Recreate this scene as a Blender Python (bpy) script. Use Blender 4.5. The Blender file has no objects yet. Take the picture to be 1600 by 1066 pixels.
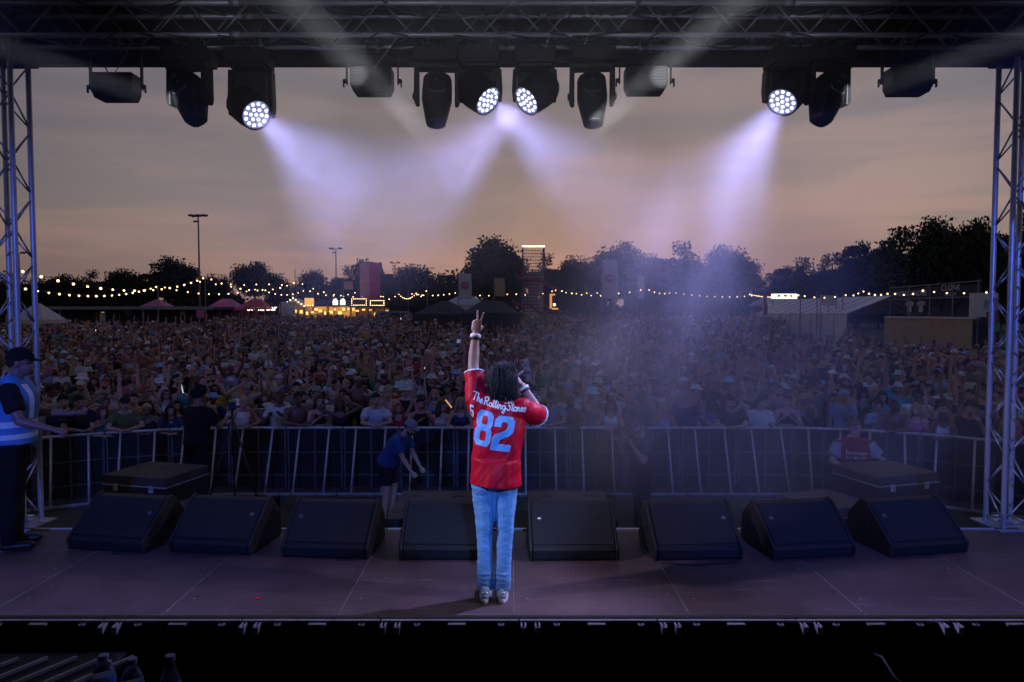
import bpy, bmesh, math, random
import numpy as np
from mathutils import Vector, Matrix, Euler, Quaternion
from mathutils.bvhtree import BVHTree
from mathutils import noise as mnoise

R = math.radians
random.seed(11)
SC = bpy.context.scene
COL = SC.collection

# ------------------------------------------------------------------ camera
CAM_Z = 3.37
STAGE_Z = 1.24
F_PX = 1067.0
PITCH = math.atan(45.0 / F_PX)
cam_data = bpy.data.cameras.new('camera')
cam_data.sensor_width = 36.0
cam_data.lens = 36.0 * F_PX / 1600.0
cam_data.clip_start = 0.05
cam_data.clip_end = 3000
cam = bpy.data.objects.new('camera', cam_data)
cam.location = (0, 0, CAM_Z)
cam.rotation_euler = (math.pi / 2 - PITCH, 0, 0)
COL.objects.link(cam)
SC.camera = cam


def at(px, py, Y):
    """world point seen at photograph pixel (px, py) at forward distance Y"""
    u = (px - 800.0) / F_PX
    v = (533.0 - py) / F_PX
    c, s = math.cos(PITCH), math.sin(PITCH)
    dy = c + v * s
    dz = -s + v * c
    return Vector((u * Y / dy, Y, CAM_Z + dz * Y / dy))


# ------------------------------------------------------------------ world: dusk sky
world = bpy.data.worlds.new('World')
SC.world = world
world.use_nodes = True
SUN_AZ = R(7.0)      # the sun has just set a little right of the centre line
wn = world.node_tree
wn.nodes.clear()


def N(tree, kind, **kw):
    n = tree.nodes.new(kind)
    for k, v in kw.items():
        setattr(n, k, v)
    return n


def build_world():
    L = wn.links.new
    out = N(wn, 'ShaderNodeOutputWorld')
    bg = N(wn, 'ShaderNodeBackground')
    sky = N(wn, 'ShaderNodeTexSky')
    sky.sky_type = 'NISHITA'
    sky.sun_disc = False
    sky.sun_elevation = R(0.5)
    sky.sun_rotation = SUN_AZ
    sky.altitude = 50
    sky.air_density = 1.0
    sky.dust_density = 4.0
    sky.ozone_density = 1.5
    tc = N(wn, 'ShaderNodeTexCoord')
    sep = N(wn, 'ShaderNodeSeparateXYZ')
    L(tc.outputs['Generated'], sep.inputs[0])
    # veil of dusk cloud: a mauve-grey layer whose colour follows the height above the horizon
    ramp = N(wn, 'ShaderNodeValToRGB')
    cr = ramp.color_ramp
    cr.elements[0].position = 0.0
    cr.elements[0].color = (0.140, 0.094, 0.090, 1)
    cr.elements[1].position = 1.0
    cr.elements[1].color = (0.072, 0.082, 0.150, 1)
    for p, c in ((0.06, (0.180, 0.120, 0.106)), (0.14, (0.160, 0.123, 0.116)), (0.30, (0.130, 0.112, 0.117)), (0.55, (0.086, 0.088, 0.125))):
        e = cr.elements.new(p)
        e.color = (*c, 1)
    L(sep.outputs['Z'], ramp.inputs[0])
    # brighter towards the sunset, darker away from it
    dot = N(wn, 'ShaderNodeVectorMath', operation='DOT_PRODUCT')
    dot.inputs[1].default_value = (math.sin(SUN_AZ), math.cos(SUN_AZ), 0.0)
    L(tc.outputs['Generated'], dot.inputs[0])
    az = N(wn, 'ShaderNodeMapRange')
    az.inputs['From Min'].default_value = 0.62
    az.inputs['From Max'].default_value = 1.0
    az.inputs['To Min'].default_value = 0.52
    az.inputs['To Max'].default_value = 1.12
    az.interpolation_type = 'SMOOTHSTEP'
    L(dot.outputs['Value'], az.inputs['Value'])
    # streaky cloud
    mp = N(wn, 'ShaderNodeMapping')
    mp.inputs['Scale'].default_value = (2.2, 2.2, 17.0)
    mp.inputs['Rotation'].default_value = (0, R(4), 0)
    L(tc.outputs['Generated'], mp.inputs[0])
    nz = N(wn, 'ShaderNodeTexNoise')
    nz.inputs['Scale'].default_value = 1.25
    nz.inputs['Detail'].default_value = 5.0
    nz.inputs['Roughness'].default_value = 0.55
    nz.inputs['Distortion'].default_value = 0.5
    L(mp.outputs[0], nz.inputs[0])
    cl = N(wn, 'ShaderNodeMapRange')
    cl.inputs['From Min'].default_value = 0.38
    cl.inputs['From Max'].default_value = 0.66
    cl.inputs['To Min'].default_value = 0.0
    cl.inputs['To Max'].default_value = 1.0
    cl.interpolation_type = 'SMOOTHSTEP'
    L(nz.outputs['Fac'], cl.inputs['Value'])
    tint = N(wn, 'ShaderNodeMix', data_type='RGBA', blend_type='MIX')
    tint.inputs['A'].default_value = (0.83, 0.86, 0.90, 1)
    tint.inputs['B'].default_value = (1.15, 1.04, 1.00, 1)
    L(cl.outputs[0], tint.inputs['Factor'])
    m1 = N(wn, 'ShaderNodeMix', data_type='RGBA', blend_type='MULTIPLY')
    m1.inputs['Factor'].default_value = 1.0
    L(ramp.outputs[0], m1.inputs['A'])
    L(tint.outputs['Result'], m1.inputs['B'])
    m2 = N(wn, 'ShaderNodeVectorMath', operation='SCALE')
    L(m1.outputs['Result'], m2.inputs[0])
    L(az.outputs[0], m2.inputs['Scale'])
    # away from the sunset the dusk sky turns blue-grey
    anti = N(wn, 'ShaderNodeMapRange')
    anti.inputs['From Min'].default_value = 0.93
    anti.inputs['From Max'].default_value = 0.1
    anti.interpolation_type = 'SMOOTHSTEP'
    L(dot.outputs['Value'], anti.inputs['Value'])
    atint = N(wn, 'ShaderNodeMix', data_type='RGBA', blend_type='MIX')
    atint.inputs['A'].default_value = (1, 1, 1, 1)
    atint.inputs['B'].default_value = (0.92, 1.02, 1.45, 1)
    L(anti.outputs[0], atint.inputs['Factor'])
    m3 = N(wn, 'ShaderNodeMix', data_type='RGBA', blend_type='MULTIPLY')
    m3.inputs['Factor'].default_value = 1.0
    L(m2.outputs[0], m3.inputs['A'])
    L(atint.outputs['Result'], m3.inputs['B'])
    # a share of the physical sky under it
    sk = N(wn, 'ShaderNodeVectorMath', operation='SCALE')
    sk.inputs['Scale'].default_value = 0.022
    L(sky.outputs[0], sk.inputs[0])
    add = N(wn, 'ShaderNodeVectorMath', operation='ADD')
    L(m3.outputs['Result'], add.inputs[0])
    L(sk.outputs[0], add.inputs[1])
    L(add.outputs[0], bg.inputs['Color'])
    bg.inputs['Strength'].default_value = SKY_STRENGTH
    L(bg.outputs[0], out.inputs['Surface'])


SKY_STRENGTH = 1.75
build_world()
SC.view_settings.view_transform = 'Standard'
SC.view_settings.look = 'None'
SC.view_settings.exposure = 0.0
SC.view_settings.gamma = 1.0
SC.view_settings.use_curve_mapping = False
SC.cycles.max_bounces = 4
SC.cycles.diffuse_bounces = 1
SC.cycles.glossy_bounces = 1
SC.cycles.transmission_bounces = 4
SC.cycles.transparent_max_bounces = 8
SC.cycles.volume_bounces = 0
SC.cycles.volume_step_rate = 4.0
SC.cycles.volume_max_steps = 32
SC.cycles.use_denoising = True
SC.cycles.sample_clamp_indirect = 4.0
SC.cycles.sample_clamp_direct = 0.0


# ------------------------------------------------------------------ materials
def principled(name):
    m = bpy.data.materials.new(name)
    m.use_nodes = True
    t = m.node_tree
    return m, t, t.nodes['Principled BSDF']


def mat(name, col, rough=0.6, metal=0.0, var=0.25, scale=6.0, bump=0.0, bscale=40.0, spec=0.5, objcol=False):
    """procedural surface: base colour broken up by two noises, roughness variation, fine bump"""
    m, t, b = principled(name)
    L = t.links.new
    tc = N(t, 'ShaderNodeTexCoord')
    n1 = N(t, 'ShaderNodeTexNoise')
    n1.inputs['Scale'].default_value = scale
    n1.inputs['Detail'].default_value = 4
    L(tc.outputs['Object'], n1.inputs[0])
    mr = N(t, 'ShaderNodeMapRange')
    mr.inputs['From Min'].default_value = 0.3
    mr.inputs['From Max'].default_value = 0.7
    mr.inputs['To Min'].default_value = 1 - var
    mr.inputs['To Max'].default_value = 1 + var
    L(n1.outputs['Fac'], mr.inputs['Value'])
    sc = N(t, 'ShaderNodeVectorMath', operation='SCALE')
    if objcol:
        oi = N(t, 'ShaderNodeObjectInfo')
        L(oi.outputs['Color'], sc.inputs[0])
    else:
        sc.inputs[0].default_value = col[:3]
    L(mr.outputs[0], sc.inputs['Scale'])
    L(sc.outputs[0], b.inputs['Base Color'])
    b.inputs['Roughness'].default_value = rough
    b.inputs['Metallic'].default_value = metal
    b.inputs['Specular IOR Level'].default_value = spec
    if bump > 0:
        n2 = N(t, 'ShaderNodeTexNoise')
        n2.inputs['Scale'].default_value = bscale
        n2.inputs['Detail'].default_value = 3
        L(tc.outputs['Object'], n2.inputs[0])
        bp = N(t, 'ShaderNodeBump')
        bp.inputs['Strength'].default_value = bump
        bp.inputs['Distance'].default_value = 0.02
        L(n2.outputs['Fac'], bp.inputs['Height'])
        L(bp.outputs[0], b.inputs['Normal'])
    return m


def glow(name, col, strength):
    m = bpy.data.materials.new(name)
    m.use_nodes = True
    t = m.node_tree
    t.nodes.clear()
    o = N(t, 'ShaderNodeOutputMaterial')
    e = N(t, 'ShaderNodeEmission')
    e.inputs['Color'].default_value = (*col, 1)
    e.inputs['Strength'].default_value = strength
    t.links.new(e.outputs[0], o.inputs['Surface'])
    m.cycles.emission_sampling = 'NONE' if strength < 30 else 'AUTO'
    return m


M = {}
M['alu'] = mat('aluminium', (0.46, 0.47, 0.49), 0.45, 0.45, 0.15, 9, 0.08, 60)
M['alu_dull'] = mat('dull_aluminium', (0.36, 0.37, 0.39), 0.55, 0.4, 0.25, 7, 0.1, 50)
M['steel'] = mat('galvanised_steel', (0.33, 0.34, 0.36), 0.45, 0.75, 0.25, 12)
M['black'] = mat('black_paint', (0.012, 0.012, 0.014), 0.5, 0, 0.3, 10, 0.1, 120)
M['black_matt'] = mat('black_fabric', (0.010, 0.010, 0.012), 0.95, 0, 0.4, 3, 0.15, 60, spec=0.1)
M['roof'] = mat('roof_sheet', (0.012, 0.012, 0.014), 0.7, 0, 0.4, 1.5, 0.1, 12, spec=0.3)
M['fixture'] = mat('lamp_housing', (0.010, 0.010, 0.012), 0.5, 0, 0.3, 14, 0.06, 90)
M['grille'] = mat('speaker_grille', (0.014, 0.015, 0.020), 0.6, 0.2, 0.25, 60, 0.5, 420)
M['cab'] = mat('speaker_cabinet', (0.010, 0.010, 0.012), 0.55, 0, 0.3, 20, 0.35, 260)
M['ply'] = mat('sub_top_board', (0.05, 0.038, 0.032), 0.75, 0, 0.35, 4, 0.1, 60)
M['badge'] = mat('badge_silver', (0.65, 0.65, 0.68), 0.3, 0.9, 0.05)
M['cable'] = mat('black_cable', (0.01, 0.01, 0.011), 0.55, 0, 0.1)
M['rubber'] = mat('rubber', (0.012, 0.012, 0.012), 0.8, 0, 0.2)
M['white_plastic'] = mat('white_plastic', (0.62, 0.62, 0.62), 0.5, 0, 0.05)


# ------------------------------------------------------------------ mesh helpers
class MB:
    def __init__(self):
        self.v = []
        self.f = []

    def add(self, vs, fs):
        o = len(self.v)
        self.v += [tuple(p) for p in vs]
        self.f += [tuple(i + o for i in f) for f in fs]
        return self

    def box(self, x0, x1, y0, y1, z0, z1, m=None):
        vs = [(x0, y0, z0), (x1, y0, z0), (x1, y1, z0), (x0, y1, z0), (x0, y0, z1), (x1, y0, z1), (x1, y1, z1), (x0, y1, z1)]
        if m is not None:
            vs = [m @ Vector(p) for p in vs]
        return self.add(vs, [(0, 3, 2, 1), (4, 5, 6, 7), (0, 1, 5, 4), (1, 2, 6, 5), (2, 3, 7, 6), (3, 0, 4, 7)])

    def cbox(self, c, s, m=None):
        return self.box(c[0] - s[0] / 2, c[0] + s[0] / 2, c[1] - s[1] / 2, c[1] + s[1] / 2, c[2] - s[2] / 2, c[2] + s[2] / 2, m)

    def tube(self, pts, r, n=8, cap=True, r2=None):
        pts = [Vector(p) for p in pts]
        k = len(pts)
        rs = r if isinstance(r, (list, tuple)) else [r + ((r2 - r) * i / (k - 1) if r2 is not None else 0) for i in range(k)]
        rings = []
        up = None
        for i, p in enumerate(pts):
            d = (pts[min(i + 1, k - 1)] - pts[max(i - 1, 0)])
            if d.length < 1e-9:
                d = Vector((0, 0, 1))
            d.normalize()
            if up is None:
                up = Vector((0, 0, 1)) if abs(d.z) < 0.9 else Vector((1, 0, 0))
            a = d.cross(up)
            if a.length < 1e-6:
                a = d.cross(Vector((0, 1, 0.1)))
            a.normalize()
            b = a.cross(d).normalized()
            up = b
            rings.append([p + (a * math.cos(2 * math.pi * j / n) + b * math.sin(2 * math.pi * j / n)) * rs[i] for j in range(n)])
        vs = [q for ring in rings for q in ring]
        fs = []
        for i in range(k - 1):
            for j in range(n):
                a0, a1 = i * n + j, i * n + (j + 1) % n
                fs.append((a0, a0 + n, a1 + n, a1))
        if cap:
            fs.append(tuple(range(n)))
            fs.append(tuple(range((k - 1) * n, k * n))[::-1])
        return self.add(vs, fs)

    def lathe(self, prof, n=20, m=None, axis='Z'):
        """prof: list of (radius, height)"""
        vs, fs = [], []
        for r, h in prof:
            for j in range(n):
                a = 2 * math.pi * j / n
                p = Vector((r * math.cos(a), r * math.sin(a), h))
                vs.append(m @ p if m is not None else p)
        for i in range(len(prof) - 1):
            for j in range(n):
                a0, a1 = i * n + j, i * n + (j + 1) % n
                fs.append((a0, a1, a1 + n, a0 + n))
        fs.append(tuple(range(n))[::-1])
        fs.append(tuple(range((len(prof) - 1) * n, len(prof) * n)))
        return self.add(vs, fs)

    def sphere(self, c, r, n=10, k=6, m=None):
        r = r if isinstance(r, (tuple, list, Vector)) else (r, r, r)
        vs = [(c[0], c[1], c[2] - r[2])]
        for i in range(1, k):
            t = math.pi * i / k
            for j in range(n):
                a = 2 * math.pi * j / n
                vs.append((c[0] + r[0] * math.sin(t) * math.cos(a), c[1] + r[1] * math.sin(t) * math.sin(a), c[2] - r[2] * math.cos(t)))
        vs.append((c[0], c[1], c[2] + r[2]))
        fs = [(0, 1 + (j + 1) % n, 1 + j) for j in range(n)]
        for i in range(k - 2):
            for j in range(n):
                a0, a1 = 1 + i * n + j, 1 + i * n + (j + 1) % n
                fs.append((a0, a1, a1 + n, a0 + n))
        b = 1 + (k - 2) * n
        top = len(vs) - 1
        fs += [(b + j, b + (j + 1) % n, top) for j in range(n)]
        if m is not None:
            vs = [m @ Vector(p) for p in vs]
        return self.add(vs, fs)

    def prism(self, poly, h0, h1, m=None):
        """extrude polygon in XY between heights h0 and h1"""
        n = len(poly)
        vs = [Vector((p[0], p[1], h0)) for p in poly] + [Vector((p[0], p[1], h1)) for p in poly]
        if m is not None:
            vs = [m @ p for p in vs]
        fs = [tuple(range(n))[::-1], tuple(range(n, 2 * n))]
        fs += [(i, (i + 1) % n, n + (i + 1) % n, n + i) for i in range(n)]
        return self.add(vs, fs)

    def mesh(self, name, material=None, smooth=False):
        me = bpy.data.meshes.new(name)
        me.from_pydata(self.v, [], self.f)
        me.validate()
        if material is not None:
            me.materials.append(M[material] if isinstance(material, str) else material)
        if smooth:
            me.shade_smooth()
        return me

    def build(self, name, material, parent=None, loc=None, rot=None, smooth=False, bevel=0.0):
        o = bpy.data.objects.new(name, self.mesh(name, material, smooth))
        return place(o, parent, loc, rot, bevel)


def place(o, parent=None, loc=None, rot=None, bevel=0.0):
    COL.objects.link(o)
    if loc is not None:
        o.location = loc
    if rot is not None:
        o.rotation_euler = rot
    if parent is not None:
        o.parent = parent
    if bevel > 0:
        bm = o.modifiers.new('bevel', 'BEVEL')
        bm.width = bevel
        bm.segments = 2
        bm.limit_method = 'ANGLE'
    return o


def inst(me, name, parent=None, loc=None, rot=None, scale=None):
    o = bpy.data.objects.new(name, me)
    place(o, parent, loc, rot)
    if scale is not None:
        o.scale = scale if isinstance(scale, (tuple, list, Vector)) else (scale,) * 3
    return o


def tag(o, label, cat, group=None, kind=None):
    if label:
        o['label'] = label
    if cat:
        o['category'] = cat
    if group:
        o['group'] = group
    if kind:
        o['kind'] = kind
    return o


def empty(name, loc, rz=0.0, label=None, cat=None, group=None):
    o = bpy.data.objects.new(name, None)
    o.empty_display_size = 0.1
    COL.objects.link(o)
    o.location = loc
    o.rotation_euler = (0, 0, rz)
    tag(o, label, cat, group)
    return o


def structure(o):
    o['kind'] = 'structure'
    return o


def bar_matrix(p0, p1):
    """matrix that maps the unit z segment onto p0-p1 (z scaled)"""
    p0, p1 = Vector(p0), Vector(p1)
    d = p1 - p0
    q = d.to_track_quat('Z', 'Y')
    return Matrix.Translation(p0) @ q.to_matrix().to_4x4() @ Matrix.Diagonal((1, 1, d.length, 1))


_unit_tubes = {}


def bar(name, p0, p1, r, material, parent=None, n=8):
    """a straight round bar as an object of its own, mesh shared between bars of one thickness"""
    key = (r, material, n)
    if key not in _unit_tubes:
        mb = MB()
        mb.tube([(0, 0, 0), (0, 0, 1)], r, n)
        _unit_tubes[key] = mb.mesh('round_bar', material, True)
    o = bpy.data.objects.new(name, _unit_tubes[key])
    COL.objects.link(o)
    if parent is not None:
        o.parent = parent
    o.matrix_local = bar_matrix(p0, p1)
    return o

# ================================================================== ground and stage
def grass_material():
    m, t, b = principled('trampled_grass')
    L = t.links.new
    tc = N(t, 'ShaderNodeTexCoord')
    n1 = N(t, 'ShaderNodeTexNoise')
    n1.inputs['Scale'].default_value = 0.35
    n1.inputs['Detail'].default_value = 8
    L(tc.outputs['Object'], n1.inputs[0])
    cr = N(t, 'ShaderNodeValToRGB')
    cr.color_ramp.elements[0].position = 0.35
    cr.color_ramp.elements[0].color = (0.035, 0.045, 0.018, 1)
    cr.color_ramp.elements[1].position = 0.7
    cr.color_ramp.elements[1].color = (0.10, 0.085, 0.05, 1)
    L(n1.outputs['Fac'], cr.inputs[0])
    L(cr.outputs[0], b.inputs['Base Color'])
    b.inputs['Roughness'].default_value = 0.95
    n2 = N(t, 'ShaderNodeTexNoise')
    n2.inputs['Scale'].default_value = 18
    n2.inputs['Detail'].default_value = 4
    L(tc.outputs['Object'], n2.inputs[0])
    bp = N(t, 'ShaderNodeBump')
    bp.inputs['Strength'].default_value = 0.6
    L(n2.outputs['Fac'], bp.inputs['Height'])
    L(bp.outputs[0], b.inputs['Normal'])
    return m


M['grass'] = grass_material()
g = MB()


def gz(y):
    """the field rises gently away from the stage"""
    t = min(1.0, max(0.0, (y - 15.0) / 52.0))
    return 1.35 * t * t * (3 - 2 * t)


xs = np.linspace(-1200, 1200, 31)
ys = np.concatenate([np.linspace(-60, 14, 6), np.linspace(15, 70, 45), np.linspace(80, 1800, 25)])
vs = [(x, y, gz(y)) for y in ys for x in xs]
fs = [(j * 31 + i, j * 31 + i + 1, (j + 1) * 31 + i + 1, (j + 1) * 31 + i) for j in range(len(ys) - 1) for i in range(30)]
g.add(vs, fs)
structure(g.build('ground', 'grass'))


def deck_material():
    m, t, b = principled('deck_board')
    L = t.links.new
    tc = N(t, 'ShaderNodeTexCoord')
    oi = N(t, 'ShaderNodeObjectInfo')
    off = N(t, 'ShaderNodeVectorMath', operation='ADD')
    L(tc.outputs['Object'], off.inputs[0])
    sc = N(t, 'ShaderNodeVectorMath', operation='SCALE')
    sc.inputs[0].default_value = (37.0, 21.0, 11.0)
    L(oi.outputs['Random'], sc.inputs['Scale'])
    L(sc.outputs[0], off.inputs[1])
    n1 = N(t, 'ShaderNodeTexNoise')
    n1.inputs['Scale'].default_value = 2.2
    n1.inputs['Detail'].default_value = 7
    n1.inputs['Roughness'].default_value = 0.65
    L(off.outputs[0], n1.inputs[0])
    cr = N(t, 'ShaderNodeValToRGB')
    cr.color_ramp.elements[0].position = 0.3
    cr.color_ramp.elements[0].color = (0.055, 0.031, 0.033, 1)
    cr.color_ramp.elements[1].position = 0.72
    cr.color_ramp.elements[1].color = (0.118, 0.070, 0.073, 1)
    L(n1.outputs['Fac'], cr.inputs[0])
    # pale scuffs and specks
    n2 = N(t, 'ShaderNodeTexVoronoi')
    n2.inputs['Scale'].default_value = 9.0
    L(off.outputs[0], n2.inputs[0])
    sp = N(t, 'ShaderNodeMath', operation='LESS_THAN')
    sp.inputs[1].default_value = 0.05
    L(n2.outputs['Distance'], sp.inputs[0])
    rnd = N(t, 'ShaderNodeSeparateColor')
    L(n2.outputs['Color'], rnd.inputs[0])
    few = N(t, 'ShaderNodeMath', operation='GREATER_THAN')
    few.inputs[1].default_value = 0.86
    L(rnd.outputs[0], few.inputs[0])
    both = N(t, 'ShaderNodeMath', operation='MULTIPLY')
    L(sp.outputs[0], both.inputs[0])
    L(few.outputs[0], both.inputs[1])
    mx = N(t, 'ShaderNodeMix', data_type='RGBA')
    mx.inputs['B'].default_value = (0.5, 0.48, 0.5, 1)
    L(both.outputs[0], mx.inputs['Factor'])
    L(cr.outputs[0], mx.inputs['A'])
    # long scuff marks
    mp = N(t, 'ShaderNodeMapping')
    mp.inputs['Scale'].default_value = (1.1, 26.0, 1.0)
    mp.inputs['Rotation'].default_value = (0, 0, 0.6)
    L(off.outputs[0], mp.inputs[0])
    n4 = N(t, 'ShaderNodeTexNoise')
    n4.inputs['Scale'].default_value = 1.6
    n4.inputs['Detail'].default_value = 5
    L(mp.outputs[0], n4.inputs[0])
    sm_ = N(t, 'ShaderNodeMapRange')
    sm_.inputs['From Min'].default_value = 0.62
    sm_.inputs['From Max'].default_value = 0.74
    sm_.inputs['To Max'].default_value = 0.45
    L(n4.outputs['Fac'], sm_.inputs['Value'])
    mx2 = N(t, 'ShaderNodeMix', data_type='RGBA')
    mx2.inputs['B'].default_value = (0.26, 0.20, 0.20, 1)
    L(sm_.outputs[0], mx2.inputs['Factor'])
    L(mx.outputs['Result'], mx2.inputs['A'])
    L(mx2.outputs['Result'], b.inputs['Base Color'])
    b.inputs['Roughness'].default_value = 0.62
    n3 = N(t, 'ShaderNodeTexNoise')
    n3.inputs['Scale'].default_value = 140
    L(tc.outputs['Object'], n3.inputs[0])
    bp = N(t, 'ShaderNodeBump')
    bp.inputs['Strength'].default_value = 0.25
    bp.inputs['Distance'].default_value = 0.004
    L(n3.outputs['Fac'], bp.inputs['Height'])
    L(bp.outputs[0], b.inputs['Normal'])
    return m


M['deck'] = deck_material()
M['seam'] = mat('worn_seam', (0.20, 0.19, 0.20), 0.6, 0.2, 0.5, 12)
stage = structure(MB().box(-5.25, 5.25, -3.3, 6.60, 0.0, STAGE_Z - 0.03).build('stage_floor', 'black_matt'))
pm = MB().box(-0.614, 0.614, -1.218, 1.218, -0.028, 0.0).mesh('deck_panel', 'deck')
sm = MB().box(-0.0035, 0.0035, -1.218, 1.218, -0.02, 0.0006).mesh('seam_strip', 'seam')
for k in range(-4, 4):
    for yc in (5.37, 2.93, 0.49, -1.95):
        inst(pm, 'deck_panel', stage, (0.014 + 1.24 * (k + 0.5), yc, STAGE_Z))
        if yc > 5:
            inst(sm, 'seam_strip', stage, (0.014 + 1.24 * k, yc, STAGE_Z))
for k in range(-4, 4):
    MB().box(0, 1.225, -0.03, 0.0, -0.05, 0.012).build('edge_profile', 'alu', stage, (0.02 + 1.24 * k, 6.632, STAGE_Z))
    for (dx, dy) in ((0.1, 6.45), (0.1, 5.0), (1.14, 5.6)):
        MB().lathe([(0.006, 0), (0.006, 0.0012), (0.003, 0.0016)], 8).build('screw_head', 'alu', stage, (0.014 + 1.24 * k + dx, dy, STAGE_Z))

# a scrap of red plastic on the boards
_p = at(402, 937, 5.0)
_k = (CAM_Z - STAGE_Z) / (CAM_Z - _p.z)
tag(MB().add([(0, 0, 0.001), (0.05, 0.008, 0.004), (0.062, 0.022, 0.002), (0.02, 0.026, 0.012)], [(0, 1, 2, 3)]).build(
    'plastic_scrap', mat('red_plastic', (0.75, 0.03, 0.04), 0.4), None, (_p.x * _k - 0.03, _p.y * _k, STAGE_Z + 0.001)),
    'small red plastic scrap lying on the stage boards', 'litter')

# ================================================================== towers, truss, roof
def zigzag(parent, a0, a1, b0, b1, step, r=0.0085, material='alu', phase=0):
    """braces zigzagging between chord a (a0-a1) and chord b (b0-b1)"""
    a0, a1, b0, b1 = map(Vector, (a0, a1, b0, b1))
    n = max(2, int(round((a1 - a0).length / step)))
    for i in range(n):
        t0, t1 = (i + 0.06) / n, (i + 0.94) / n
        if (i + phase) % 2 == 0:
            bar('brace', a0.lerp(a1, t0), b0.lerp(b1, t1), r, material, parent, 6)
        else:
            bar('brace', b0.lerp(b1, t0), a0.lerp(a1, t1), r, material, parent, 6)


def truss_tower(x, label):
    t = empty('truss_tower', (x, 6.75, STAGE_Z), 0, label, 'truss tower', 'aluminium towers at the stage front')
    h, H = 0.125, 4.95
    cs = [(-h, -h), (h, -h), (h, h), (-h, h)]
    for (cx, cy) in cs:
        bar('chord', (cx, cy, 0.012), (cx, cy, H), 0.025, 'alu', t, 12)
    for i in range(4):
        (ax, ay), (bx, by) = cs[i], cs[(i + 1) % 4]
        zigzag(t, (ax, ay, 0.05), (ax, ay, H - 0.05), (bx, by, 0.05), (bx, by, H - 0.05), 0.33, phase=i % 2)
        bar('end_bar', (ax, ay, 0.06), (bx, by, 0.06), 0.0125, 'alu', t, 8)
        bar('end_bar', (ax, ay, H - 0.04), (bx, by, H - 0.04), 0.0125, 'alu', t, 8)
    MB().box(-0.22, 0.22, -0.22, 0.22, 0.0, 0.012).build('base_plate', 'alu_dull', t)
    s = MB()
    s.box(-0.19, 0.19, -0.19, -0.165, 4.56, 5.08).box(-0.19, 0.19, 0.165, 0.19, 4.56, 5.08)
    s.box(-0.19, -0.165, -0.165, 0.165, 4.56, 5.08).box(0.165, 0.19, -0.165, 0.165, 4.56, 5.08)
    s.build('sleeve_block', 'black', t, bevel=0.004)
    for zz in (4.62, 5.02):
        for xx in (-0.13, 0.13):
            MB().lathe([(0.018, 0), (0.018, 0.02), (0.01, 0.03)], 8, Matrix.Rotation(R(90), 4, 'X')).build('bolt', 'alu', t, (xx, -0.19, zz))
    return t


truss_tower(-4.92, 'aluminium lattice tower behind the steward in the blue vest')
truss_tower(4.95, 'aluminium lattice tower beside the barrier, opposite side to the steward')

TZ = CAM_Z + 2.55
tr = empty('front_truss', (0, 6.545, TZ), 0, 'long aluminium box truss carrying the stage lamps across the stage front', 'truss')
h = 0.145
for (cy, cz) in ((-h, 0), (h, 0), (-h, 0.29), (h, 0.29)):
    for k in range(4):
        bar('chord', (-5.1 + 2.55 * k + 0.004, cy, cz), (-5.1 + 2.55 * (k + 1) - 0.004, cy, cz), 0.025, 'alu', tr, 14)
        if k:
            mb = MB()
            mb.tube([(-0.045, 0, 0), (0.045, 0, 0)], 0.031, 12)
            mb.build('coupler', 'alu_dull', tr, (-5.1 + 2.55 * k, cy, cz), smooth=True)
zigzag(tr, (-5.1, -h, 0), (5.1, -h, 0), (-5.1, h, 0), (5.1, h, 0), 0.30, 0.009)
zigzag(tr, (-5.1, -h, 0.29), (5.1, -h, 0.29), (-5.1, h, 0.29), (5.1, h, 0.29), 0.30, 0.009, phase=1)
zigzag(tr, (-5.1, -h, 0), (5.1, -h, 0), (-5.1, -h, 0.29), (5.1, -h, 0.29), 0.30, 0.009)
zigzag(tr, (-5.1, h, 0), (5.1, h, 0), (-5.1, h, 0.29), (5.1, h, 0.29), 0.30, 0.009, phase=1)

# cables lashed along the truss
random.seed(5)
for i in range(26):
    x0 = random.uniform(-4.6, 4.3)
    ln = random.uniform(0.5, 1.9)
    y0 = random.choice((-h, h, 0.0)) + random.uniform(-0.03, 0.03)
    z0 = random.choice((0.03, 0.035, 0.3)) + random.uniform(0, 0.02)
    pts = []
    sag = random.uniform(0.03, 0.12)
    for q in range(11):
        t = q / 10
        pts.append((x0 + ln * t, y0 + 0.03 * math.sin(7 * t + i) + (0.1 * t if i % 3 == 0 else 0), z0 - sag * 4 * t * (1 - t) + 0.008 * math.sin(19 * t)))
    mb = MB()
    mb.tube(pts, random.choice((0.005, 0.007, 0.009)), 6)
    mb.build('cable', 'cable', tr, smooth=True)

fb = MB().box(-5.3, 5.3, 6.90, 7.02, CAM_Z + 2.47, 6.44)
tag(fb.build('fascia_beam', 'black', bevel=0.01), 'long black fascia beam along the front edge of the stage roof', 'beam')

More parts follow.
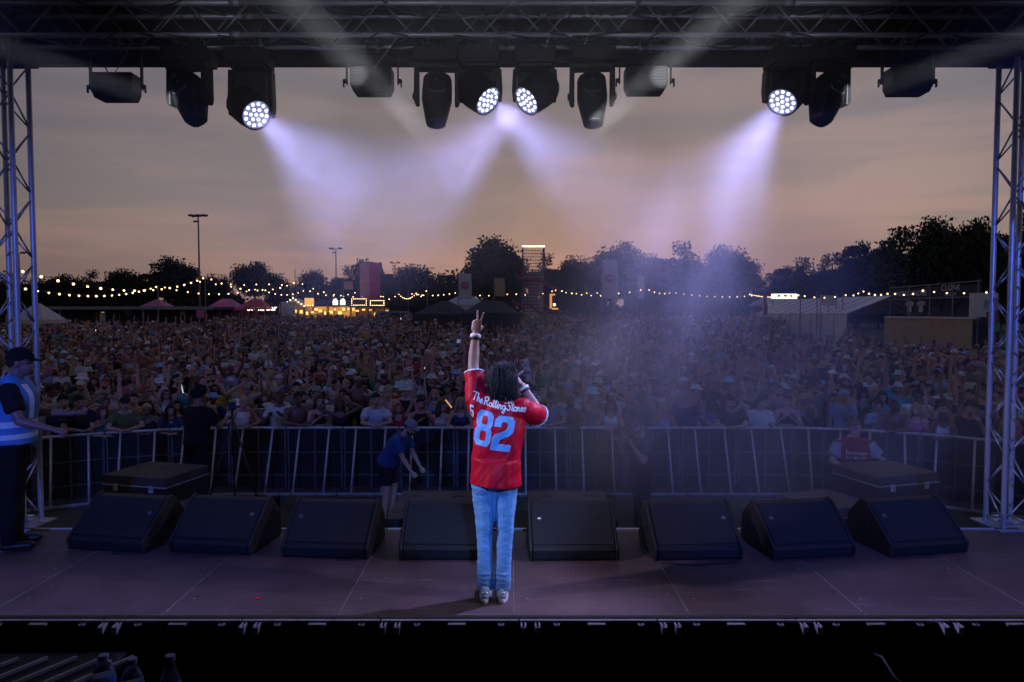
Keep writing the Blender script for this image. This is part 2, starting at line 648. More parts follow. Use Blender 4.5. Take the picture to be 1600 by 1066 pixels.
roof = structure(MB().add([(-5.5, 7.3, 6.46), (5.5, 7.3, 6.46), (5.5, -3.4, 6.95), (-5.5, -3.4, 6.95),
                           (-5.5, 7.3, 6.50), (5.5, 7.3, 6.50), (5.5, -3.4, 6.99), (-5.5, -3.4, 6.99)],
                          [(0, 1, 2, 3), (7, 6, 5, 4), (0, 4, 5, 1), (1, 5, 6, 2), (2, 6, 7, 3), (3, 7, 4, 0)]).build('stage_roof', 'roof'))
for k in range(-8, 9):
    x = k * 0.62
    bar('purlin', (x, 7.2, 6.44), (x, -3.3, 6.92), 0.016, 'alu_dull', roof, 6)
for x in (-3.47, -1.15, 1.15, 3.47):
    t = empty('roof_truss', (x, 0, 6.20), 0, {-3.47: 'roof truss above the far-side moving head by the steward', -1.15: 'roof truss left of the raised arm, running back over the stage',
              1.15: 'roof truss just right of the middle lamps, running back over the stage', 3.47: 'roof truss above the bright wash lamp on the barrier-bend side'}[x], 'truss', 'trusses under the stage roof')
    for (cx, cz) in ((-0.1, 0.17), (0.1, 0.17), (0, 0)):
        bar('chord', (cx, 6.35, cz), (cx, -3.0, cz + 0.02), 0.021, 'alu_dull', t, 8)
    zigzag(t, (-0.1, 6.3, 0.17), (-0.1, -3, 0.17), (0, 6.3, 0), (0, -3, 0), 0.4, 0.008, 'alu_dull')
    zigzag(t, (0.1, 6.3, 0.17), (0.1, -3, 0.17), (0, 6.3, 0), (0, -3, 0), 0.4, 0.008, 'alu_dull', 1)

# drapes round the back and sides of the stage (behind the camera)
def drape(name, p0, p1, z0, z1, label):
    p0, p1 = Vector(p0), Vector(p1)
    n = int((p1 - p0).length / 0.12)
    nx = (p1 - p0).normalized().cross(Vector((0, 0, 1)))
    vs, fs = [], []
    for i in range(n + 1):
        p = p0.lerp(p1, i / n) + nx * 0.05 * math.sin(i * 1.7)
        vs += [(p.x, p.y, z0), (p.x, p.y, z1)]
    for i in range(n):
        fs.append((2 * i, 2 * i + 2, 2 * i + 3, 2 * i + 1))
    o = MB().add(vs, fs).build(name, 'black_matt')
    sd = o.modifiers.new('thick', 'SOLIDIFY')
    sd.thickness = 0.01
    return tag(o, label, 'drape')


drape('stage_drape', (-5.35, -3.25, 0), (5.35, -3.25, 0), STAGE_Z, 6.9, 'black drape closing the rear of the stage')
drape('stage_drape', (-5.38, 5.3, 0), (-5.38, -3.2, 0), STAGE_Z, 6.5, 'black drape along the stage side by the steward')
drape('stage_drape', (5.38, -3.2, 0), (5.38, 5.3, 0), STAGE_Z, 6.5, 'black drape along the stage side away from the steward')

# ================================================================== lamps
LENS_GLOW = glow('wash_lens_glow', (0.42, 0.45, 1.0), 0.55)
CELL_GLOW = glow('wash_cell_glow', (0.86, 0.88, 1.0), 2.6)
M['dark_glass'] = mat('dark_lens', (0.02, 0.02, 0.03), 0.08, 0, 0.05)


def spot(name, loc, direction, power, col, angle, blend=0.4, radius=0.05, parent=None):
    ld = bpy.data.lights.new(name, 'SPOT')
    ld.energy = power
    ld.color = col
    ld.spot_size = angle
    ld.spot_blend = blend
    ld.shadow_soft_size = radius
    o = bpy.data.objects.new(name, ld)
    COL.objects.link(o)
    if parent is not None:
        o.parent = parent
    o.location = loc
    o.rotation_euler = Vector(direction).to_track_quat('-Z', 'Y').to_euler()
    return o


def hook_clamps(root, dx, top):
    for s in (-1, 1):
        mb = MB()
        mb.tube([(s * dx, 0, top), (s * dx, 0, top + 0.05)], 0.012, 8)
        mb.tube([(s * dx, 0.035 * math.cos(a), top + 0.082 + 0.035 * math.sin(a)) for a in np.linspace(-1.9, 3.4, 10)], 0.009, 6)
        mb.build('hook_clamp', 'alu_dull', root, smooth=True)


def safety_wire(root, x, z):
    mb = MB()
    mb.tube([(x, -0.12, z), (x + 0.05, -0.16, z + 0.12), (x + 0.1, -0.145, z + 0.22)], 0.003, 5)
    mb.build('safety_wire', 'steel', root)
    mb = MB()
    mb.tube([(x, -0.1, z), (x - 0.05, -0.2, z + 0.02), (x - 0.16, -0.17, z + 0.1), (x - 0.3, -0.15, z + 0.13)], 0.006, 6)
    mb.build('power_lead', 'cable', root, smooth=True)


def wash_lamp(px, py, direction, label, power, cone=R(30)):
    """LED wash: base, yoke, barrel with a lens of many cells"""
    c = at(px, py, 6.45)
    d = Vector(direction).normalized()
    centre = c - d * 0.13                      # tilt axis of the barrel
    root = empty('wash_lamp', (centre.x, 6.50, TZ - 0.03), 0, label, 'stage lamp', 'LED wash lamps on the front truss')
    lc = centre - Vector((centre.x, 6.50, TZ - 0.03))
    zt = -0.10
    b = MB()
    b.box(-0.19, 0.19, -0.14, 0.14, -0.22, -0.08)
    b.box(-0.16, 0.16, -0.12, 0.12, -0.25, -0.22)
    b.box(-0.21, -0.19, -0.05, 0.05, -0.17, -0.11).box(0.19, 0.21, -0.05, 0.05, -0.17, -0.11)
    b.build('base', 'fixture', root, (0, lc.y, 0), bevel=0.012)
    for s in (-1, 1):
        y = MB()
        y.prism([(s * 0.168, lc.z - 0.06), (s * 0.205, lc.z - 0.05), (s * 0.215, lc.z + 0.05), (s * 0.205, -0.24), (s * 0.10, -0.245), (s * 0.168, -0.28)], -0.055, 0.055,
                Matrix(((1, 0, 0, 0), (0, 0, -1, lc.y + 0.05), (0, 1, 0, 0), (0, 0, 0, 1))))
        y.build('yoke_arm', 'fixture', root, bevel=0.008)
    MB().box(-0.165, 0.165, lc.y + 0.02, lc.y + 0.12, lc.z + 0.02, -0.245).build('motor_housing', 'fixture', root, bevel=0.02)
    q = d.to_track_quat('Z', 'Y').to_matrix().to_4x4()
    hm = Matrix.Translation(lc) @ q
    hd = MB()
    hd.lathe([(0.08, -0.22), (0.13, -0.21), (0.158, -0.16), (0.165, -0.06), (0.165, 0.0), (0.160, 0.06), (0.152, 0.10), (0.149, 0.132), (0.136, 0.134), (0.134, 0.118)], 28)
    for k in range(14):
        a = 2 * math.pi * k / 14
        hd.cbox((0, 0, 0), (0.012, 0.018, 0.13), Matrix.Rotation(a, 4, 'Z') @ Matrix.Translation((0.163, 0, -0.07)))
    head = hd.build('barrel', 'fixture', root)
    head.matrix_local = hm
    lens = MB().lathe([(0.134, 0.112), (0.133, 0.1205)], 28).build('lens', LENS_GLOW, head)
    cm = MB().lathe([(0.017, 0), (0.0165, 0.005), (0.009, 0.009)], 10).mesh('led_cell', CELL_GLOW)
    rings = [(0, 1, 0), (0.052, 6, 0.2), (0.103, 12, 0.1)]
    for (rr, n, ph) in rings:
        for k in range(n):
            a = 2 * math.pi * k / n + ph
            inst(cm, 'led_cell', head, (rr * math.cos(a), rr * math.sin(a), 0.121))
    rim = MB()
    rim.tube([(0.141 * math.cos(a), 0.141 * math.sin(a), 0.132) for a in np.linspace(0, 2 * math.pi, 25)], 0.006, 6, False)
    rim.build('rim', 'black', head, smooth=True)
    hook_clamps(root, 0.11, -0.075)
    safety_wire(root, 0.08, -0.12)
    spot('wash_lamp_light', lc + d * 0.19, d, power, (0.42, 0.41, 1.0), cone, 1.0, 0.09, root)
    return root


def moving_head(px, py, roll, yaw, label):
    """profile moving head hanging from the truss, not lit"""
    c = at(px, py, 6.5)
    root = empty('moving_head_lamp', (c.x, 6.50, TZ - 0.03), 0, label, 'stage lamp', 'profile moving heads on the front truss')
    lz = c.z - (TZ - 0.03)
    b = MB()
    b.box(-0.20, 0.20, -0.15, 0.15, -0.20, -0.07)
    b.box(-0.17, 0.17, -0.165, -0.15, -0.18, -0.09)
    for s in (-1, 1):
        b.tube([(s * 0.2, -0.06, -0.10), (s * 0.235, -0.06, -0.12), (s * 0.235, -0.06, -0.17), (s * 0.2, -0.06, -0.19)], 0.012, 6)
    b.build('base', 'fixture', root, bevel=0.012)
    yk = MB()
    yk.box(-0.21, 0.21, -0.075, 0.075, -0.255, -0.205)
    yoke = yk.build('yoke', 'fixture', root, rot=(0, 0, yaw), bevel=0.012)
    for s in (-1, 1):
        a = MB()
        a.prism([(s * 0.165, -0.25), (s * 0.21, -0.25), (s * 0.215, lz - 0.06), (s * 0.20, lz - 0.10), (s * 0.165, lz - 0.10)], -0.065, 0.065,
                Matrix(((1, 0, 0, 0), (0, 0, -1, 0), (0, 1, 0, 0), (0, 0, 0, 1))))
        a.build('arm', 'fixture', yoke, bevel=0.01)
        MB().lathe([(0.035, 0), (0.035, 0.012), (0.02, 0.018)], 12, Matrix.Translation((s * 0.212, 0, lz - 0.02)) @ Matrix.Rotation(s * R(90), 4, 'Y')).build('tilt_knob', 'fixture', yoke)
    hd = MB()
    prof = [(0.115, 0.105, 0.17), (0.135, 0.125, 0.13), (0.14, 0.135, 0.03), (0.14, 0.135, -0.06), (0.125, 0.12, -0.14), (0.105, 0.10, -0.24), (0.09, 0.09, -0.30), (0.07, 0.07, -0.315)]
    vs, fs, n = [], [], 16
    for (rx, ry, z) in prof:
        for j in range(n):
            a = 2 * math.pi * (j + 0.5) / n
            ca, sa = math.cos(a), math.sin(a)
            k = 1.0 / max(abs(ca), abs(sa)) ** 0.6
            vs.append((rx * ca * k, ry * sa * k, z))
    for i in range(len(prof) - 1):
        for j in range(n):
            a0, a1 = i * n + j, i * n + (j + 1) % n
            fs.append((a0, a0 + n, a1 + n, a1))
    fs.append(tuple(range(n)))
    fs.append(tuple(range((len(prof) - 1) * n, len(prof) * n))[::-1])
    hd.add(vs, fs)
    head = hd.build('head', 'fixture', root, (0, 0, lz), (R(-14), roll, yaw), bevel=0.006)
    lp = MB()
    lp.tube([(-0.075, -0.138, -0.02), (-0.055, -0.141, -0.05), (0.055, -0.141, -0.05), (0.075, -0.138, -0.02)], 0.004, 5)
    lp.build('vent_lip', 'alu_dull', head)
    for k in range(5):
        MB().cbox((0, -0.137, 0.10 - 0.025 * k), (0.13, 0.012, 0.006)).build('cooling_fin', 'fixture', head)
    MB().lathe([(0.066, -0.318), (0.064, -0.312)], 18).build('lens', 'dark_glass', head)
    MB().lathe([(0.012, 0), (0.011, 0.003)], 10, Matrix.Translation((0, -0.139, 0.07)) @ Matrix.Rotation(R(90), 4, 'X')).build('badge', 'alu_dull', head)
    hook_clamps(root, 0.13, -0.07)
    safety_wire(root, -0.1, -0.1)
    return root


def flood_lamp(px, py, label):
    c = at(px, py, 6.5)
    root = empty('flood_lamp', (c.x, 6.50, TZ - 0.03), 0, label, 'stage lamp', 'flat flood lamps on the front truss')
    lz = c.z - (TZ - 0.03)
    b = MB()
    w = 0.19
    b.prism([(-w, 0.11), (w, 0.11), (w, -0.06), (w - 0.03, -0.125), (-w + 0.03, -0.125), (-w, -0.06)], -0.09, 0.09,
            Matrix(((1, 0, 0, 0), (0, 0, -1, 0), (0, 1, 0, lz), (0, 0, 0, 1))))
    b.build('housing', 'fixture', root, bevel=0.008)
    for k in range(7):
        MB().cbox((0, -0.094, lz - 0.07 + 0.026 * k), (0.36, 0.012, 0.006)).build('cooling_fin', 'fixture', root)
    y = MB()
    y.box(-0.245, -0.235, -0.02, 0.02, lz - 0.03, -0.09).box(0.235, 0.245, -0.02, 0.02, lz - 0.03, -0.09).box(-0.235, 0.235, -0.02, 0.02, -0.10, -0.09)
    y.build('yoke', 'fixture', root)
    for s in (-1, 1):
        k = MB()
        k.lathe([(0.022, 0), (0.022, 0.02), (0.012, 0.03)], 10, Matrix.Translation((s * 0.245, 0, lz)) @ Matrix.Rotation(s * R(90), 4, 'Y'))
        k.cbox((s * 0.27, 0, lz - 0.02), (0.012, 0.02, 0.07))
        k.build('wing_knob', 'black', root)
    mb = MB()
    mb.tube([(-0.02, -0.1, lz + 0.1), (-0.04, -0.14, lz + 0.18), (0.0, -0.15, -0.02), (0.1, -0.15, 0.04)], 0.006, 6)
    mb.build('power_lead', 'cable', root, smooth=True)
    mb = MB()
    mb.tube([(0.04, -0.1, lz + 0.09), (0.14, -0.13, lz + 0.2), (0.26, -0.15, 0.0)], 0.0035, 5)
    mb.build('safety_wire', 'steel', root)
    hook_clamps(root, 0.05, -0.075)
    return root


W = 1150.0
wash_lamp(401, 180, (1.0, -0.8, -0.85), 'lit wash lamp farthest from the others, nearest the steward side', W * 1.1, R(43))
wash_lamp(763, 158, (0.95, -0.62, -0.95), 'lit wash lamp above the raised hand, left of the middle pair', W * 0.75, R(44))
wash_lamp(822, 158, (-0.95, -0.62, -0.95), 'lit wash lamp right of the middle pair, above the performer', W * 0.75, R(44))
wash_lamp(1222, 160, (-0.80, -0.62, -1.0), 'lit wash lamp beside a tilted moving head, above the drifting smoke', W * 1.4, R(46))
moving_head(297, 148, R(-24), R(-14), 'black moving head tilted outward next to the steward-side wash lamp')
moving_head(683, 148, R(2), R(4), 'black moving head hanging straight, left of the middle wash lamps')
moving_head(925, 148, R(-2), R(-4), 'black moving head hanging straight, right of the middle wash lamps')
moving_head(1292, 148, R(24), R(14), 'black moving head tilted outward beside the lamp above the smoke')
flood_lamp(182, 136, 'flat black flood lamp nearest the steward-side tower')
flood_lamp(582, 127, 'flat black flood lamp left of the straight-hanging moving heads')
flood_lamp(1008, 126, 'flat black flood lamp right of the straight-hanging moving heads')
flood_lamp(1418, 127, 'flat black flood lamp nearest the tower without a steward')

# rear truss above and behind the camera: its lamps send the beams forward over the crowd and light the performer's back
rt = empty('rear_truss', (0, -1.5, 5.35), 0, 'aluminium box truss over the back of the stage', 'truss')
for (cy, cz) in ((-h, 0), (h, 0), (-h, 0.29), (h, 0.29)):
    bar('chord', (-5.1, cy, cz), (5.1, cy, cz), 0.025, 'alu', rt, 10)
zigzag(rt, (-5.1, h, 0), (5.1, h, 0), (-5.1, h, 0.29), (5.1, h, 0.29), 0.5, 0.009)


def rear_lamp(loc, direction, power, col, cone, label, radius=0.05, blend=0.3):
    d = Vector(direction).normalized()
    root = empty('rear_lamp', loc, 0, label, 'stage lamp', 'lamps on the rear truss')
    q = d.to_track_quat('Z', 'Y').to_matrix().to_4x4()
    hd = MB().lathe([(0.06, -0.22), (0.11, -0.2), (0.12, 0.0), (0.125, 0.08), (0.115, 0.09), (0.112, 0.07)], 20).build('barrel', 'fixture', root)
    hd.matrix_local = q
    MB().lathe([(0.112, 0.068), (0.11, 0.075)], 20).build('lens', LENS_GLOW, hd)
    up = 5.35 - loc[2]
    MB().box(-0.16, 0.16, -0.1, 0.1, up - 0.13, up - 0.04).build('base', 'fixture', root, bevel=0.01)
    for s in (-1, 1):
        MB().box(s * 0.145 - 0.015, s * 0.145 + 0.015, -0.05, 0.05, -0.05, up - 0.13).build('yoke_arm', 'fixture', root)
    spot('rear_lamp_light', d * 0.12, d, power, col, cone, blend, radius, root)


VPX, VPY = 782.0, 335.0
bd = at(VPX, VPY, 1.0) - Vector((0, 0, CAM_Z))
for i, (bx, by, pw, lab) in enumerate(((270, 163, 1.1, 'farthest towards the steward side'), (560, 120, 0.55, 'second from the steward side'), (650, 195, 0.7, 'third from the steward side'),
                             (1030, 122, 0.8, 'third from the far side'), (935, 195, 0.8, 'just right of the centre'), (1324, 152, 1.3, 'farthest from the steward side'))):
    p = at(bx, by, 6.5)
    q0 = p - bd * (6.5 + 1.5)
    rear_lamp(q0, bd, 16000 * pw, (0.93, 0.95, 1.0), R(1.5), 'rear beam lamp ' + lab, 0.03, 0.25)
# washes on the performer's back
def aim(a, b):
    return Vector(b) - Vector(a)


PERF = (-0.13, 5.0, STAGE_Z + 1.0)
for (loc, tgt, pw, col, cone, lab) in (
        ((-3.0, -1.5, 4.95), (-3.7, 8.0, 2.0), 1250, (0.10, 0.18, 1.0), R(44), 'blue rear wash lamp on the steward side'),
        ((3.0, -1.5, 4.95), (3.7, 8.0, 2.0), 1650, (0.10, 0.18, 1.0), R(44), 'blue rear wash lamp opposite the steward side'),
        ((0.6, -1.5, 4.95), (-0.1, 5.2, 2.2), 1500, (0.13, 0.34, 1.0), R(15), 'blue rear wash lamp over the middle')):
    rear_lamp(loc, aim(loc, tgt), pw, col, cone, lab, 0.1, 0.6)
_l = (0.0, -1.5, 4.9)
rear_lamp(_l, aim(_l, (0.0, 6.5, 7.0)), 360, (0.80, 0.84, 1.0), R(54), 'white rear lamp over the middle, turned up at the front truss', 0.1, 0.5)
# lamps hung at the stage sides, out of the picture, that edge the performer with white light
for (loc, tgt, pw, col, lab) in (((-4.4, 3.7, 4.5), (-0.2, 5.0, 2.7), 900, (0.80, 0.74, 1.0), 'white side lamp over the stage on the steward side'),
                                 ((4.4, 4.1, 4.5), (-0.1, 5.0, 2.1), 560, (0.70, 0.70, 1.0), 'white side lamp over the stage opposite the steward')):
    rear_lamp(loc, aim(loc, tgt), pw, col, R(30), lab, 0.1, 0.6)
    _o = bar('drop_pipe', (0, 0, 0.6), (0, 0, 6.55 - loc[2]), 0.024, 'alu_dull', bpy.context.scene.objects[-1] if False else None)
    _o.location = Vector(loc) + Vector((0, 0, 0.6))
    tag(_o, 'aluminium drop pipe holding the ' + lab[:15] + lab[26:], 'pipe')

# ================================================================== DJ booth front (seen from behind), table, bottles
LEDY = 2.42
LEDZ = at(800, 967, LEDY).z
M['bright_alu'] = mat('bright_aluminium', (0.62, 0.63, 0.68), 0.45, 0.4, 0.15, 20)
booth = empty('led_screen', (0, LEDY, STAGE_Z), 0, 'row of black LED screen panels at the bottom of the view, seen from behind', 'LED screen')
zt = LEDZ - STAGE_Z
for k in range(-5, 5):
    x0 = 0.025 + 0.4985 * k
    p = MB()
    p.box(x0, x0 + 0.49848, 0.0, 0.022, 0.02, zt - 0.004)
    pan = p.build('panel', 'black', booth)
    MB().box(x0 + 0.003, x0 + 0.4955, -0.014, -0.001, zt - 0.008, zt).build('top_lip', 'bright_alu', pan)
    MB().box(x0 + 0.0, x0 + 0.4985, 0.004, 0.024, zt - 0.003, zt + 0.002).build('top_edge', 'black', pan)
    # lock bars at the panel joints
    for dx in (0.006, 0.056):
        l = MB()
        l.box(x0 + dx, x0 + dx + 0.006, -0.052, -0.013, zt - 0.035, zt - 0.004).box(x0 + dx + 0.014, x0 + dx + 0.020, -0.052, -0.013, zt - 0.035, zt - 0.004)
        l.box(x0 + dx, x0 + dx + 0.020, -0.057, -0.052, zt - 0.035, zt - 0.006)
        l.build('lock_bar', 'bright_alu', pan)
    # eyelet tabs
    for dx in (0.135, 0.435):
        n = 14
        e = MB()
        outer = [(x0 + dx - 0.011, -0.013), (x0 + dx + 0.011, -0.013)] + [(x0 + dx + 0.011 * math.cos(a), -0.03 + 0.011 * math.sin(a)) for a in np.linspace(0, -math.pi, n)]
        e.prism(outer, zt - 0.010, zt - 0.006)
        tb = e.build('eyelet_tab', 'bright_alu', pan)
        MB().lathe([(0.0055, 0), (0.0055, 0.0012)], 10).build('eyelet_hole', 'black', pan, (x0 + dx, -0.029, zt - 0.0055))
    MB().box(x0 + 0.245, x0 + 0.308, -0.035, -0.013, zt - 0.012, zt - 0.005).build('handle_plate', 'bright_alu', pan)
    MB().box(x0 + 0.1, x0 + 0.4, -0.03, -0.002, 0.3, zt - 0.12).build('power_box', 'black', pan, bevel=0.006)

tbl = empty('booth_table', (0, 1.72, STAGE_Z), 0, 'black cloth-covered table standing behind the LED panels', 'table')
TT = LEDZ - 0.10
MB().box(-2.4, 2.4, -0.45, 0.40, TT - STAGE_Z - 0.03, TT - STAGE_Z).build('table_top', 'black_matt', tbl)
for sx in (-2.3, 0, 2.3):
    for sy in (-0.4, 0.35):
        MB().box(sx - 0.03, sx + 0.03, sy - 0.03, sy + 0.03, 0, TT - STAGE_Z - 0.031).build('leg', 'black', tbl)
MB().box(-2.4, 2.4, 0.402, 0.41, 0.2, TT - STAGE_Z).build('cloth_drop', 'black_matt', tbl)


def bottle_material():
    m, t, b = principled('clear_bottle')
    b.inputs['Base Color'].default_value = (0.75, 0.82, 0.9, 1)
    b.inputs['Roughness'].default_value = 0.08
    b.inputs['Transmission Weight'].default_value = 0.92
    b.inputs['IOR'].default_value = 1.3
    return m


M['bottle'] = bottle_material()
M['bottle_label'] = mat('bottle_label', (0.06, 0.16, 0.55), 0.5, 0, 0.3, 60)
M['bottle_cap'] = mat('bottle_cap', (0.25, 0.35, 0.6), 0.45, 0, 0.1)
for i, (px, yy, lab) in enumerate(((148, 1.99, 'leftmost of three clear water bottles on the booth table'), (193, 1.95, 'middle one of three clear water bottles on the booth table'),
                                   (254, 1.93, 'rightmost and tallest-looking of three clear water bottles on the booth table'))):
    hgt = (0.185, 0.195, 0.215)[i]
    x = (px - 800) / F_PX * yy
    b = MB().lathe([(0.026, 0), (0.031, 0.006), (0.032, 0.03), (0.030, 0.06), (0.032, 0.075), (0.032, 0.12), (0.029, 0.14), (0.020, 0.165), (0.0125, hgt - 0.02), (0.0125, hgt - 0.012)], 20).build(
        'water_bottle', 'bottle', None, (x, yy, TT + 0.0005), smooth=True)
    tag(b, lab, 'bottle', 'water bottles on the booth table')
    MB().lathe([(0.0325, 0.075), (0.0328, 0.078), (0.0328, 0.118), (0.0325, 0.12)], 20).build('label_band', 'bottle_label', b, smooth=True)
    MB().lathe([(0.0145, hgt - 0.014), (0.0148, hgt - 0.012), (0.0148, hgt), (0.012, hgt + 0.002)], 14).build('cap', 'bottle_cap', b)

# slatted keyboard-like rack at the table's end and a dark case
rk = empty('slatted_rack', (-1.62, 2.06, TT + 0.001), R(2), 'low black rack with silver slats on the end of the table by the bottles', 'rack')
MB().box(-0.36, 0.30, -0.11, 0.24, 0.0, 0.035).build('tray', 'black', rk, bevel=0.004)
for k in range(7):
    m = Matrix.Translation((-0.30 + 0.095 * k, 0.06, 0.043)) @ Matrix.Rotation(R(-32), 4, 'Z')
    MB().cbox((0, 0, 0), (0.010, 0.30, 0.010), m).build('slat', 'alu_dull', rk)
MB().tube([(-0.36, -0.115, 0.03), (0.22, -0.115, 0.03), (0.31, 0.0, 0.03)], 0.006, 6).build('front_rail', 'alu_dull', rk, smooth=True)
cs = MB().box(-0.2, 0.17, -0.16, 0.1, 0.0, 0.07).build('equipment_case', mat('dark_blue_case', (0.02, 0.025, 0.06), 0.55), None, (-1.47, 1.72, TT + 0.001), bevel=0.012)
tag(cs, 'dark blue equipment case at the bottom corner below the slatted rack', 'case')
MB().box(-0.205, 0.175, -0.163, 0.103, 0.034, 0.038).build('lid_seam', 'alu_dull', cs)
ad = empty('cable_plug', (0.03, 2.0, TT + 0.001), R(25), 'silver plug on a looped black cable in the middle of the booth table', 'cable')
MB().tube([(0.0, 0, 0.008), (-0.05, 0.02, 0.012), (-0.06, 0.06, 0.03), (-0.02, 0.075, 0.045), (0.02, 0.06, 0.03), (0.03, 0.02, 0.012), (-0.05, -0.1, 0.008), (-0.2, -0.3, 0.008)], 0.005, 8).build('lead', 'cable', ad, smooth=True)
MB().tube([(0, 0, 0.008), (0.035, -0.012, 0.010)], 0.008, 10).build('plug_body', 'badge', ad, smooth=True)
MB().tube([(0.035, -0.012, 0.010), (0.065, -0.022, 0.010)], 0.0035, 8).build('plug_tip', 'badge', ad, smooth=True)
ad2 = empty('cable_plug', at(1430, 1019, 2.1) * Vector((1, 1, 0)) + Vector((0, 0, TT + 0.001)), R(-35), 'small silver plug on a short black cable at the table end away from the bottles', 'cable')
MB().tube([(0, 0, 0.008), (-0.06, 0.05, 0.02), (-0.1, 0.1, 0.05), (-0.15, 0.2, 0.01)], 0.005, 8).build('lead', 'cable', ad2, smooth=True)
MB().tube([(0, 0, 0.008), (0.04, -0.004, 0.010)], 0.0075, 10).build('plug_body', 'badge', ad2, smooth=True)

# ================================================================== stage monitors
def wedge(px, py, yaw, badge_side, label):
    p = at(px, py, 6.0)
    k = (CAM_Z - STAGE_Z) / (CAM_Z - p.z)
    x, y = p.x * k, p.y * k
    root = empty('stage_monitor', (x, y, STAGE_Z), yaw, label, 'speaker', 'wedge monitors along the stage front')
    w = 0.385
    side = [(0.0, 0.012), (-0.012, 0.10), (0.02, 0.125), (0.335, 0.40), (0.40, 0.415), (0.56, 0.24), (0.58, 0.02), (0.55, 0.0), (0.04, 0.0)]
    M1 = Matrix(((0, 0, 1, 0), (1, 0, 0, 0), (0, 1, 0, 0), (0, 0, 0, 1)))
    MB().prism(side, -w + 0.03, w - 0.03, M1).build('cabinet', 'cab', root, bevel=0.01)
    cheek = [(0.0 - 0.006, 0.006), (-0.02, 0.10), (0.012, 0.135), (0.33, 0.412), (0.40, 0.428), (0.572, 0.245), (0.59, 0.02), (0.55, 0.0), (0.04, 0.0)]
    for s in (-1, 1):
        c = MB().prism(cheek, min(s * w, s * (w - 0.028)), max(s * w, s * (w - 0.028)), M1).build('cheek', 'cab', root, bevel=0.008)
        hb = MB().cbox((s * (w + 0.003), 0.34, 0.2), (0.01, 0.14, 0.05)).build('handle', 'black', c, bevel=0.004)
    a, b = Vector((0.0, 0.025, 0.132)), Vector((0.0, 0.33, 0.399))
    d = (b - a).normalized()
    nrm = Vector((0, -d.z, d.y))
    gm = Matrix(((1, 0, 0, 0), (0, d.y, nrm.y, a.y), (0, d.z, nrm.z, a.z), (0, 0, 0, 1)))
    MB().box(-w + 0.034, w - 0.034, 0.0, (b - a).length, 0.0, 0.008, gm).build('grille', 'grille', root, bevel=0.003)
    bx = badge_side * (w - 0.10)
    bm_ = gm @ Matrix.Translation((bx, 0.25, 0.0082))
    bg = MB().lathe([(0.020, 0), (0.020, 0.003), (0.017, 0.0045)], 18, bm_).build('badge', 'black', root)
    ring = MB()
    ring.tube([bm_ @ Vector((0.0185 * math.cos(t), 0.0185 * math.sin(t), 0.004)) for t in np.linspace(0, 2 * math.pi, 19)], 0.0022, 5, False)
    for (x0, z0, x1, z1) in ((-0.009, -0.009, -0.007, 0.010), (-0.007, 0.010, 0.0, -0.004), (0.0, -0.004, 0.007, 0.010), (0.007, 0.010, 0.009, -0.009)):
        ring.tube([bm_ @ Vector((x0, z0, 0.005)), bm_ @ Vector((x1, z1, 0.005))], 0.002, 5)
    ring.build('emblem', 'badge', bg)
    MB().box(-0.05, 0.05, -0.0135, -0.009, 0.045, 0.062).build('name_plate', 'dark_glass', root)
    return root


wedge(165, 862, R(-10), 1, 'wedge monitor at the stage corner by the steward')
wedge(328, 866, R(-7), 1, 'wedge monitor second from the steward, badge on its upper corner')
wedge(507, 873, R(-4), -1, 'wedge monitor third from the steward, a loose cable at its corner')
wedge(693, 876, R(-1), 1, 'wedge monitor partly hidden behind the performer')
wedge(897, 877, R(1), -1, 'wedge monitor just right of the performer')
wedge(1092, 876, R(3), 1, 'wedge monitor with a looped cable, second right of the performer')
wedge(1272, 873, R(8), -1, 'wedge monitor turned inward, third right of the performer')
wedge(1452, 868, R(10), -1, 'wedge monitor nearest the tower opposite the steward')


def loose_cable(pts, label, r=0.006):
    o = MB()
    P = [Vector(p) for p in pts]
    fine = []
    for i in range(len(P) - 1):
        p0, p1, p2, p3 = P[max(i - 1, 0)], P[i], P[i + 1], P[min(i + 2, len(P) - 1)]
        for q in range(6):
            t = q / 6
            fine.append(0.5 * ((2 * p1) + (p2 - p0) * t + (2 * p0 - 5 * p1 + 4 * p2 - p3) * t * t + (3 * p1 - p0 - 3 * p2 + p3) * t ** 3))
    fine.append(P[-1])
    o.tube(fine, r, 6)
    return tag(o.build('loose_cable', 'cable', smooth=True), label, 'cable', 'cables lying on the stage')


def fl(px, py, dz=0.007):
    p = at(px, py, 6.0)
    k = (CAM_Z - STAGE_Z) / (CAM_Z - p.z)
    return (p.x * k, p.y * k, STAGE_Z + dz)


loose_cable([fl(528, 876), fl(560, 874), fl(580, 862), fl(586, 850), fl(592, 838)], 'black cable curling round the third monitor from the steward')
loose_cable([fl(1004, 842), fl(1000, 856), fl(1010, 868), fl(1035, 878), fl(1075, 884), fl(1150, 880)], 'black cable looping past the second monitor right of the performer')
loose_cable([fl(330, 868), fl(380, 868), fl(402, 860), fl(412, 846), fl(416, 836)], 'black cable curling round the second monitor from the steward')
loose_cable([fl(175, 866), fl(215, 864), fl(236, 854), fl(246, 842)], 'black cable behind the corner monitor by the steward')

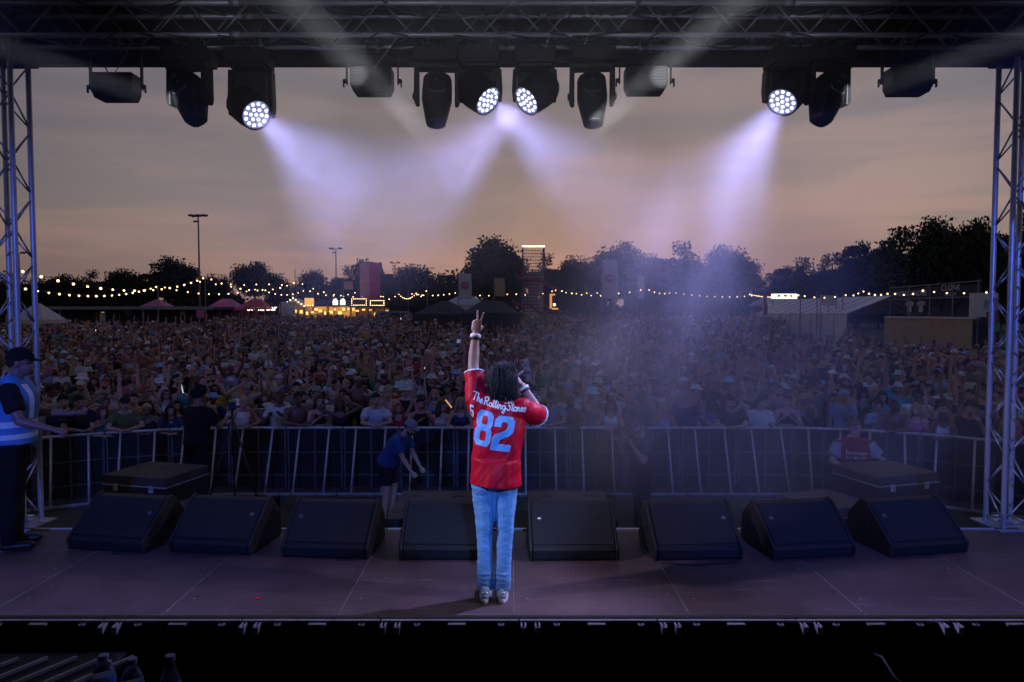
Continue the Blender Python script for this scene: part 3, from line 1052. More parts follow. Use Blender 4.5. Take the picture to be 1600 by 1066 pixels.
# ================================================================== pit: bass cabinets, cases, barriers
def sub(px0, px1, yn, yf, hgt, label, top='ply', yaw=0.0, grp='bass cabinets in the pit'):
    xc = ((px0 + px1) / 2 - 800) / F_PX * yn
    w = (px1 - px0) / F_PX * yn
    root = empty('bass_cabinet', (xc, (yn + yf) / 2, 0), yaw, label, 'speaker', grp)
    d = yf - yn
    for k in range(2):
        z0, z1 = (0.01, hgt / 2 - 0.004) if k == 0 else (hgt / 2 + 0.004, hgt - 0.02)
        MB().box(-w / 2, w / 2, -d / 2, d / 2, z0, z1).build('cabinet', 'cab', root, bevel=0.012)
        for s in (-1, 1):
            MB().box(s * w / 2 - 0.004, s * w / 2 + 0.004, -0.12, 0.12, z0 + 0.2, z0 + 0.32).build('handle_cup', 'black', root, bevel=0.003)
        MB().box(-w / 2 + 0.05, w / 2 - 0.05, d / 2 + 0.002, d / 2 + 0.012, z0 + 0.04, z1 - 0.04).build('grille', 'grille', root)
    MB().box(-w / 2 + 0.01, w / 2 - 0.01, -d / 2 + 0.01, d / 2 - 0.01, hgt - 0.019, hgt).build('top_board', top, root, bevel=0.004)
    for s in (-1, 1):
        for q in (-0.25, 0.25):
            MB().tube([(s * w * 0.28 + 0.07 * math.cos(t), q * d + 0.025 * math.sin(t) * 1.0, hgt + 0.003) for t in np.linspace(0, math.pi, 9)], 0.005, 5).build('recess_grip', 'black', root)
    return root


sub(598, 734, 7.35, 8.55, 1.12, 'bass cabinet with brown top left of the performer, below the barrier')
sub(828, 968, 7.35, 8.55, 1.12, 'bass cabinet with brown top right of the performer, below the barrier')


def flight_case(px, py, Y, size, yaw, label, lip=True):
    p = at(px, py, Y)
    root = empty('flight_case', (p.x, Y, 0), yaw, label, 'case', 'black cases stacked in the pit')
    w, d, hgt = size
    MB().box(-w / 2, w / 2, -d / 2, d / 2, 0.05, hgt - 0.12).build('body', 'black', root, bevel=0.01)
    MB().box(-w / 2 - 0.006, w / 2 + 0.006, -d / 2 - 0.006, d / 2 + 0.006, hgt - 0.116, hgt).build('lid', 'ply' if lip else 'black', root, bevel=0.01)
    MB().box(-w / 2 - 0.008, w / 2 + 0.008, -d / 2 - 0.008, d / 2 + 0.008, hgt - 0.13, hgt - 0.114).build('rim_band', 'alu_dull', root)
    for s in (-0.28, 0.28):
        lt = MB().cbox((s * w, -d / 2 - 0.012, hgt - 0.15), (0.07, 0.012, 0.09)).build('latch', 'alu', root, bevel=0.004)
        MB().cbox((s * w, -d / 2 - 0.02, hgt - 0.14), (0.03, 0.01, 0.03)).build('butterfly', 'badge', lt)
    for sx in (-1, 1):
        for sy in (-1, 1):
            MB().lathe([(0.03, -0.015), (0.03, 0.015)], 10, Matrix.Translation((sx * (w / 2 - 0.06), sy * (d / 2 - 0.06), 0.03)) @ Matrix.Rotation(R(90), 4, 'Y')).build('castor', 'rubber', root)
    return root


flight_case(245, 715, 9.0, (0.95, 0.8, 1.28), R(-14), 'black flight case with steel latches in the pit by the black-clad camera operator')
flight_case(300, 745, 8.0, (0.8, 0.75, 1.05), R(-20), 'lower dark case in front of the latched flight case')
flight_case(1382, 735, 9.0, (0.95, 0.8, 1.30), R(16), 'pale-lidded flight case in the pit below the man in the red football shirt')
flight_case(1290, 760, 8.3, (0.8, 0.75, 1.08), R(22), 'brown-topped case beside the pale-lidded flight case')


# crowd barrier: straight across the middle, bending towards the stage at both ends
BY = 12.9
M['dark_steel'] = mat('dark_steel', (0.10, 0.105, 0.115), 0.6, 0.5, 0.3, 7)
M['bright_rail'] = mat('worn_rail', (0.52, 0.53, 0.55), 0.5, 0.35, 0.25, 9, 0.1, 40)
def barrier_path():
    pts = []
    for k in range(-5, 6):
        pts.append(Vector((k * 1.07, BY, 0)))
    right = [pts[-1]]
    ang = R(0)
    for k in range(4):
        ang = min(ang + R(12), R(36))
        right.append(right[-1] + Vector((math.cos(ang), -math.sin(ang), 0)) * 1.07)
    left = [pts[0]]
    ang = 0
    for k in range(4):
        ang = min(ang + R(10), R(30))
        left.append(left[-1] + Vector((-math.cos(ang), -math.sin(ang), 0)) * 1.07)
    return left[::-1][:-1] + pts + right[1:]


BP = barrier_path()
_bar_cache = {}


def barrier_section(a, b, label):
    mid = (a + b) / 2
    yaw = math.atan2(b.y - a.y, b.x - a.x)
    root = empty('crowd_barrier', (mid.x, mid.y, 0), yaw, label, 'barrier', 'crowd barrier sections')
    w = 0.525
    if not _bar_cache:
        c = _bar_cache
        c['top_rail'] = (MB().tube([(-w, 0, 1.175), (w, 0, 1.175)], 0.026, 10).mesh('top_rail', 'bright_rail', True), (0, 0, 0))
        c['frame_post'] = (MB().box(-0.02, 0.02, -0.015, 0.015, 0.03, 1.155).mesh('frame_post', 'dark_steel'), None)
        c['strut'] = (MB().tube([(0, -0.03, 1.155), (0, -0.50, 0.04)], 0.021, 8).mesh('strut', 'bright_rail', True), None)
        c['mid_rail'] = (MB().box(-w + 0.02, w - 0.02, -0.012, 0.012, 0.69, 0.72).mesh('mid_rail', 'dark_steel'), (0, 0, 0))
        c['low_rail'] = (MB().box(-w + 0.02, w - 0.02, -0.012, 0.012, 0.26, 0.29).mesh('low_rail', 'dark_steel'), (0, 0, 0))
        c['mesh_panel'] = (MB().box(-w + 0.022, w - 0.022, 0.013, 0.018, 0.05, 1.14).mesh('mesh_panel', 'barrier_sheet'), (0, 0, 0))
        c['foot_plate'] = (MB().box(-w, w, -0.60, 0.55, 0.004, 0.022).mesh('foot_plate', 'dark_steel'), (0, 0, 0))
        c['foot_bar'] = (MB().box(-w, w, -0.53, -0.48, 0.024, 0.06).mesh('foot_bar', 'alu_dull'), (0, 0, 0))
    for nm, (me, l) in _bar_cache.items():
        if l is not None:
            inst(me, nm, root, l)
        elif nm == 'frame_post':
            for x in (-w + 0.02, 0.0, w - 0.02):
                inst(me, nm, root, (x, 0, 0))
        else:
            for x in (-0.28, 0.28):
                inst(me, nm, root, (x, 0, 0))
    return root


def sheet_mat():
    m = mat('barrier_mesh', (0.016, 0.017, 0.020), 0.7, 0.2, 0.3, 5)
    return m


M['barrier_sheet'] = sheet_mat()
NB = len(BP) - 1
for i in range(NB):
    m_ = (BP[i] + BP[i + 1]) / 2
    px = 800 + m_.x / m_.y * F_PX
    side = 'left' if px < 772 else 'right'
    n = sum(1 for q in range(NB) if ((800 + (BP[q] + BP[q + 1]).x / (BP[q] + BP[q + 1]).y * F_PX) < 772) == (px < 772) and abs((BP[q] + BP[q + 1]).x / 2 + 0.34) < abs(m_.x + 0.34)) + 1
    ordn = ['first', 'second', 'third', 'fourth', 'fifth', 'sixth', 'seventh', 'eighth', 'ninth', 'tenth', 'eleventh', 'twelfth', 'thirteenth'][n - 1]
    barrier_section(BP[i], BP[i + 1], 'aluminium crowd barrier section, %s to the %s of the performer' % (ordn, side))

# ================================================================== people
def skin_material():
    m, t, b = principled('skin')
    L = t.links.new
    oi = N(t, 'ShaderNodeObjectInfo')
    at_ = N(t, 'ShaderNodeAttribute')
    at_.attribute_name = 'headpos'
    sp = N(t, 'ShaderNodeSeparateXYZ')
    L(at_.outputs['Vector'], sp.inputs[0])

    def mth(op, a, bb=None):
        n = N(t, 'ShaderNodeMath', operation=op)
        for i, q in enumerate((a, bb)):
            if q is None:
                continue
            if isinstance(q, (int, float)):
                n.inputs[i].default_value = q
            else:
                L(q, n.inputs[i])
        return n.outputs[0]

    ax = mth('ABSOLUTE', sp.outputs['X'])
    front = mth('LESS_THAN', sp.outputs['Y'], -0.045)

    def ell(x, cx, rx, cz, rz):
        u = mth('DIVIDE', mth('SUBTRACT', x, cx), rx)
        v = mth('DIVIDE', mth('SUBTRACT', sp.outputs['Z'], cz), rz)
        d = mth('ADD', mth('MULTIPLY', u, u), mth('MULTIPLY', v, v))
        return mth('MULTIPLY', mth('LESS_THAN', d, 1.0), front)

    eyes = ell(ax, 0.031, 0.015, 0.002, 0.0075)
    brows = ell(ax, 0.033, 0.021, 0.024, 0.005)
    mouth = ell(sp.outputs['X'], 0.0, 0.026, -0.062, 0.009)
    n1 = N(t, 'ShaderNodeTexNoise')
    n1.inputs['Scale'].default_value = 14
    tc = N(t, 'ShaderNodeTexCoord')
    L(tc.outputs['Object'], n1.inputs[0])
    mr = N(t, 'ShaderNodeMapRange')
    mr.inputs['To Min'].default_value = 0.85
    mr.inputs['To Max'].default_value = 1.15
    L(n1.outputs['Fac'], mr.inputs['Value'])
    sc = N(t, 'ShaderNodeVectorMath', operation='SCALE')
    L(oi.outputs['Color'], sc.inputs[0])
    L(mr.outputs[0], sc.inputs['Scale'])
    cur = sc.outputs[0]
    for fac, col in ((mouth, (0.22, 0.07, 0.06, 1)), (brows, (0.03, 0.02, 0.015, 1)), (eyes, (0.02, 0.016, 0.014, 1))):
        mx = N(t, 'ShaderNodeMix', data_type='RGBA')
        L(fac, mx.inputs['Factor'])
        L(cur, mx.inputs['A'])
        mx.inputs['B'].default_value = col
        cur = mx.outputs['Result']
    L(cur, b.inputs['Base Color'])
    b.inputs['Roughness'].default_value = 0.48
    b.inputs['Subsurface Weight'].default_value = 0.0
    return m


M['skin'] = skin_material()
M['cloth'] = mat('cloth', (1, 1, 1), 0.85, 0, 0.12, 9, 0.35, 22, 0.2, objcol=True)
M['denim'] = mat('denim', (1, 1, 1), 0.9, 0, 0.22, 5, 0.4, 34, 0.15, objcol=True)
M['hair'] = mat('hair', (1, 1, 1), 0.75, 0, 0.35, 30, 0.6, 55, 0.2, objcol=True)
M['plain'] = mat('painted_plastic', (1, 1, 1), 0.4, 0, 0.05, 10, 0, 40, 0.5, objcol=True)


def V3(*a):
    return Vector(a)


def limb(mb, p0, p1, r0, r1, side=None, flat=1.0, ends='round', n=14, seg=4):
    """tapered limb between p0 and p1; cross-section an ellipse, `flat` = thickness across / along `side`"""
    p0, p1 = Vector(p0), Vector(p1)
    d = (p1 - p0)
    ln = d.length
    d = d.normalized() if ln > 1e-9 else V3(0, 0, 1)
    s = Vector(side) if side is not None else (V3(1, 0, 0) if abs(d.x) < 0.8 else V3(0, 1, 0))
    s = (s - d * s.dot(d)).normalized()
    w = d.cross(s)
    st = []
    if ends == 'round':
        for a in (80, 50, 22):
            st.append((-math.sin(R(a)) * r0 * min(1, flat + 0.2), r0 * math.cos(R(a))))
    for i in range(seg + 1):
        t = i / seg
        st.append((ln * t, r0 + (r1 - r0) * t))
    if ends == 'round':
        for a in (22, 50, 80):
            st.append((ln + math.sin(R(a)) * r1 * min(1, flat + 0.2), r1 * math.cos(R(a))))
    vs, fs = [], []
    for (h_, r) in st:
        for j in range(n):
            a = 2 * math.pi * j / n
            vs.append(p0 + d * h_ + s * (math.cos(a) * r) + w * (math.sin(a) * r * flat))
    for i in range(len(st) - 1):
        for j in range(n):
            a0, a1 = i * n + j, i * n + (j + 1) % n
            fs.append((a0, a1, a1 + n, a0 + n))
    fs.append(tuple(range(n))[::-1])
    fs.append(tuple(range((len(st) - 1) * n, len(st) * n)))
    mb.add(vs, fs)
    return mb


def blob(mb, c, r, m=None):
    mm = Matrix.Translation(Vector(c)) if m is None else m @ Matrix.Translation(Vector(c))
    mb.sphere((0, 0, 0), r, 14, 10, mm)


WORK = bpy.data.scenes.new('work')        # a scratch scene so that evaluating one modifier stack stays cheap


def evaluated(ob):
    WORK.collection.objects.link(ob)
    with bpy.context.temp_override(scene=WORK, view_layer=WORK.view_layers[0]):
        dg = bpy.context.evaluated_depsgraph_get()
        new = bpy.data.meshes.new_from_object(ob.evaluated_get(dg))
    bpy.data.objects.remove(ob)
    return new


def remesh(mb, name, voxel, ratio=1.0, smooth=4):
    me = mb.mesh(name)
    ob = bpy.data.objects.new('tmp', me)
    md = ob.modifiers.new('r', 'REMESH')
    md.mode = 'VOXEL'
    md.voxel_size = voxel
    if smooth:
        s = ob.modifiers.new('s', 'SMOOTH')
        s.factor = 0.5
        s.iterations = smooth
    if ratio < 1.0:
        d = ob.modifiers.new('d', 'DECIMATE')
        d.ratio = ratio
    new = evaluated(ob)
    new.name = name
    bpy.data.meshes.remove(me)
    return new


def displace(me, amp, scale, stretch=(1, 1, 1), seed=0.0, keep=None, shear=0.0):
    """pushes vertices along their normals by noise: folds and creases"""
    n = len(me.vertices)
    co = np.empty(n * 3)
    me.vertices.foreach_get('co', co)
    co = co.reshape(-1, 3)
    no = np.array([v.normal[:] for v in me.vertices])
    out = co.copy()
    for i in range(n):
        p = co[i]
        q = Vector(((p[0] + shear * p[2]) * scale * stretch[0] + seed, p[1] * scale * stretch[1], p[2] * scale * stretch[2]))
        a = mnoise.noise(q) + 0.5 * mnoise.noise(q * 2.3)
        k = amp if keep is None else amp * keep(p)
        out[i] += no[i] * a * k
    me.vertices.foreach_set('co', out.reshape(-1))
    me.update()


FING = {'index': (0.027, 0.075), 'middle': (0.009, 0.083), 'ring': (-0.009, 0.077), 'pinky': (-0.027, 0.060)}


def hand(mb, wrist, d, side, style='open', s=1.0, fr=0.0088):
    """palm, four fingers and a thumb; `side` points to the thumb, palm normal = the way the fingers curl"""
    d = Vector(d).normalized()
    side = Vector(side)
    side = (side - d * side.dot(d)).normalized()
    pn = style[1] if isinstance(style, tuple) else None
    kind = style[0] if isinstance(style, tuple) else style
    nrm = Vector(pn) if pn is not None else side.cross(d)
    nrm = (nrm - d * nrm.dot(d) - side * nrm.dot(side)).normalized()
    limb(mb, wrist, wrist + d * 0.05 * s, 0.027 * s, 0.038 * s, side, 0.52)
    limb(mb, wrist + d * 0.035 * s, wrist + d * 0.088 * s, 0.040 * s, 0.039 * s, side, 0.42)
    spread = {'open': 1.6, 'V': 1.0, 'fist': 1.0, 'grip': 1.0, 'flat': 1.0}[kind]
    for nm, (off, ln) in FING.items():
        base = wrist + d * (0.092 - abs(off) * 0.18) * s + side * off * s
        ang = (off / 0.027) * 0.10 * spread
        if kind == 'V' and nm in ('index', 'middle'):
            ang = 0.20 if nm == 'index' else -0.16
        dirn = (d * math.cos(ang) + side * math.sin(ang)).normalized()
        curl = {'open': (8, 10, 8), 'flat': (4, 4, 4), 'V': (4, 4, 3) if nm in ('index', 'middle') else (78, 95, 60), 'fist': (78, 92, 55), 'grip': (58, 70, 45)}[kind]
        p = base
        a = 0
        for k, frac in enumerate((0.46, 0.30, 0.24)):
            a += R(curl[k])
            q = p + (dirn * math.cos(a) + nrm * math.sin(a)) * ln * s * frac * 1.12
            limb(mb, p, q, fr * s * (1 - 0.06 * k), fr * s * (0.97 - 0.07 * k), side, 1.0, 'round', 8, 1)
            p = q
    tb = wrist + d * 0.028 * s + side * 0.030 * s
    if kind in ('open', 'flat'):
        t1 = tb + (side * 0.72 + d * 0.7) * 0.042 * s
        t2 = t1 + (side * 0.45 + d * 0.9) * 0.034 * s
    else:
        t1 = tb + (side * 0.35 + d * 0.75 + nrm * 0.5) * 0.042 * s
        t2 = t1 + (-side * 0.75 + d * 0.45 + nrm * 0.35) * 0.036 * s
    limb(mb, tb, t1, 0.0125 * s, 0.0105 * s, None, 1.0, 'round', 8, 1)
    limb(mb, t1, t2, 0.0105 * s, 0.0085 * s, None, 1.0, 'round', 8, 1)


def skeleton(sex='m', H=1.75, lean=0.0, roll=0.0, head=(0, 0, 0), aL=None, aR=None, lL=None, lR=None, J0=None):
    """joint positions, facing -Y, feet on z=0; +X is the person's left"""
    s = H / 1.75
    shw = 0.185 if sex == 'm' else 0.160
    hipw = 0.088 if sex == 'm' else 0.092
    J = {}
    dn = V3(0, 0, -1)
    lL = lL or (V3(0.05, 0, -1), V3(0.02, 0.03, -1))
    lR = lR or (V3(-0.05, 0, -1), V3(-0.02, 0.03, -1))
    P = V3(0, 0, 0)
    T = Matrix.Rotation(lean, 3, 'X') @ Matrix.Rotation(roll, 3, 'Y')
    J['pelvis'] = P
    J['waist'] = T @ V3(0, 0.005, 0.13)
    J['chest'] = T @ V3(0, 0.008, 0.33)
    J['neck'] = T @ V3(0, 0.02, 0.50)
    J['nt'] = T @ V3(0, 0.0, 0.575)
    J['T'] = T
    for sd, sg, arm, leg in (('L', 1, aL, lL), ('R', -1, aR, lR)):
        lift = 0.0
        arm = arm or (V3(sg * 0.16, -0.02, -1), V3(sg * 0.02, -0.22, -1))
        ud, fd = Vector(arm[0]).normalized(), Vector(arm[1]).normalized()
        lift = max(0.0, ud.z) * 0.06
        J['s' + sd] = T @ V3(sg * (shw - lift * 0.5), 0.01, 0.445 + lift)
        J['e' + sd] = J['s' + sd] + ud * 0.285
        J['w' + sd] = J['e' + sd] + fd * 0.255
        J['d' + sd] = Vector(arm[2]).normalized() if len(arm) > 2 and arm[2] is not None else fd
        J['h' + sd] = V3(sg * hipw, 0, -0.05)
        J['k' + sd] = J['h' + sd] + Vector(leg[0]).normalized() * 0.42
        J['a' + sd] = J['k' + sd] + Vector(leg[1]).normalized() * 0.41
    lo = min(J['aL'].z, J['aR'].z) - 0.085
    for k in list(J):
        if k not in ('T', 'dL', 'dR'):
            J[k] = (J[k] - V3(0, 0, lo)) * s
    J['s'] = s
    hp, hy, hr = head
    HR = T @ Matrix.Rotation(hy, 3, 'Z') @ Matrix.Rotation(hp - lean * 0.7, 3, 'X') @ Matrix.Rotation(hr, 3, 'Y')
    hc = J['nt'] + HR @ V3(0, -0.02, 0.098) * s
    J['HM'] = Matrix.Translation(hc) @ HR.to_4x4() @ Matrix.Scale(s, 4)
    if J0:
        J.update(J0)
    return J


def body_mesh(J, sex, fat=1.0, hands=('open', 'open'), hand_side=(None, None), name='person', voxel=0.015, ratio=0.3, feet=True, fr=0.0105, leg=1.0):
    mb = MB()
    s = J['s']
    T = J['T'].to_4x4()

    def TM(p):
        return Matrix.Translation(Vector(p)) @ T

    male = sex == 'm'
    X = T.to_3x3() @ V3(1, 0, 0)
    f = fat
    blob(mb, (0, 0, 0), (0.160 * s * f, 0.112 * s * f, 0.115 * s), TM(J['pelvis']))
    limb(mb, J['pelvis'], J['waist'], 0.150 * s * f, (0.140 if male else 0.118) * s * f, X, 0.70)
    limb(mb, J['waist'], J['chest'], (0.140 if male else 0.118) * s * f, (0.160 if male else 0.138) * s * f, X, 0.70)
    blob(mb, (0, 0, 0.01), ((0.168 if male else 0.142) * s * f, 0.112 * s * f, 0.155 * s), TM(J['chest']))
    limb(mb, J['sL'], J['sR'], 0.060 * s, 0.060 * s, (0, 1, 0), 0.95)
    nk = J['neck']
    for sd in 'LR':
        limb(mb, nk + (J['nt'] - nk) * 0.45, J['s' + sd].lerp(nk, 0.12), 0.05 * s, 0.05 * s, (0, 1, 0), 0.8)
    if not male:
        for sg in (-1, 1):
            blob(mb, (sg * 0.066, -0.088, -0.005), (0.06 * s, 0.055 * s, 0.058 * s), TM(J['chest']))
    limb(mb, nk - V3(0, 0, 0.05 * s), J['HM'] @ V3(0, 0.02, -0.05), (0.060 if male else 0.05) * s, (0.055 if male else 0.046) * s)
    H = J['HM']
    blob(mb, (0, 0.014, 0.022), (0.076, 0.096, 0.097), H)
    blob(mb, (0, -0.022, -0.042), (0.060 if male else 0.056, 0.068, 0.074), H)
    blob(mb, (0, -0.05, -0.094), (0.028, 0.028, 0.022), H)
    limb(mb, H @ V3(0, -0.086, 0.010), H @ V3(0, -0.099, -0.026), 0.009 * s, 0.0125 * s, None, 1, 'round', 8, 1)
    blob(mb, (0, -0.080, 0.024), (0.05, 0.014, 0.010), H)
    blob(mb, (0, -0.086, -0.062), (0.025, 0.011, 0.012), H)
    for sg in (-1, 1):
        blob(mb, (sg * 0.077, 0.012, -0.008), (0.011, 0.02, 0.032), H)
    k = 1.0 if male else 0.86
    for i, sd in enumerate('LR'):
        sg = 1 if sd == 'L' else -1
        S, E, Wt = J['s' + sd], J['e' + sd], J['w' + sd]
        blob(mb, S, (0.062 * k * s, 0.06 * k * s, 0.062 * k * s))
        limb(mb, S, E, 0.052 * k * s * f, 0.041 * k * s, None, 0.95)
        limb(mb, E, E.lerp(Wt, 0.35), 0.041 * k * s, 0.042 * k * s, None, 0.95)
        limb(mb, E.lerp(Wt, 0.35), Wt, 0.042 * k * s, 0.027 * k * s, None, 0.85)
        hs = hand_side[i]
        if hs is None:
            fd = J['d' + sd]
            hs = V3(-sg, 0, 0) if fd.z > 0.3 else V3(0, -1, 0.2)
            if abs(fd.dot(Vector(hs))) > 0.85:
                hs = V3(-sg, 0, 0.4)
        hand(mb, Wt, J['d' + sd], hs, hands[i], s * (1.0 if male else 0.92), fr)
        Hp, K, A = J['h' + sd], J['k' + sd], J['a' + sd]
        limb(mb, Hp, K, 0.090 * s * f * leg, 0.056 * s * leg, None, 1.0)
        limb(mb, K, K.lerp(A, 0.3), 0.056 * s * leg, 0.056 * s * leg, None, 1.0)
        limb(mb, K.lerp(A, 0.3), A, 0.056 * s * leg, 0.036 * s * leg, None, 1.0)
        if feet:
            limb(mb, A + V3(0, 0.025 * s, -0.045 * s), A + V3(0.01 * sg, -0.15 * s, -0.055 * s), 0.038 * s, 0.032 * s, (1, 0, 0), 0.75)
    me = remesh(mb, name, voxel, ratio, 3)
    stamp_head(me, H)
    me.materials.append(M['skin'])
    me.shade_smooth()
    return me


def stamp_head(me, H):
    n = len(me.vertices)
    co = np.empty(n * 3)
    me.vertices.foreach_get('co', co)
    co = co.reshape(-1, 3)
    inv = np.array(H.inverted())
    loc = co @ inv[:3, :3].T + inv[:3, 3]
    a = me.attributes.new('headpos', 'FLOAT_VECTOR', 'POINT')
    a.data.foreach_set('vector', loc.reshape(-1).astype(np.float32))


def top_mesh(J, sex, kind='tee', fat=1.0, voxel=0.016, ratio=0.3, loose=0.0, name='shirt', folds=0.006):
    mb = MB()
    s = J['s']
    T = J['T'].to_4x4()
    X = T.to_3x3() @ V3(1, 0, 0)

    def TM(p):
        return Matrix.Translation(Vector(p)) @ T

    male = sex == 'm'
    f = fat
    g = 0.014 + loose
    wr = (0.140 if male else 0.118) * f + g * 1.5
    cr_ = (0.168 if male else 0.142) * f + g
    if kind == 'crop':
        limb(mb, J['chest'] - (T.to_3x3() @ V3(0, 0, 0.10 * s)), J['chest'] + (T.to_3x3() @ V3(0, 0, 0.05 * s)), (cr_ - 0.012) * s, (cr_ - 0.005) * s, X, 0.74, 'flat')
    else:
        hem = J['pelvis'] - (T.to_3x3() @ V3(0, 0, (0.02 + loose) * s))
        limb(mb, hem, J['waist'], (0.162 * f + g * 1.4) * s, wr * s, X, 0.73, 'flat')
        limb(mb, J['waist'], J['chest'], wr * s, cr_ * s, X, 0.72, 'round')
    blob(mb, (0, 0, 0.0), (cr_ * s, (0.112 * f + g) * s, 0.135 * s), TM(J['chest']))
    if not male:
        for sg in (-1, 1):
            blob(mb, (sg * 0.066, -0.088, -0.005), (0.072 * s, 0.068 * s, 0.07 * s), TM(J['chest']))
    nk = J['neck']
    for sd in 'LR':
        S, E = J['s' + sd], J['e' + sd]
        if kind == 'tee':
            limb(mb, J['chest'].lerp(nk, 0.55), S, 0.088 * s, 0.072 * s, (0, 1, 0), 0.9)
            limb(mb, nk.lerp(S, 0.3) + V3(0, 0, 0.0), S, 0.058 * s, 0.070 * s, (0, 1, 0), 0.9)
            limb(mb, S, S.lerp(E, 0.62 + loose * 6), (0.066 + loose) * s, (0.070 + loose * 1.3) * s, None, 0.95, 'flat')
        else:
            # straps
            a = J['chest'] + (T.to_3x3() @ V3((1 if sd == 'L' else -1) * 0.085, -0.09, 0.06)) * s
            b = nk.lerp(S, 0.52) + (T.to_3x3() @ V3(0, 0, 0.045)) * s
            c = J['chest'] + (T.to_3x3() @ V3((1 if sd == 'L' else -1) * 0.085, 0.10, 0.06)) * s
            w = 0.030 if male else 0.018
            limb(mb, a, b, w * s * 1.2, w * s, X, 0.8)
            limb(mb, b, c, w * s, w * s * 1.2, X, 0.8)
    me = remesh(mb, name, voxel, ratio, 3)
    if folds:
        displace(me, folds, 9.0, (1.0, 1.0, 0.55), random.random() * 50)
    me.materials.append(M['cloth'])
    me.shade_smooth()
    return me


def legs_mesh(J, sex, kind='trousers', fat=1.0, voxel=0.017, ratio=0.25, name='trousers', folds=0.005, flare=0.0):
    mb = MB()
    s = J['s']
    T = J['T'].to_4x4()
    blob(mb, (0, 0, -0.01), (0.168 * s * fat, 0.122 * s * fat, 0.125 * s), Matrix.Translation(J['pelvis']))
    for sd in 'LR':
        Hp, K, A = J['h' + sd], J['k' + sd], J['a' + sd]
        if kind == 'shorts':
            limb(mb, Hp, Hp.lerp(K, 0.75), 0.100 * s * fat, 0.088 * s, None, 1, 'flat')
        else:
            limb(mb, Hp, K, 0.099 * s * fat, (0.070 + flare) * s, None, 1.0)
            limb(mb, K, A + (A - K).normalized() * 0.025 * s, (0.070 + flare) * s, (0.058 + flare * 1.4) * s, None, 1.0, 'flat')
    me = remesh(mb, name, voxel, ratio, 3)
    if folds:
        displace(me, folds, 11.0, (1.0, 1.0, 0.7), random.random() * 50)
    me.materials.append(M['denim'])
    me.shade_smooth()
    return me


# ---- hair, hats and glasses in head space (metres, face towards -Y)
def cap_shell(mb, k, zcut_front, zcut_back, n=24, rows=9, rough=0.0, seed=0):
    """shell over the cranium, ending at a hairline that is high in front and low behind"""
    vs, fs = [], []
    for i in range(rows + 1):
        t = i / rows
        for j in range(n):
            a = 2 * math.pi * j / n
            back = 0.5 + 0.5 * math.sin(a)          # 1 at the back (+Y)
            back = back * back * (3 - 2 * back)
            zc = zcut_front + (zcut_back - zcut_front) * back
            th_end = math.acos(max(-0.95, min(0.98, (zc - 0.022) / (0.097 * k))))
            th = th_end * t
            rr = 1.0 + (rough * mnoise.noise(Vector((math.cos(a) * 3 + seed, math.sin(a) * 3, t * 4))))
            vs.append((0.076 * k * rr * math.sin(th) * math.cos(a), 0.014 + 0.096 * k * rr * math.sin(th) * math.sin(a), 0.022 + 0.097 * k * rr * math.cos(th)))
    for i in range(rows):
        for j in range(n):
            a0, a1 = i * n + j, i * n + (j + 1) % n
            if i == 0:
                fs.append((a0, a0 + n, a1 + n))
            else:
                fs.append((a0, a0 + n, a1 + n, a1))
    fs.append(tuple(range(rows * n, (rows + 1) * n)))
    mb.add(vs, fs)


def hair_mesh(kind, seed):
    mb = MB()
    if kind == 'short':
        cap_shell(mb, 1.10, 0.055, -0.055, rough=0.10, seed=seed)
    elif kind == 'curly':
        cap_shell(mb, 1.22, 0.06, -0.05, rough=0.35, seed=seed)
    elif kind in ('long', 'ponytail', 'bun'):
        cap_shell(mb, 1.11, 0.06, -0.07, rough=0.08, seed=seed)
        if kind == 'long':
            for q in range(13):
                a = R(-22 + 224 * q / 12)
                x, y = 0.08 * math.cos(a), 0.02 + 0.085 * math.sin(a)
                ln = 0.20 + 0.09 * math.sin(a) + 0.03 * math.sin(q * 5 + seed)
                pts = [(x * 0.95, y * 0.95, 0.04), (x * 1.12, y * 1.05, -0.05), (x * 1.2, y * 1.12, -0.05 - ln * 0.55), (x * 1.12, y * 1.1 + 0.01, -0.05 - ln)]
                mb.tube(pts, [0.024, 0.028, 0.026, 0.010], 6)
        elif kind == 'ponytail':
            mb.tube([(0, 0.10, 0.05), (0, 0.15, 0.04), (0, 0.165, -0.04), (0, 0.14, -0.15)], [0.02, 0.03, 0.03, 0.01], 8)
        else:
            mb.sphere((0, 0.07, 0.125), (0.042, 0.042, 0.036), 10, 7)
    elif kind == 'beard':
        vs_ = MB()
        vs_.sphere((0, -0.028, -0.066), (0.061, 0.068, 0.058), 14, 9)
        keep = [f for f in vs_.f if all(vs_.v[i][2] < -0.045 and vs_.v[i][1] < 0.012 for i in f)]
        mb.add(vs_.v, keep)
    me = mb.mesh('hair', 'hair', True)
    return me


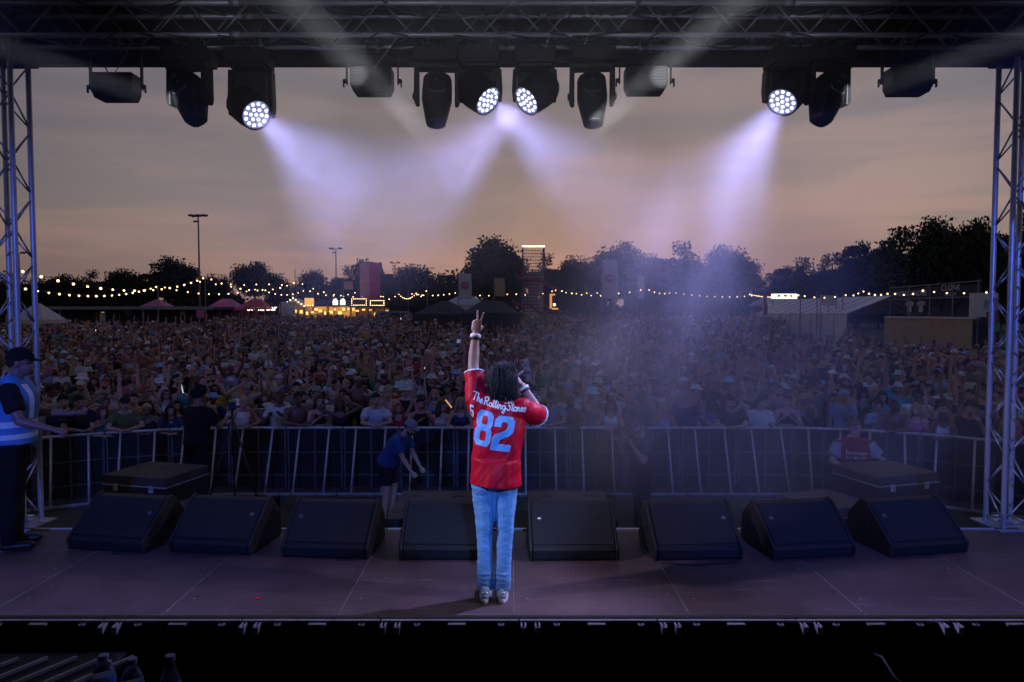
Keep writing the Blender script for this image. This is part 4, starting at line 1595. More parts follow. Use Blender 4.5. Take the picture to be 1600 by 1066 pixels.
def hat_mesh(kind):
    mb = MB()
    if kind in ('cap', 'cap_back'):
        cap_shell(mb, 1.17, 0.045, 0.02)
        sg = -1 if kind == 'cap' else 1
        poly = [(0.075 * math.cos(a), 0.014 + sg * (0.07 + 0.085 * math.sin(a))) for a in np.linspace(0, math.pi, 11)]
        if sg > 0:
            poly = poly[::-1]
        mb.prism(poly[::-1], 0.046, 0.054, Matrix.Translation((0, 0, 0)) @ Matrix.Rotation(sg * R(-8), 4, 'X'))
        mb.sphere((0, 0.014, 0.138), (0.008, 0.008, 0.005), 8, 5)
    elif kind == 'bucket':
        mb.lathe([(0.150, 0.012), (0.148, 0.018), (0.102, 0.055), (0.096, 0.06), (0.088, 0.118), (0.078, 0.132), (0.02, 0.136)], 20, Matrix.Translation((0, 0.014, 0)))
    elif kind == 'wide':
        mb.lathe([(0.185, 0.062), (0.19, 0.056), (0.105, 0.048), (0.100, 0.06), (0.092, 0.12), (0.06, 0.145), (0.02, 0.14)], 22, Matrix.Translation((0, 0.014, 0)))
    elif kind == 'headband':
        mb.tube([(0.084 * math.cos(a), 0.014 + 0.104 * math.sin(a), 0.052) for a in np.linspace(0, 2 * math.pi, 19)], 0.010, 6, False)
    return mb.mesh('hat', 'cloth', True)


def glasses_mesh():
    mb = MB()
    for sg in (-1, 1):
        mb.prism([(sg * 0.031 + 0.024 * math.cos(a), 0.002 + 0.017 * math.sin(a)) for a in np.linspace(0, 2 * math.pi, 11)[:-1]], 0.0, 0.004,
                 Matrix(((1, 0, 0, 0), (0, 0, -1, -0.100), (0, 1, 0, 0), (0, 0, 0, 1))))
        mb.tube([(sg * 0.053, -0.1, 0.008), (sg * 0.078, -0.06, 0.008), (sg * 0.084, 0.01, 0.004)], 0.003, 5)
    mb.tube([(-0.008, -0.104, 0.008), (0.008, -0.104, 0.008)], 0.003, 5)
    return mb.mesh('sunglasses', 'plain')


HAIR = {k: [hair_mesh(k, i * 7.3) for i in range(2)] for k in ('short', 'curly', 'long', 'ponytail', 'bun', 'beard')}
HATS = {k: hat_mesh(k) for k in ('cap', 'cap_back', 'bucket', 'wide', 'headband')}
GLASSES = glasses_mesh()


def colour(o, c):
    o.color = (c[0], c[1], c[2], 1.0)
    return o


def head_piece(me, name, root, J, c):
    o = bpy.data.objects.new(name, me)
    COL.objects.link(o)
    o.parent = root
    o.matrix_local = J['HM']
    return colour(o, c)


# ================================================================== the performer
def performer():
    O = V3(-0.14, 5.0, STAGE_Z)
    J = skeleton('m', 1.75)
    J0 = dict(pelvis=V3(-0.012, 0, 0.95), waist=V3(-0.025, 0.0, 1.08), chest=V3(-0.045, 0.0, 1.29), neck=V3(-0.058, 0.02, 1.475), nt=V3(-0.066, 0.0, 1.545),
              sL=V3(0.118, 0.0, 1.475), eL=V3(0.150, -0.10, 1.735), wL=V3(0.136, -0.17, 1.965), dL=V3(-0.10, -0.12, 1).normalized(),
              sR=V3(-0.205, 0.01, 1.425), eR=V3(-0.365, -0.16, 1.335), wR=V3(-0.222, -0.215, 1.565), dR=V3(0.55, 0.0, 0.75).normalized(),
              hL=V3(0.070, 0, 0.90), hR=V3(-0.094, 0, 0.90), kL=V3(0.064, -0.02, 0.49), kR=V3(-0.088, -0.015, 0.49), aL=V3(0.060, 0.01, 0.085), aR=V3(-0.070, 0.01, 0.085))
    J.update(J0)
    J['T'] = Matrix.Rotation(R(0), 3, 'X')
    HR = Matrix.Rotation(R(-14), 3, 'Z') @ Matrix.Rotation(R(10), 3, 'X') @ Matrix.Rotation(R(-6), 3, 'Y')
    J['HM'] = Matrix.Translation((-0.078, -0.025, 1.645)) @ HR.to_4x4()
    me = body_mesh(J, 'm', 0.95, (('V', (0, -1, 0.1)), ('grip', (0.7, -0.2, -0.3))), (V3(-1, 0.15, 0), V3(0.2, 0.9, 0.3)), 'person', 0.0058, 0.6, False, 0.0092, 0.72)
    root = bpy.data.objects.new('person', me)
    COL.objects.link(root)
    root.location = O
    root.rotation_euler = (0, 0, math.pi)
    colour(root, (0.27, 0.155, 0.12))
    tag(root, 'performer in a red number 82 shirt and blue jeans making a raised V sign', 'person')
    # shirt: loose football jersey
    mb = MB()
    X = V3(1, 0, 0)
    limb(mb, V3(-0.015, 0.012, 0.865), V3(-0.025, 0.005, 1.05), 0.190, 0.180, X, 0.90, 'flat', 24)
    limb(mb, V3(-0.025, 0.005, 1.05), V3(-0.045, 0, 1.29), 0.180, 0.186, X, 0.80, 'round', 24)
    blob(mb, (-0.047, 0, 1.32), (0.188, 0.132, 0.135))
    limb(mb, V3(-0.055, 0.015, 1.40), J['sL'], 0.105, 0.078, (0, 1, 0), 0.95)
    limb(mb, V3(-0.055, 0.015, 1.39), J['sR'], 0.100, 0.080, (0, 1, 0), 0.95)
    limb(mb, V3(-0.058, 0.018, 1.44), V3(-0.058, 0.012, 1.485), 0.09, 0.075, X, 0.85, 'flat')
    limb(mb, V3(0.03, 0.0, 1.34), J['sL'] + V3(0.0, 0, 0.0), 0.10, 0.085, (0, 1, 0), 0.9)
    limb(mb, J['sL'], J['sL'].lerp(J['eL'], 0.80), 0.082, 0.070, None, 0.95, 'flat')
    limb(mb, J['sR'], J['sR'].lerp(J['eR'], 0.86), 0.076, 0.082, None, 0.95, 'flat')
    jm = remesh(mb, 'shirt', 0.0075, 1.0, 4)
    displace(jm, 0.010, 7.0, (1.0, 1.0, 0.45), 3.1)
    displace(jm, 0.010, 11.0, (1.0, 0.7, 0.22), 9.7, None, 0.8)
    jm.materials.append(mat('jersey_cloth', (0.46, 0.001, 0.018), 0.5, 0, 0.05, 9, 0.10, 300, 0.2))
    jm.shade_smooth()
    sh = inst(jm, 'shirt', root)
    # white cuffs and dark collar
    for (a, b, t, r, nm, mt) in ((J['sL'], J['eL'], 0.80, 0.071, 'sleeve_trim', 'white_cloth'), (J['sR'], J['eR'], 0.86, 0.083, 'sleeve_trim', 'white_cloth')):
        d = (b - a).normalized()
        c = a.lerp(b, t)
        s_ = (V3(1, 0, 0) - d * d.x).normalized()
        w_ = d.cross(s_)
        MB().tube([c + s_ * r * math.cos(q) + w_ * r * 0.95 * math.sin(q) for q in np.linspace(0, 2 * math.pi, 25)], 0.006, 6, False).build(nm, mt, sh, smooth=True)
    for (z, r, mt) in ((1.487, 0.079, 'white_cloth'), (1.476, 0.086, 'black')):
        MB().tube([V3(-0.058 + r * math.cos(q), 0.014 + r * 0.88 * math.sin(q), z - 0.018 * math.sin(q)) for q in np.linspace(0, 2 * math.pi, 25)], 0.006, 6, False).build('collar', mt, sh, smooth=True)
    # jeans
    mb = MB()
    blob(mb, (-0.012, 0.005, 0.93), (0.166, 0.125, 0.12))
    for sd in 'LR':
        Hp, K, A = J['h' + sd], J['k' + sd], J['a' + sd]
        blob(mb, Hp + V3(0, 0.022, -0.03), (0.092, 0.088, 0.10))
        limb(mb, Hp, K, 0.094, 0.064, None, 1.0)
        limb(mb, K, K.lerp(A, 0.5), 0.064, 0.057, None, 1.0)
        limb(mb, K.lerp(A, 0.5), A + V3(0, 0, -0.01), 0.057, 0.063, None, 1.0, 'flat')
        for q in range(3):
            blob(mb, A + V3(0, 0.0, 0.05 + 0.035 * q), (0.061, 0.064, 0.014))
    jn = remesh(mb, 'jeans', 0.0075, 1.0, 3)
    displace(jn, 0.008, 9.0, (1, 1, 0.8), 21.0)
    displace(jn, 0.0035, 18.0, (0.6, 0.6, 1.6), 5.0, None, 0.5)
    jn.materials.append(mat('washed_denim', (0.15, 0.32, 0.56), 0.9, 0, 0.10, 3, 0.35, 60, 0.12))
    jn.shade_smooth()
    jo = inst(jn, 'jeans', root)
    # trainers
    for sd in 'LR':
        sg = 1 if sd == 'L' else -1
        A = J['a' + sd]
        mb = MB()
        limb(mb, V3(0, 0.045, 0.052), V3(0.006 * sg, -0.15, 0.045), 0.040, 0.044, (1, 0, 0), 0.85)
        limb(mb, V3(0, 0.038, 0.05), V3(0, 0.02, 0.105), 0.040, 0.040, None, 1, 'flat')
        limb(mb, V3(0, -0.02, 0.07), V3(0, -0.12, 0.05), 0.036, 0.034, (1, 0, 0), 0.8)
        tm = remesh(mb, 'trainer', 0.008, 0.6, 3)
        tm.materials.append(M['shoe_white'])
        tm.shade_smooth()
        sho = inst(tm, 'trainer', root, (A.x, A.y, 0.0))
        sol = MB()
        poly = [(0.046 * math.cos(q) * (1 if math.sin(q) < 0 else 0.92), -0.05 + 0.142 * math.sin(q)) for q in np.linspace(0, 2 * math.pi, 21)[:-1]]
        sol.prism(poly, 0.0, 0.028).build('sole', 'white_plastic', sho, bevel=0.005)
        MB().tube([(0.034 * math.cos(q), 0.03 + 0.05 * math.sin(q), 0.075) for q in np.linspace(0.25, math.pi - 0.25, 9)], 0.006, 6).build('heel_trim', 'badge', sho, smooth=True)
    # dreadlocks
    rnd = random.Random(4)
    mb = MB()
    cap_shell(mb, 1.08, 0.05, -0.05, rough=0.1, seed=2)
    for q in range(250):
        a = rnd.uniform(-0.15, math.pi + 0.15) if q < 200 else rnd.uniform(0, 2 * math.pi)
        th = R(rnd.uniform(14, 88))
        rx, ry, rz = 0.080, 0.099, 0.099
        st = V3(rx * math.sin(th) * math.cos(a), 0.014 + ry * math.sin(th) * math.sin(a), 0.022 + rz * math.cos(th))
        out = V3(math.cos(a), math.sin(a), 0)
        if math.sin(a) < -0.2:
            ln = rnd.uniform(0.06, 0.12)
        else:
            ln = rnd.uniform(0.09, 0.155)
        edge = V3(out.x * rnd.uniform(0.092, 0.112), 0.014 + out.y * rnd.uniform(0.108, 0.125), 0.0)
        pts = [st, V3((st.x + edge.x) * 0.56, (st.y + edge.y) * 0.54, (st.z + 0.02) * 0.75), V3(edge.x, edge.y, -0.02)]
        drop = ln * (0.75 + 0.25 * math.sin(th))
        ph = rnd.uniform(0, 6)
        for k in range(1, 6):
            t = k / 5
            pts.append(V3(edge.x * (1 - 0.05 * t) + 0.006 * math.sin(ph + 5 * t), edge.y * (1 - 0.04 * t) + 0.006 * math.cos(ph + 4 * t), -0.02 - drop * t))
        mb.tube(pts, [0.005] + [rnd.uniform(0.0044, 0.0062) for _ in range(len(pts) - 2)] + [0.003], 6)
    hm = mb.mesh('hair', 'hair', True)
    HM = Matrix.Translation((-0.078, -0.025, 1.645)) @ (Matrix.Rotation(R(-14), 3, 'Z') @ Matrix.Rotation(R(3), 3, 'X')).to_4x4()
    o = bpy.data.objects.new('hair', hm)
    COL.objects.link(o)
    o.parent = root
    o.matrix_local = HM
    colour(o, (0.010, 0.008, 0.009))
    # wrist bands
    for (sd, r, wdt, mt) in (('L', 0.0335, 0.013, 'white_cloth'), ('R', 0.0335, 0.010, 'white_cloth')):
        E, Wt = J['e' + sd], J['w' + sd]
        d = (Wt - E).normalized()
        for (t, mt2, rr) in ((0.93, mt, r + 0.004), (0.86, 'black', r + 0.002)):
            c = E.lerp(Wt, t)
            m = Matrix.Translation(c) @ d.to_track_quat('Z', 'Y').to_matrix().to_4x4()
            MB().lathe([(rr, -wdt), (rr + 0.003, -wdt * 0.6), (rr + 0.003, wdt * 0.6), (rr, wdt)], 18, m).build('wristband', mt2, root, smooth=True)
    # lettering printed on the back
    dgm = BVHTree.FromPolygons([root.matrix_basis @ v.co for v in jm.vertices], [tuple(p.vertices) for p in jm.polygons])
    inv = root.matrix_basis.inverted()
    cam_p = V3(0, 0, CAM_Z)

    def project(px, py):
        d = (at(px, py, 5.0) - cam_p).normalized()
        hit, nrm, _i, _d = dgm.ray_cast(cam_p, d)
        if hit is None:
            return None
        if nrm.dot(d) > 0:
            nrm = -nrm
        return inv @ (hit + nrm * 0.0025)

    def print_mask(inside, x0, x1, y0, y1, step, name, material):
        nx, ny = int((x1 - x0) / step), int((y1 - y0) / step)
        vid, vs, fs = {}, [], []

        def vert(i, j):
            if (i, j) not in vid:
                p = project(x0 + i * step, y0 + j * step)
                vid[(i, j)] = None if p is None else len(vs)
                if p is not None:
                    vs.append(p)
            return vid[(i, j)]

        for j in range(ny):
            for i in range(nx):
                if inside(x0 + (i + 0.5) * step, y0 + (j + 0.5) * step):
                    q = [vert(i, j), vert(i, j + 1), vert(i + 1, j + 1), vert(i + 1, j)]
                    if None not in q and max((vs[q[0]] - vs[q[2]]).length, (vs[q[1]] - vs[q[3]]).length) < 0.03:
                        fs.append(tuple(q))
        me_ = MB().add(vs, fs).mesh(name, material, True)
        return inst(me_, name, sh)

    def in_poly(x, y, poly):
        c = False
        n = len(poly)
        for i in range(n):
            (xa, ya), (xb, yb) = poly[i], poly[(i + 1) % n]
            if (ya > y) != (yb > y) and x < (xb - xa) * (y - ya) / (yb - ya) + xa:
                c = not c
        return c

    EIGHT = ([(.2, 0), (.82, 0), (1, .13), (1, .37), (.9, .47), (1, .57), (1, .87), (.82, 1), (.18, 1), (0, .87), (0, .57), (.1, .47), (0, .37), (0, .13)],
             [[(.38, .15), (.64, .15), (.68, .2), (.68, .34), (.62, .39), (.38, .39), (.33, .34), (.33, .2)], [(.36, .57), (.64, .57), (.69, .62), (.69, .80), (.64, .85), (.36, .85), (.32, .80), (.32, .62)]])
    TWO = ([(.18, 0), (.82, 0), (1, .13), (1, .42), (.86, .54), (.42, .68), (.36, .80), (1, .80), (.98, 1), (0, 1), (0, .66), (.12, .54), (.58, .40), (.66, .32), (.66, .22), (.6, .17), (.40, .17), (.34, .22), (.34, .32), (0, .32), (0, .13)], [])
    FIVE = ([(0, 0), (1, 0), (1, .2), (.3, .2), (.3, .38), (.8, .38), (1, .52), (1, .86), (.8, 1), (.15, 1), (0, .86), (0, .68), (.3, .68), (.36, .82), (.66, .82), (.7, .58), (.0, .58)], [])

    def quad_inside(glyph, quad):
        (ax, ay), (bx, by), (cx, cy), (dx, dy) = quad       # tl, tr, br, bl
        # the quads are close to parallelograms: invert the affine map from tl, tr, bl
        ux, uy, vx, vy = ((bx - ax) + (cx - dx)) / 2, ((by - ay) + (cy - dy)) / 2, ((dx - ax) + (cx - bx)) / 2, ((dy - ay) + (cy - by)) / 2
        ox, oy = (ax + bx + cx + dx) / 4, (ay + by + cy + dy) / 4
        det = ux * vy - uy * vx

        def f(x, y):
            qx, qy = x - ox, y - oy
            u = (qx * vy - qy * vx) / det + 0.5
            v = (ux * qy - uy * qx) / det + 0.5
            return in_poly(u, v, glyph[0]) and not any(in_poly(u, v, h_) for h_ in glyph[1])
        return f

    Z = lambda x, y: (680 + x / 4.1, 460 + y / 4.1)
    print_mask(quad_inside(EIGHT, [Z(275, 733), Z(382, 757), Z(346, 985), Z(246, 955)]), 736, 778, 634, 704, 0.42, 'number_print', 'blue_print')
    print_mask(quad_inside(TWO, [Z(392, 775), Z(516, 790), Z(478, 1012), Z(350, 996)]), 760, 812, 644, 712, 0.42, 'number_print', 'blue_print')
    print_mask(quad_inside(FIVE, [Z(222, 704), Z(250, 712), Z(246, 788), Z(226, 780)]), 733, 744, 629, 655, 0.42, 'number_print', 'white_print')
    circ = [(.24 + .21 * math.cos(q), .25 + .24 * math.sin(q)) for q in np.linspace(0.6, 2 * math.pi + 0.6, 13)]
    ST = {'T': (.6, [[(0, .93), (.3, 1.02), (.75, .98)], [(.4, 1), (.3, .4), (.25, 0)]]), 'h': (.42, [[(.05, 0), (.16, .95)], [(.08, .3), (.22, .5), (.3, .4), (.3, .05), (.42, .05)]]),
          'e': (.42, [[(.05, .25), (.35, .32), (.3, .5), (.15, .48), (.05, .25), (.16, .0), (.42, .14)]]),
          'R': (.72, [[(.1, 0), (.2, 1)], [(.0, .8), (.2, 1.02), (.55, .98), (.6, .72), (.4, .5), (.18, .5)], [(.3, .5), (.55, .02), (.75, .12)]]),
          'o': (.46, [circ, [(.4, .42), (.5, .35)]]), 'l': (.3, [[(.0, .1), (.2, .6), (.26, .98), (.14, .98), (.1, .3), (.18, .0), (.32, .12)]]),
          'i': (.28, [[(.02, .2), (.12, .5), (.12, .1), (.2, .0), (.3, .12)], [(.15, .72), (.17, .76)]]),
          'n': (.5, [[(.05, .5), (.08, 0)], [(.08, .3), (.22, .5), (.32, .42), (.32, .08), (.4, .0), (.5, .12)]]),
          'g': (.5, [circ, [(.44, .5), (.44, -.25), (.28, -.48), (.08, -.34), (.3, -.1), (.55, .12)]]),
          'S': (.66, [[(.66, .82), (.45, 1.03), (.2, .86), (.26, .6), (.5, .4), (.48, .08), (.25, -.04), (.0, .14)]]),
          't': (.34, [[(.18, .9), (.12, .15), (.2, .0), (.34, .12)], [(.0, .6), (.36, .66)]]), 's': (.36, [[(.32, .42), (.18, .52), (.08, .38), (.28, .2), (.22, .0), (.0, .06)]]), ' ': (.16, [])}
    base = [(238, 668), (300, 700), (360, 722), (430, 738), (500, 748), (575, 752)]
    text = 'The Rolling Stones'
    total = sum(ST[c][0] for c in text)
    segs = []
    x = 0.0
    for c in text:
        w, strokes = ST[c]
        for st in strokes:
            prev = None
            for (lx, ly) in st:
                t = (x + lx) / total
                zx = 238 + (578 - 238) * t
                k = 0
                while k < len(base) - 2 and base[k + 1][0] < zx:
                    k += 1
                f_ = (zx - base[k][0]) / (base[k + 1][0] - base[k][0])
                zy = base[k][1] + (base[k + 1][1] - base[k][1]) * f_
                q = Z(zx + ly * 9, zy - ly * 50)
                if prev is not None:
                    segs.append((*prev, *q))
                prev = q
        x += w
    SG = np.array(segs)

    def near(px, py):
        d = SG[:, 2:] - SG[:, :2]
        t = np.clip(((px - SG[:, 0]) * d[:, 0] + (py - SG[:, 1]) * d[:, 1]) / (np.einsum('ij,ij->i', d, d) + 1e-9), 0, 1)
        dx = SG[:, 0] + t * d[:, 0] - px
        dy = SG[:, 1] + t * d[:, 1] - py
        return (dx * dx + dy * dy).min() < 0.78 ** 2

    print_mask(near, 735, 826, 606, 660, 0.33, 'script_print', 'white_print')
    # microphone in the right hand, held to the mouth
    mw = root.matrix_basis @ (J['wR'] + J['dR'] * 0.075 + V3(0.02, 0.0, 0.0))
    mic = empty('microphone', mw, 0, 'handheld black microphone held to the performer\'s mouth', 'microphone')
    d = ((root.matrix_basis @ (J['HM'] @ V3(0, -0.14, -0.06))) - mw).normalized()
    d = (d + V3(0.0, 0.0, 0.25)).normalized()
    q = d.to_track_quat('Z', 'Y').to_matrix().to_4x4()
    a = MB().lathe([(0.010, -0.12), (0.013, -0.10), (0.016, 0.0), (0.019, 0.05), (0.020, 0.06)], 14).build('handle', 'black', mic, smooth=True)
    a.matrix_local = q
    b = MB().sphere((0, 0, 0.085), (0.026, 0.026, 0.029), 14, 9).build('head_grille', 'alu_dull', mic, smooth=True)
    b.matrix_local = q
    # small device hanging by a cord from the raised hand
    hw = root.matrix_basis @ (J['wL'] + V3(0.03, -0.02, 0.055))
    dv = empty('hanging_device', hw, 0, 'small dark device with white end hanging by a cord beside the raised hand', 'device')
    MB().tube([(0, 0, 0), (-0.04, 0.005, 0.004), (-0.068, 0.01, -0.012), (-0.072, 0.01, -0.04)], 0.0028, 6).build('cord', 'cable', dv, smooth=True)
    MB().box(-0.082, -0.062, 0.0, 0.02, -0.16, -0.04).build('body', mat('dark_blue_plastic', (0.03, 0.035, 0.07), 0.5), dv, bevel=0.004)
    MB().box(-0.112, -0.083, 0.002, 0.018, -0.125, -0.098).build('end_piece', 'white_plastic', dv, bevel=0.003)
    return root


M['white_cloth'] = mat('white_cloth', (0.72, 0.72, 0.72), 0.7, 0, 0.06, 12)
M['white_print'] = mat('white_print', (0.74, 0.76, 0.78), 0.5, 0, 0.08, 12)
M['blue_print'] = mat('pale_blue_print', (0.17, 0.38, 0.74), 0.4, 0, 0.12, 7)
M['shoe_white'] = mat('shoe_leather', (0.46, 0.58, 0.76), 0.5, 0, 0.08, 14)
performer()

# ================================================================== people in the pit and on the stage edge
WHITE, BLACK, NAVY, RED = (0.62, 0.62, 0.60), (0.018, 0.018, 0.02), (0.03, 0.05, 0.14), (0.42, 0.03, 0.04)
SKINS = [(0.46, 0.27, 0.19), (0.52, 0.32, 0.23), (0.40, 0.22, 0.15), (0.30, 0.16, 0.10), (0.16, 0.08, 0.05), (0.50, 0.29, 0.22)]


def make_person(J, sex, loc, rz, skin, top, top_col, leg_col, label, hair=None, hair_col=(0.03, 0.02, 0.015), hat=None, hat_col=BLACK, fat=1.0, hands=('open', 'open'), hs=(None, None),
                legs='trousers', voxel=0.011, ratio=0.35, loose=0.012, beard=None, glasses=None, group=None, top_name='shirt'):
    me = body_mesh(J, sex, fat, hands, hs, 'person', voxel, ratio, True, 0.0098)
    o = bpy.data.objects.new('person', me)
    COL.objects.link(o)
    o.location = loc
    o.rotation_euler = (0, 0, rz)
    colour(o, skin)
    tag(o, label, 'person', group)
    if top:
        colour(inst(top_mesh(J, sex, top, fat, voxel * 1.1, 0.4, loose, top_name, 0.008), top_name, o), top_col)
    colour(inst(legs_mesh(J, sex, legs, fat, voxel * 1.2, 0.35, legs), legs, o), leg_col)
    if legs != 'x':
        for sd in 'LR':
            A = J['a' + sd]
            s = J['s']
            mb = MB()
            limb(mb, A + V3(0, 0.028, -0.04) * s, A + V3(0, -0.155, -0.048) * s, 0.044 * s, 0.042 * s, (1, 0, 0), 0.82)
            mb.build('shoe', 'black', o, smooth=True)
    if hair:
        head_piece(HAIR[hair][0], 'hair', o, J, hair_col)
    if hat:
        head_piece(HATS[hat], 'hat', o, J, hat_col)
    if beard:
        head_piece(HAIR['beard'][0], 'beard', o, J, beard)
    if glasses:
        head_piece(GLASSES, 'sunglasses', o, J, glasses)
    return o


# steward in a blue reflective vest at the stage corner, turned towards the pit and reaching out
J = skeleton('m', 1.80, R(6), 0, (R(6), R(-4), 0), aL=(V3(0.15, -0.45, -0.85), V3(0.05, -0.98, -0.12)), aR=(V3(-0.2, -0.3, -0.9), V3(-0.05, -0.9, -0.3)))
st = make_person(J, 'm', (-4.52, 6.12, STAGE_Z), R(112), (0.30, 0.15, 0.12), 'tee', (0.016, 0.016, 0.02), (0.012, 0.012, 0.016), 'steward in a black cap and reflective blue vest reaching out at the stage edge',
                 'short', (0.03, 0.025, 0.02), 'cap', (0.012, 0.012, 0.014), 1.12, ('grip', 'grip'), voxel=0.009, ratio=0.5)
mb = MB()
T = J['T'].to_4x4()
limb(mb, J['pelvis'] - V3(0, 0, 0.03), J['waist'], 0.240, 0.232, (1, 0, 0), 0.84, 'flat', 20)
limb(mb, J['waist'], J['chest'], 0.232, 0.238, (1, 0, 0), 0.82, 'round', 20)
blob(mb, J['chest'] + V3(0, 0, 0.03), (0.236, 0.190, 0.175))
for sd in 'LR':
    limb(mb, J['chest'] + V3(0, 0, 0.08), J['neck'].lerp(J['s' + sd], 0.55) + V3(0, 0, 0.03), 0.125, 0.085, (0, 1, 0), 0.95)
vm = remesh(mb, 'vest', 0.011, 0.6, 3)
displace(vm, 0.006, 8, (1, 1, 0.5), 2.0)
vm.materials.append(mat('vest_blue', (0.07, 0.26, 0.55), 0.6, 0, 0.12, 6))
vm.shade_smooth()
vest = inst(vm, 'vest', st)
M['reflective'] = mat('reflective_tape', (0.75, 0.85, 0.9), 0.35, 0.1, 0.1, 30)
bt = BVHTree.FromPolygons([v.co for v in vm.vertices], [tuple(p.vertices) for p in vm.polygons])


def tape_ring(z0, z1):
    vs, fs = [], []
    n = 40
    for i in range(n):
        a = 2 * math.pi * i / n
        for z in (z0, (z0 + z1) / 2, z1):
            t = (z - J['pelvis'].z) / (J['chest'].z - J['pelvis'].z)
            c = J['pelvis'].lerp(J['chest'], t)
            c.z = z
            d = V3(math.cos(a), math.sin(a), 0)
            hit, nn, _i, _d = bt.ray_cast(c + d * 0.5, -d)
            vs.append((hit + d * 0.003) if hit is not None else c + d * 0.2)
    for i in range(n):
        for q in range(2):
            a0, a1 = i * 3 + q, ((i + 1) % n) * 3 + q
            fs.append((a0, a1, a1 + 1, a0 + 1))
    MB().add(vs, fs).build('reflective_band', 'reflective', vest, smooth=True)


tape_ring(J['waist'].z - 0.01, J['waist'].z + 0.045)
tape_ring(J['pelvis'].z + 0.02, J['pelvis'].z + 0.065)
for sg in (-1, 1):
    for fy in (-1, 1):
        vs, fs = [], []
        for z in np.linspace(J['waist'].z + 0.06, J['chest'].z + 0.16, 12):
            for dx in (-0.026, 0.026):
                hit, nn, _i, _d = bt.ray_cast(V3(J['chest'].x + sg * 0.115 + dx, J['chest'].y + fy * 1.0, z), V3(0, -fy, 0))
                vs.append((hit + V3(0, fy * 0.004, 0)) if hit is not None else V3(sg * 0.115 + dx, J['chest'].y + fy * 0.12, z))
        for q in range(11):
            fs.append((2 * q, 2 * q + 1, 2 * q + 3, 2 * q + 2))
        MB().add(vs, fs).build('reflective_band', 'reflective', vest, smooth=True)

# black-clad camera operator with a camera on a tripod
J = skeleton('m', 1.80, R(4), 0, (R(8), 0, 0), aL=(V3(0.2, -0.5, -0.8), V3(-0.3, -0.85, 0.3)), aR=(V3(-0.2, -0.5, -0.8), V3(0.3, -0.85, 0.3)))
p0 = at(306, 610, 9.9)
RISER = 0.48
rs = MB().box(-0.75, 0.75, -0.6, 0.7, 0.0, RISER).build('camera_riser', 'black_matt', None, (p0.x + 0.2, 9.95, 0), bevel=0.01)
tag(rs, 'low black riser under the camera operator in the pit', 'riser')
MB().box(-0.76, 0.76, -0.615, -0.601, RISER - 0.05, RISER - 0.005).build('edge_strip', 'dark_steel', rs)
make_person(J, 'm', (p0.x, 9.9, RISER), R(160), (0.2, 0.11, 0.08), 'tee', (0.008, 0.008, 0.01), (0.008, 0.008, 0.01), 'camera operator all in black with a hood up standing in the pit', 'curly', (0.008, 0.008, 0.009), None, BLACK, 1.12, ('grip', 'grip'))
tp = empty('tripod', (p0.x + 0.42, 10.15, RISER), R(20), 'black tripod with a video camera beside the black-clad operator', 'tripod')
for k in range(3):
    a = R(90 + 120 * k)
    bar('leg', (0.03 * math.cos(a), 0.03 * math.sin(a), 1.25), (0.42 * math.cos(a), 0.42 * math.sin(a), 0.01), 0.013, 'black', tp)
bar('centre_column', (0, 0, 0.75), (0, 0, 1.45), 0.016, 'black', tp)
MB().box(-0.05, 0.05, -0.14, 0.14, 1.45, 1.57).build('camera_body', 'black', tp, bevel=0.01)
MB().lathe([(0.04, 0.14), (0.045, 0.24), (0.042, 0.25)], 14, Matrix.Translation((0, 0, 1.51)) @ Matrix.Rotation(R(-90), 4, 'X')).build('lens', 'dark_glass', tp)

# man in a blue t-shirt and cap bending forward in the pit
J = skeleton('m', 1.78, R(34), 0, (R(22), 0, 0), aL=(V3(0.05, -0.35, -0.95), V3(-0.1, -0.55, -0.85)), aR=(V3(-0.05, -0.35, -0.95), V3(0.1, -0.55, -0.85)),
             lL=(V3(0.05, -0.12, -1), V3(0.02, 0.15, -1)), lR=(V3(-0.05, -0.05, -1), V3(-0.02, 0.12, -1)))
p0 = at(606, 690, 10.9)
make_person(J, 'm', (p0.x, 10.9, 0), R(75), (0.45, 0.25, 0.19), 'tee', (0.035, 0.075, 0.20), (0.02, 0.02, 0.024), 'man in a blue t-shirt and grey cap bending over in the pit', 'short', (0.08, 0.06, 0.05), 'cap', (0.25, 0.27, 0.27),
            1.22, ('grip', 'grip'), legs='shorts', beard=(0.06, 0.045, 0.035))

# photographer in black with a camera to the eye
J = skeleton('m', 1.78, R(3), 0, (R(4), 0, 0), aL=(V3(0.3, -0.45, -0.8), V3(-0.35, -0.5, 0.85)), aR=(V3(-0.3, -0.5, -0.75), V3(0.35, -0.5, 0.85)))
p0 = at(1003, 720, 10.2)
ph = make_person(J, 'm', (p0.x, 10.2, 0), R(-68), (0.42, 0.24, 0.18), 'tee', (0.014, 0.014, 0.018), (0.012, 0.012, 0.015), 'photographer in black t-shirt and cap holding a camera up in the pit', 'short', (0.03, 0.02, 0.02), 'cap', (0.012, 0.012, 0.015),
                 1.1, ('grip', 'grip'), beard=(0.05, 0.03, 0.025))
hm = ph.matrix_basis @ (J['HM'] @ V3(0, -0.16, -0.005))
cm = empty('photo_camera', hm, R(-68), 'black camera with long lens held by the photographer in the pit', 'camera')
MB().box(-0.07, 0.07, -0.03, 0.04, -0.05, 0.05).build('body', 'black', cm, bevel=0.008)
MB().lathe([(0.034, 0.03), (0.038, 0.16), (0.042, 0.17), (0.042, 0.21)], 16, Matrix.Rotation(R(90), 4, 'X')).build('lens', 'black', cm, smooth=True)
MB().box(-0.025, 0.025, -0.03, 0.02, 0.05, 0.075).build('viewfinder', 'black', cm, bevel=0.004)

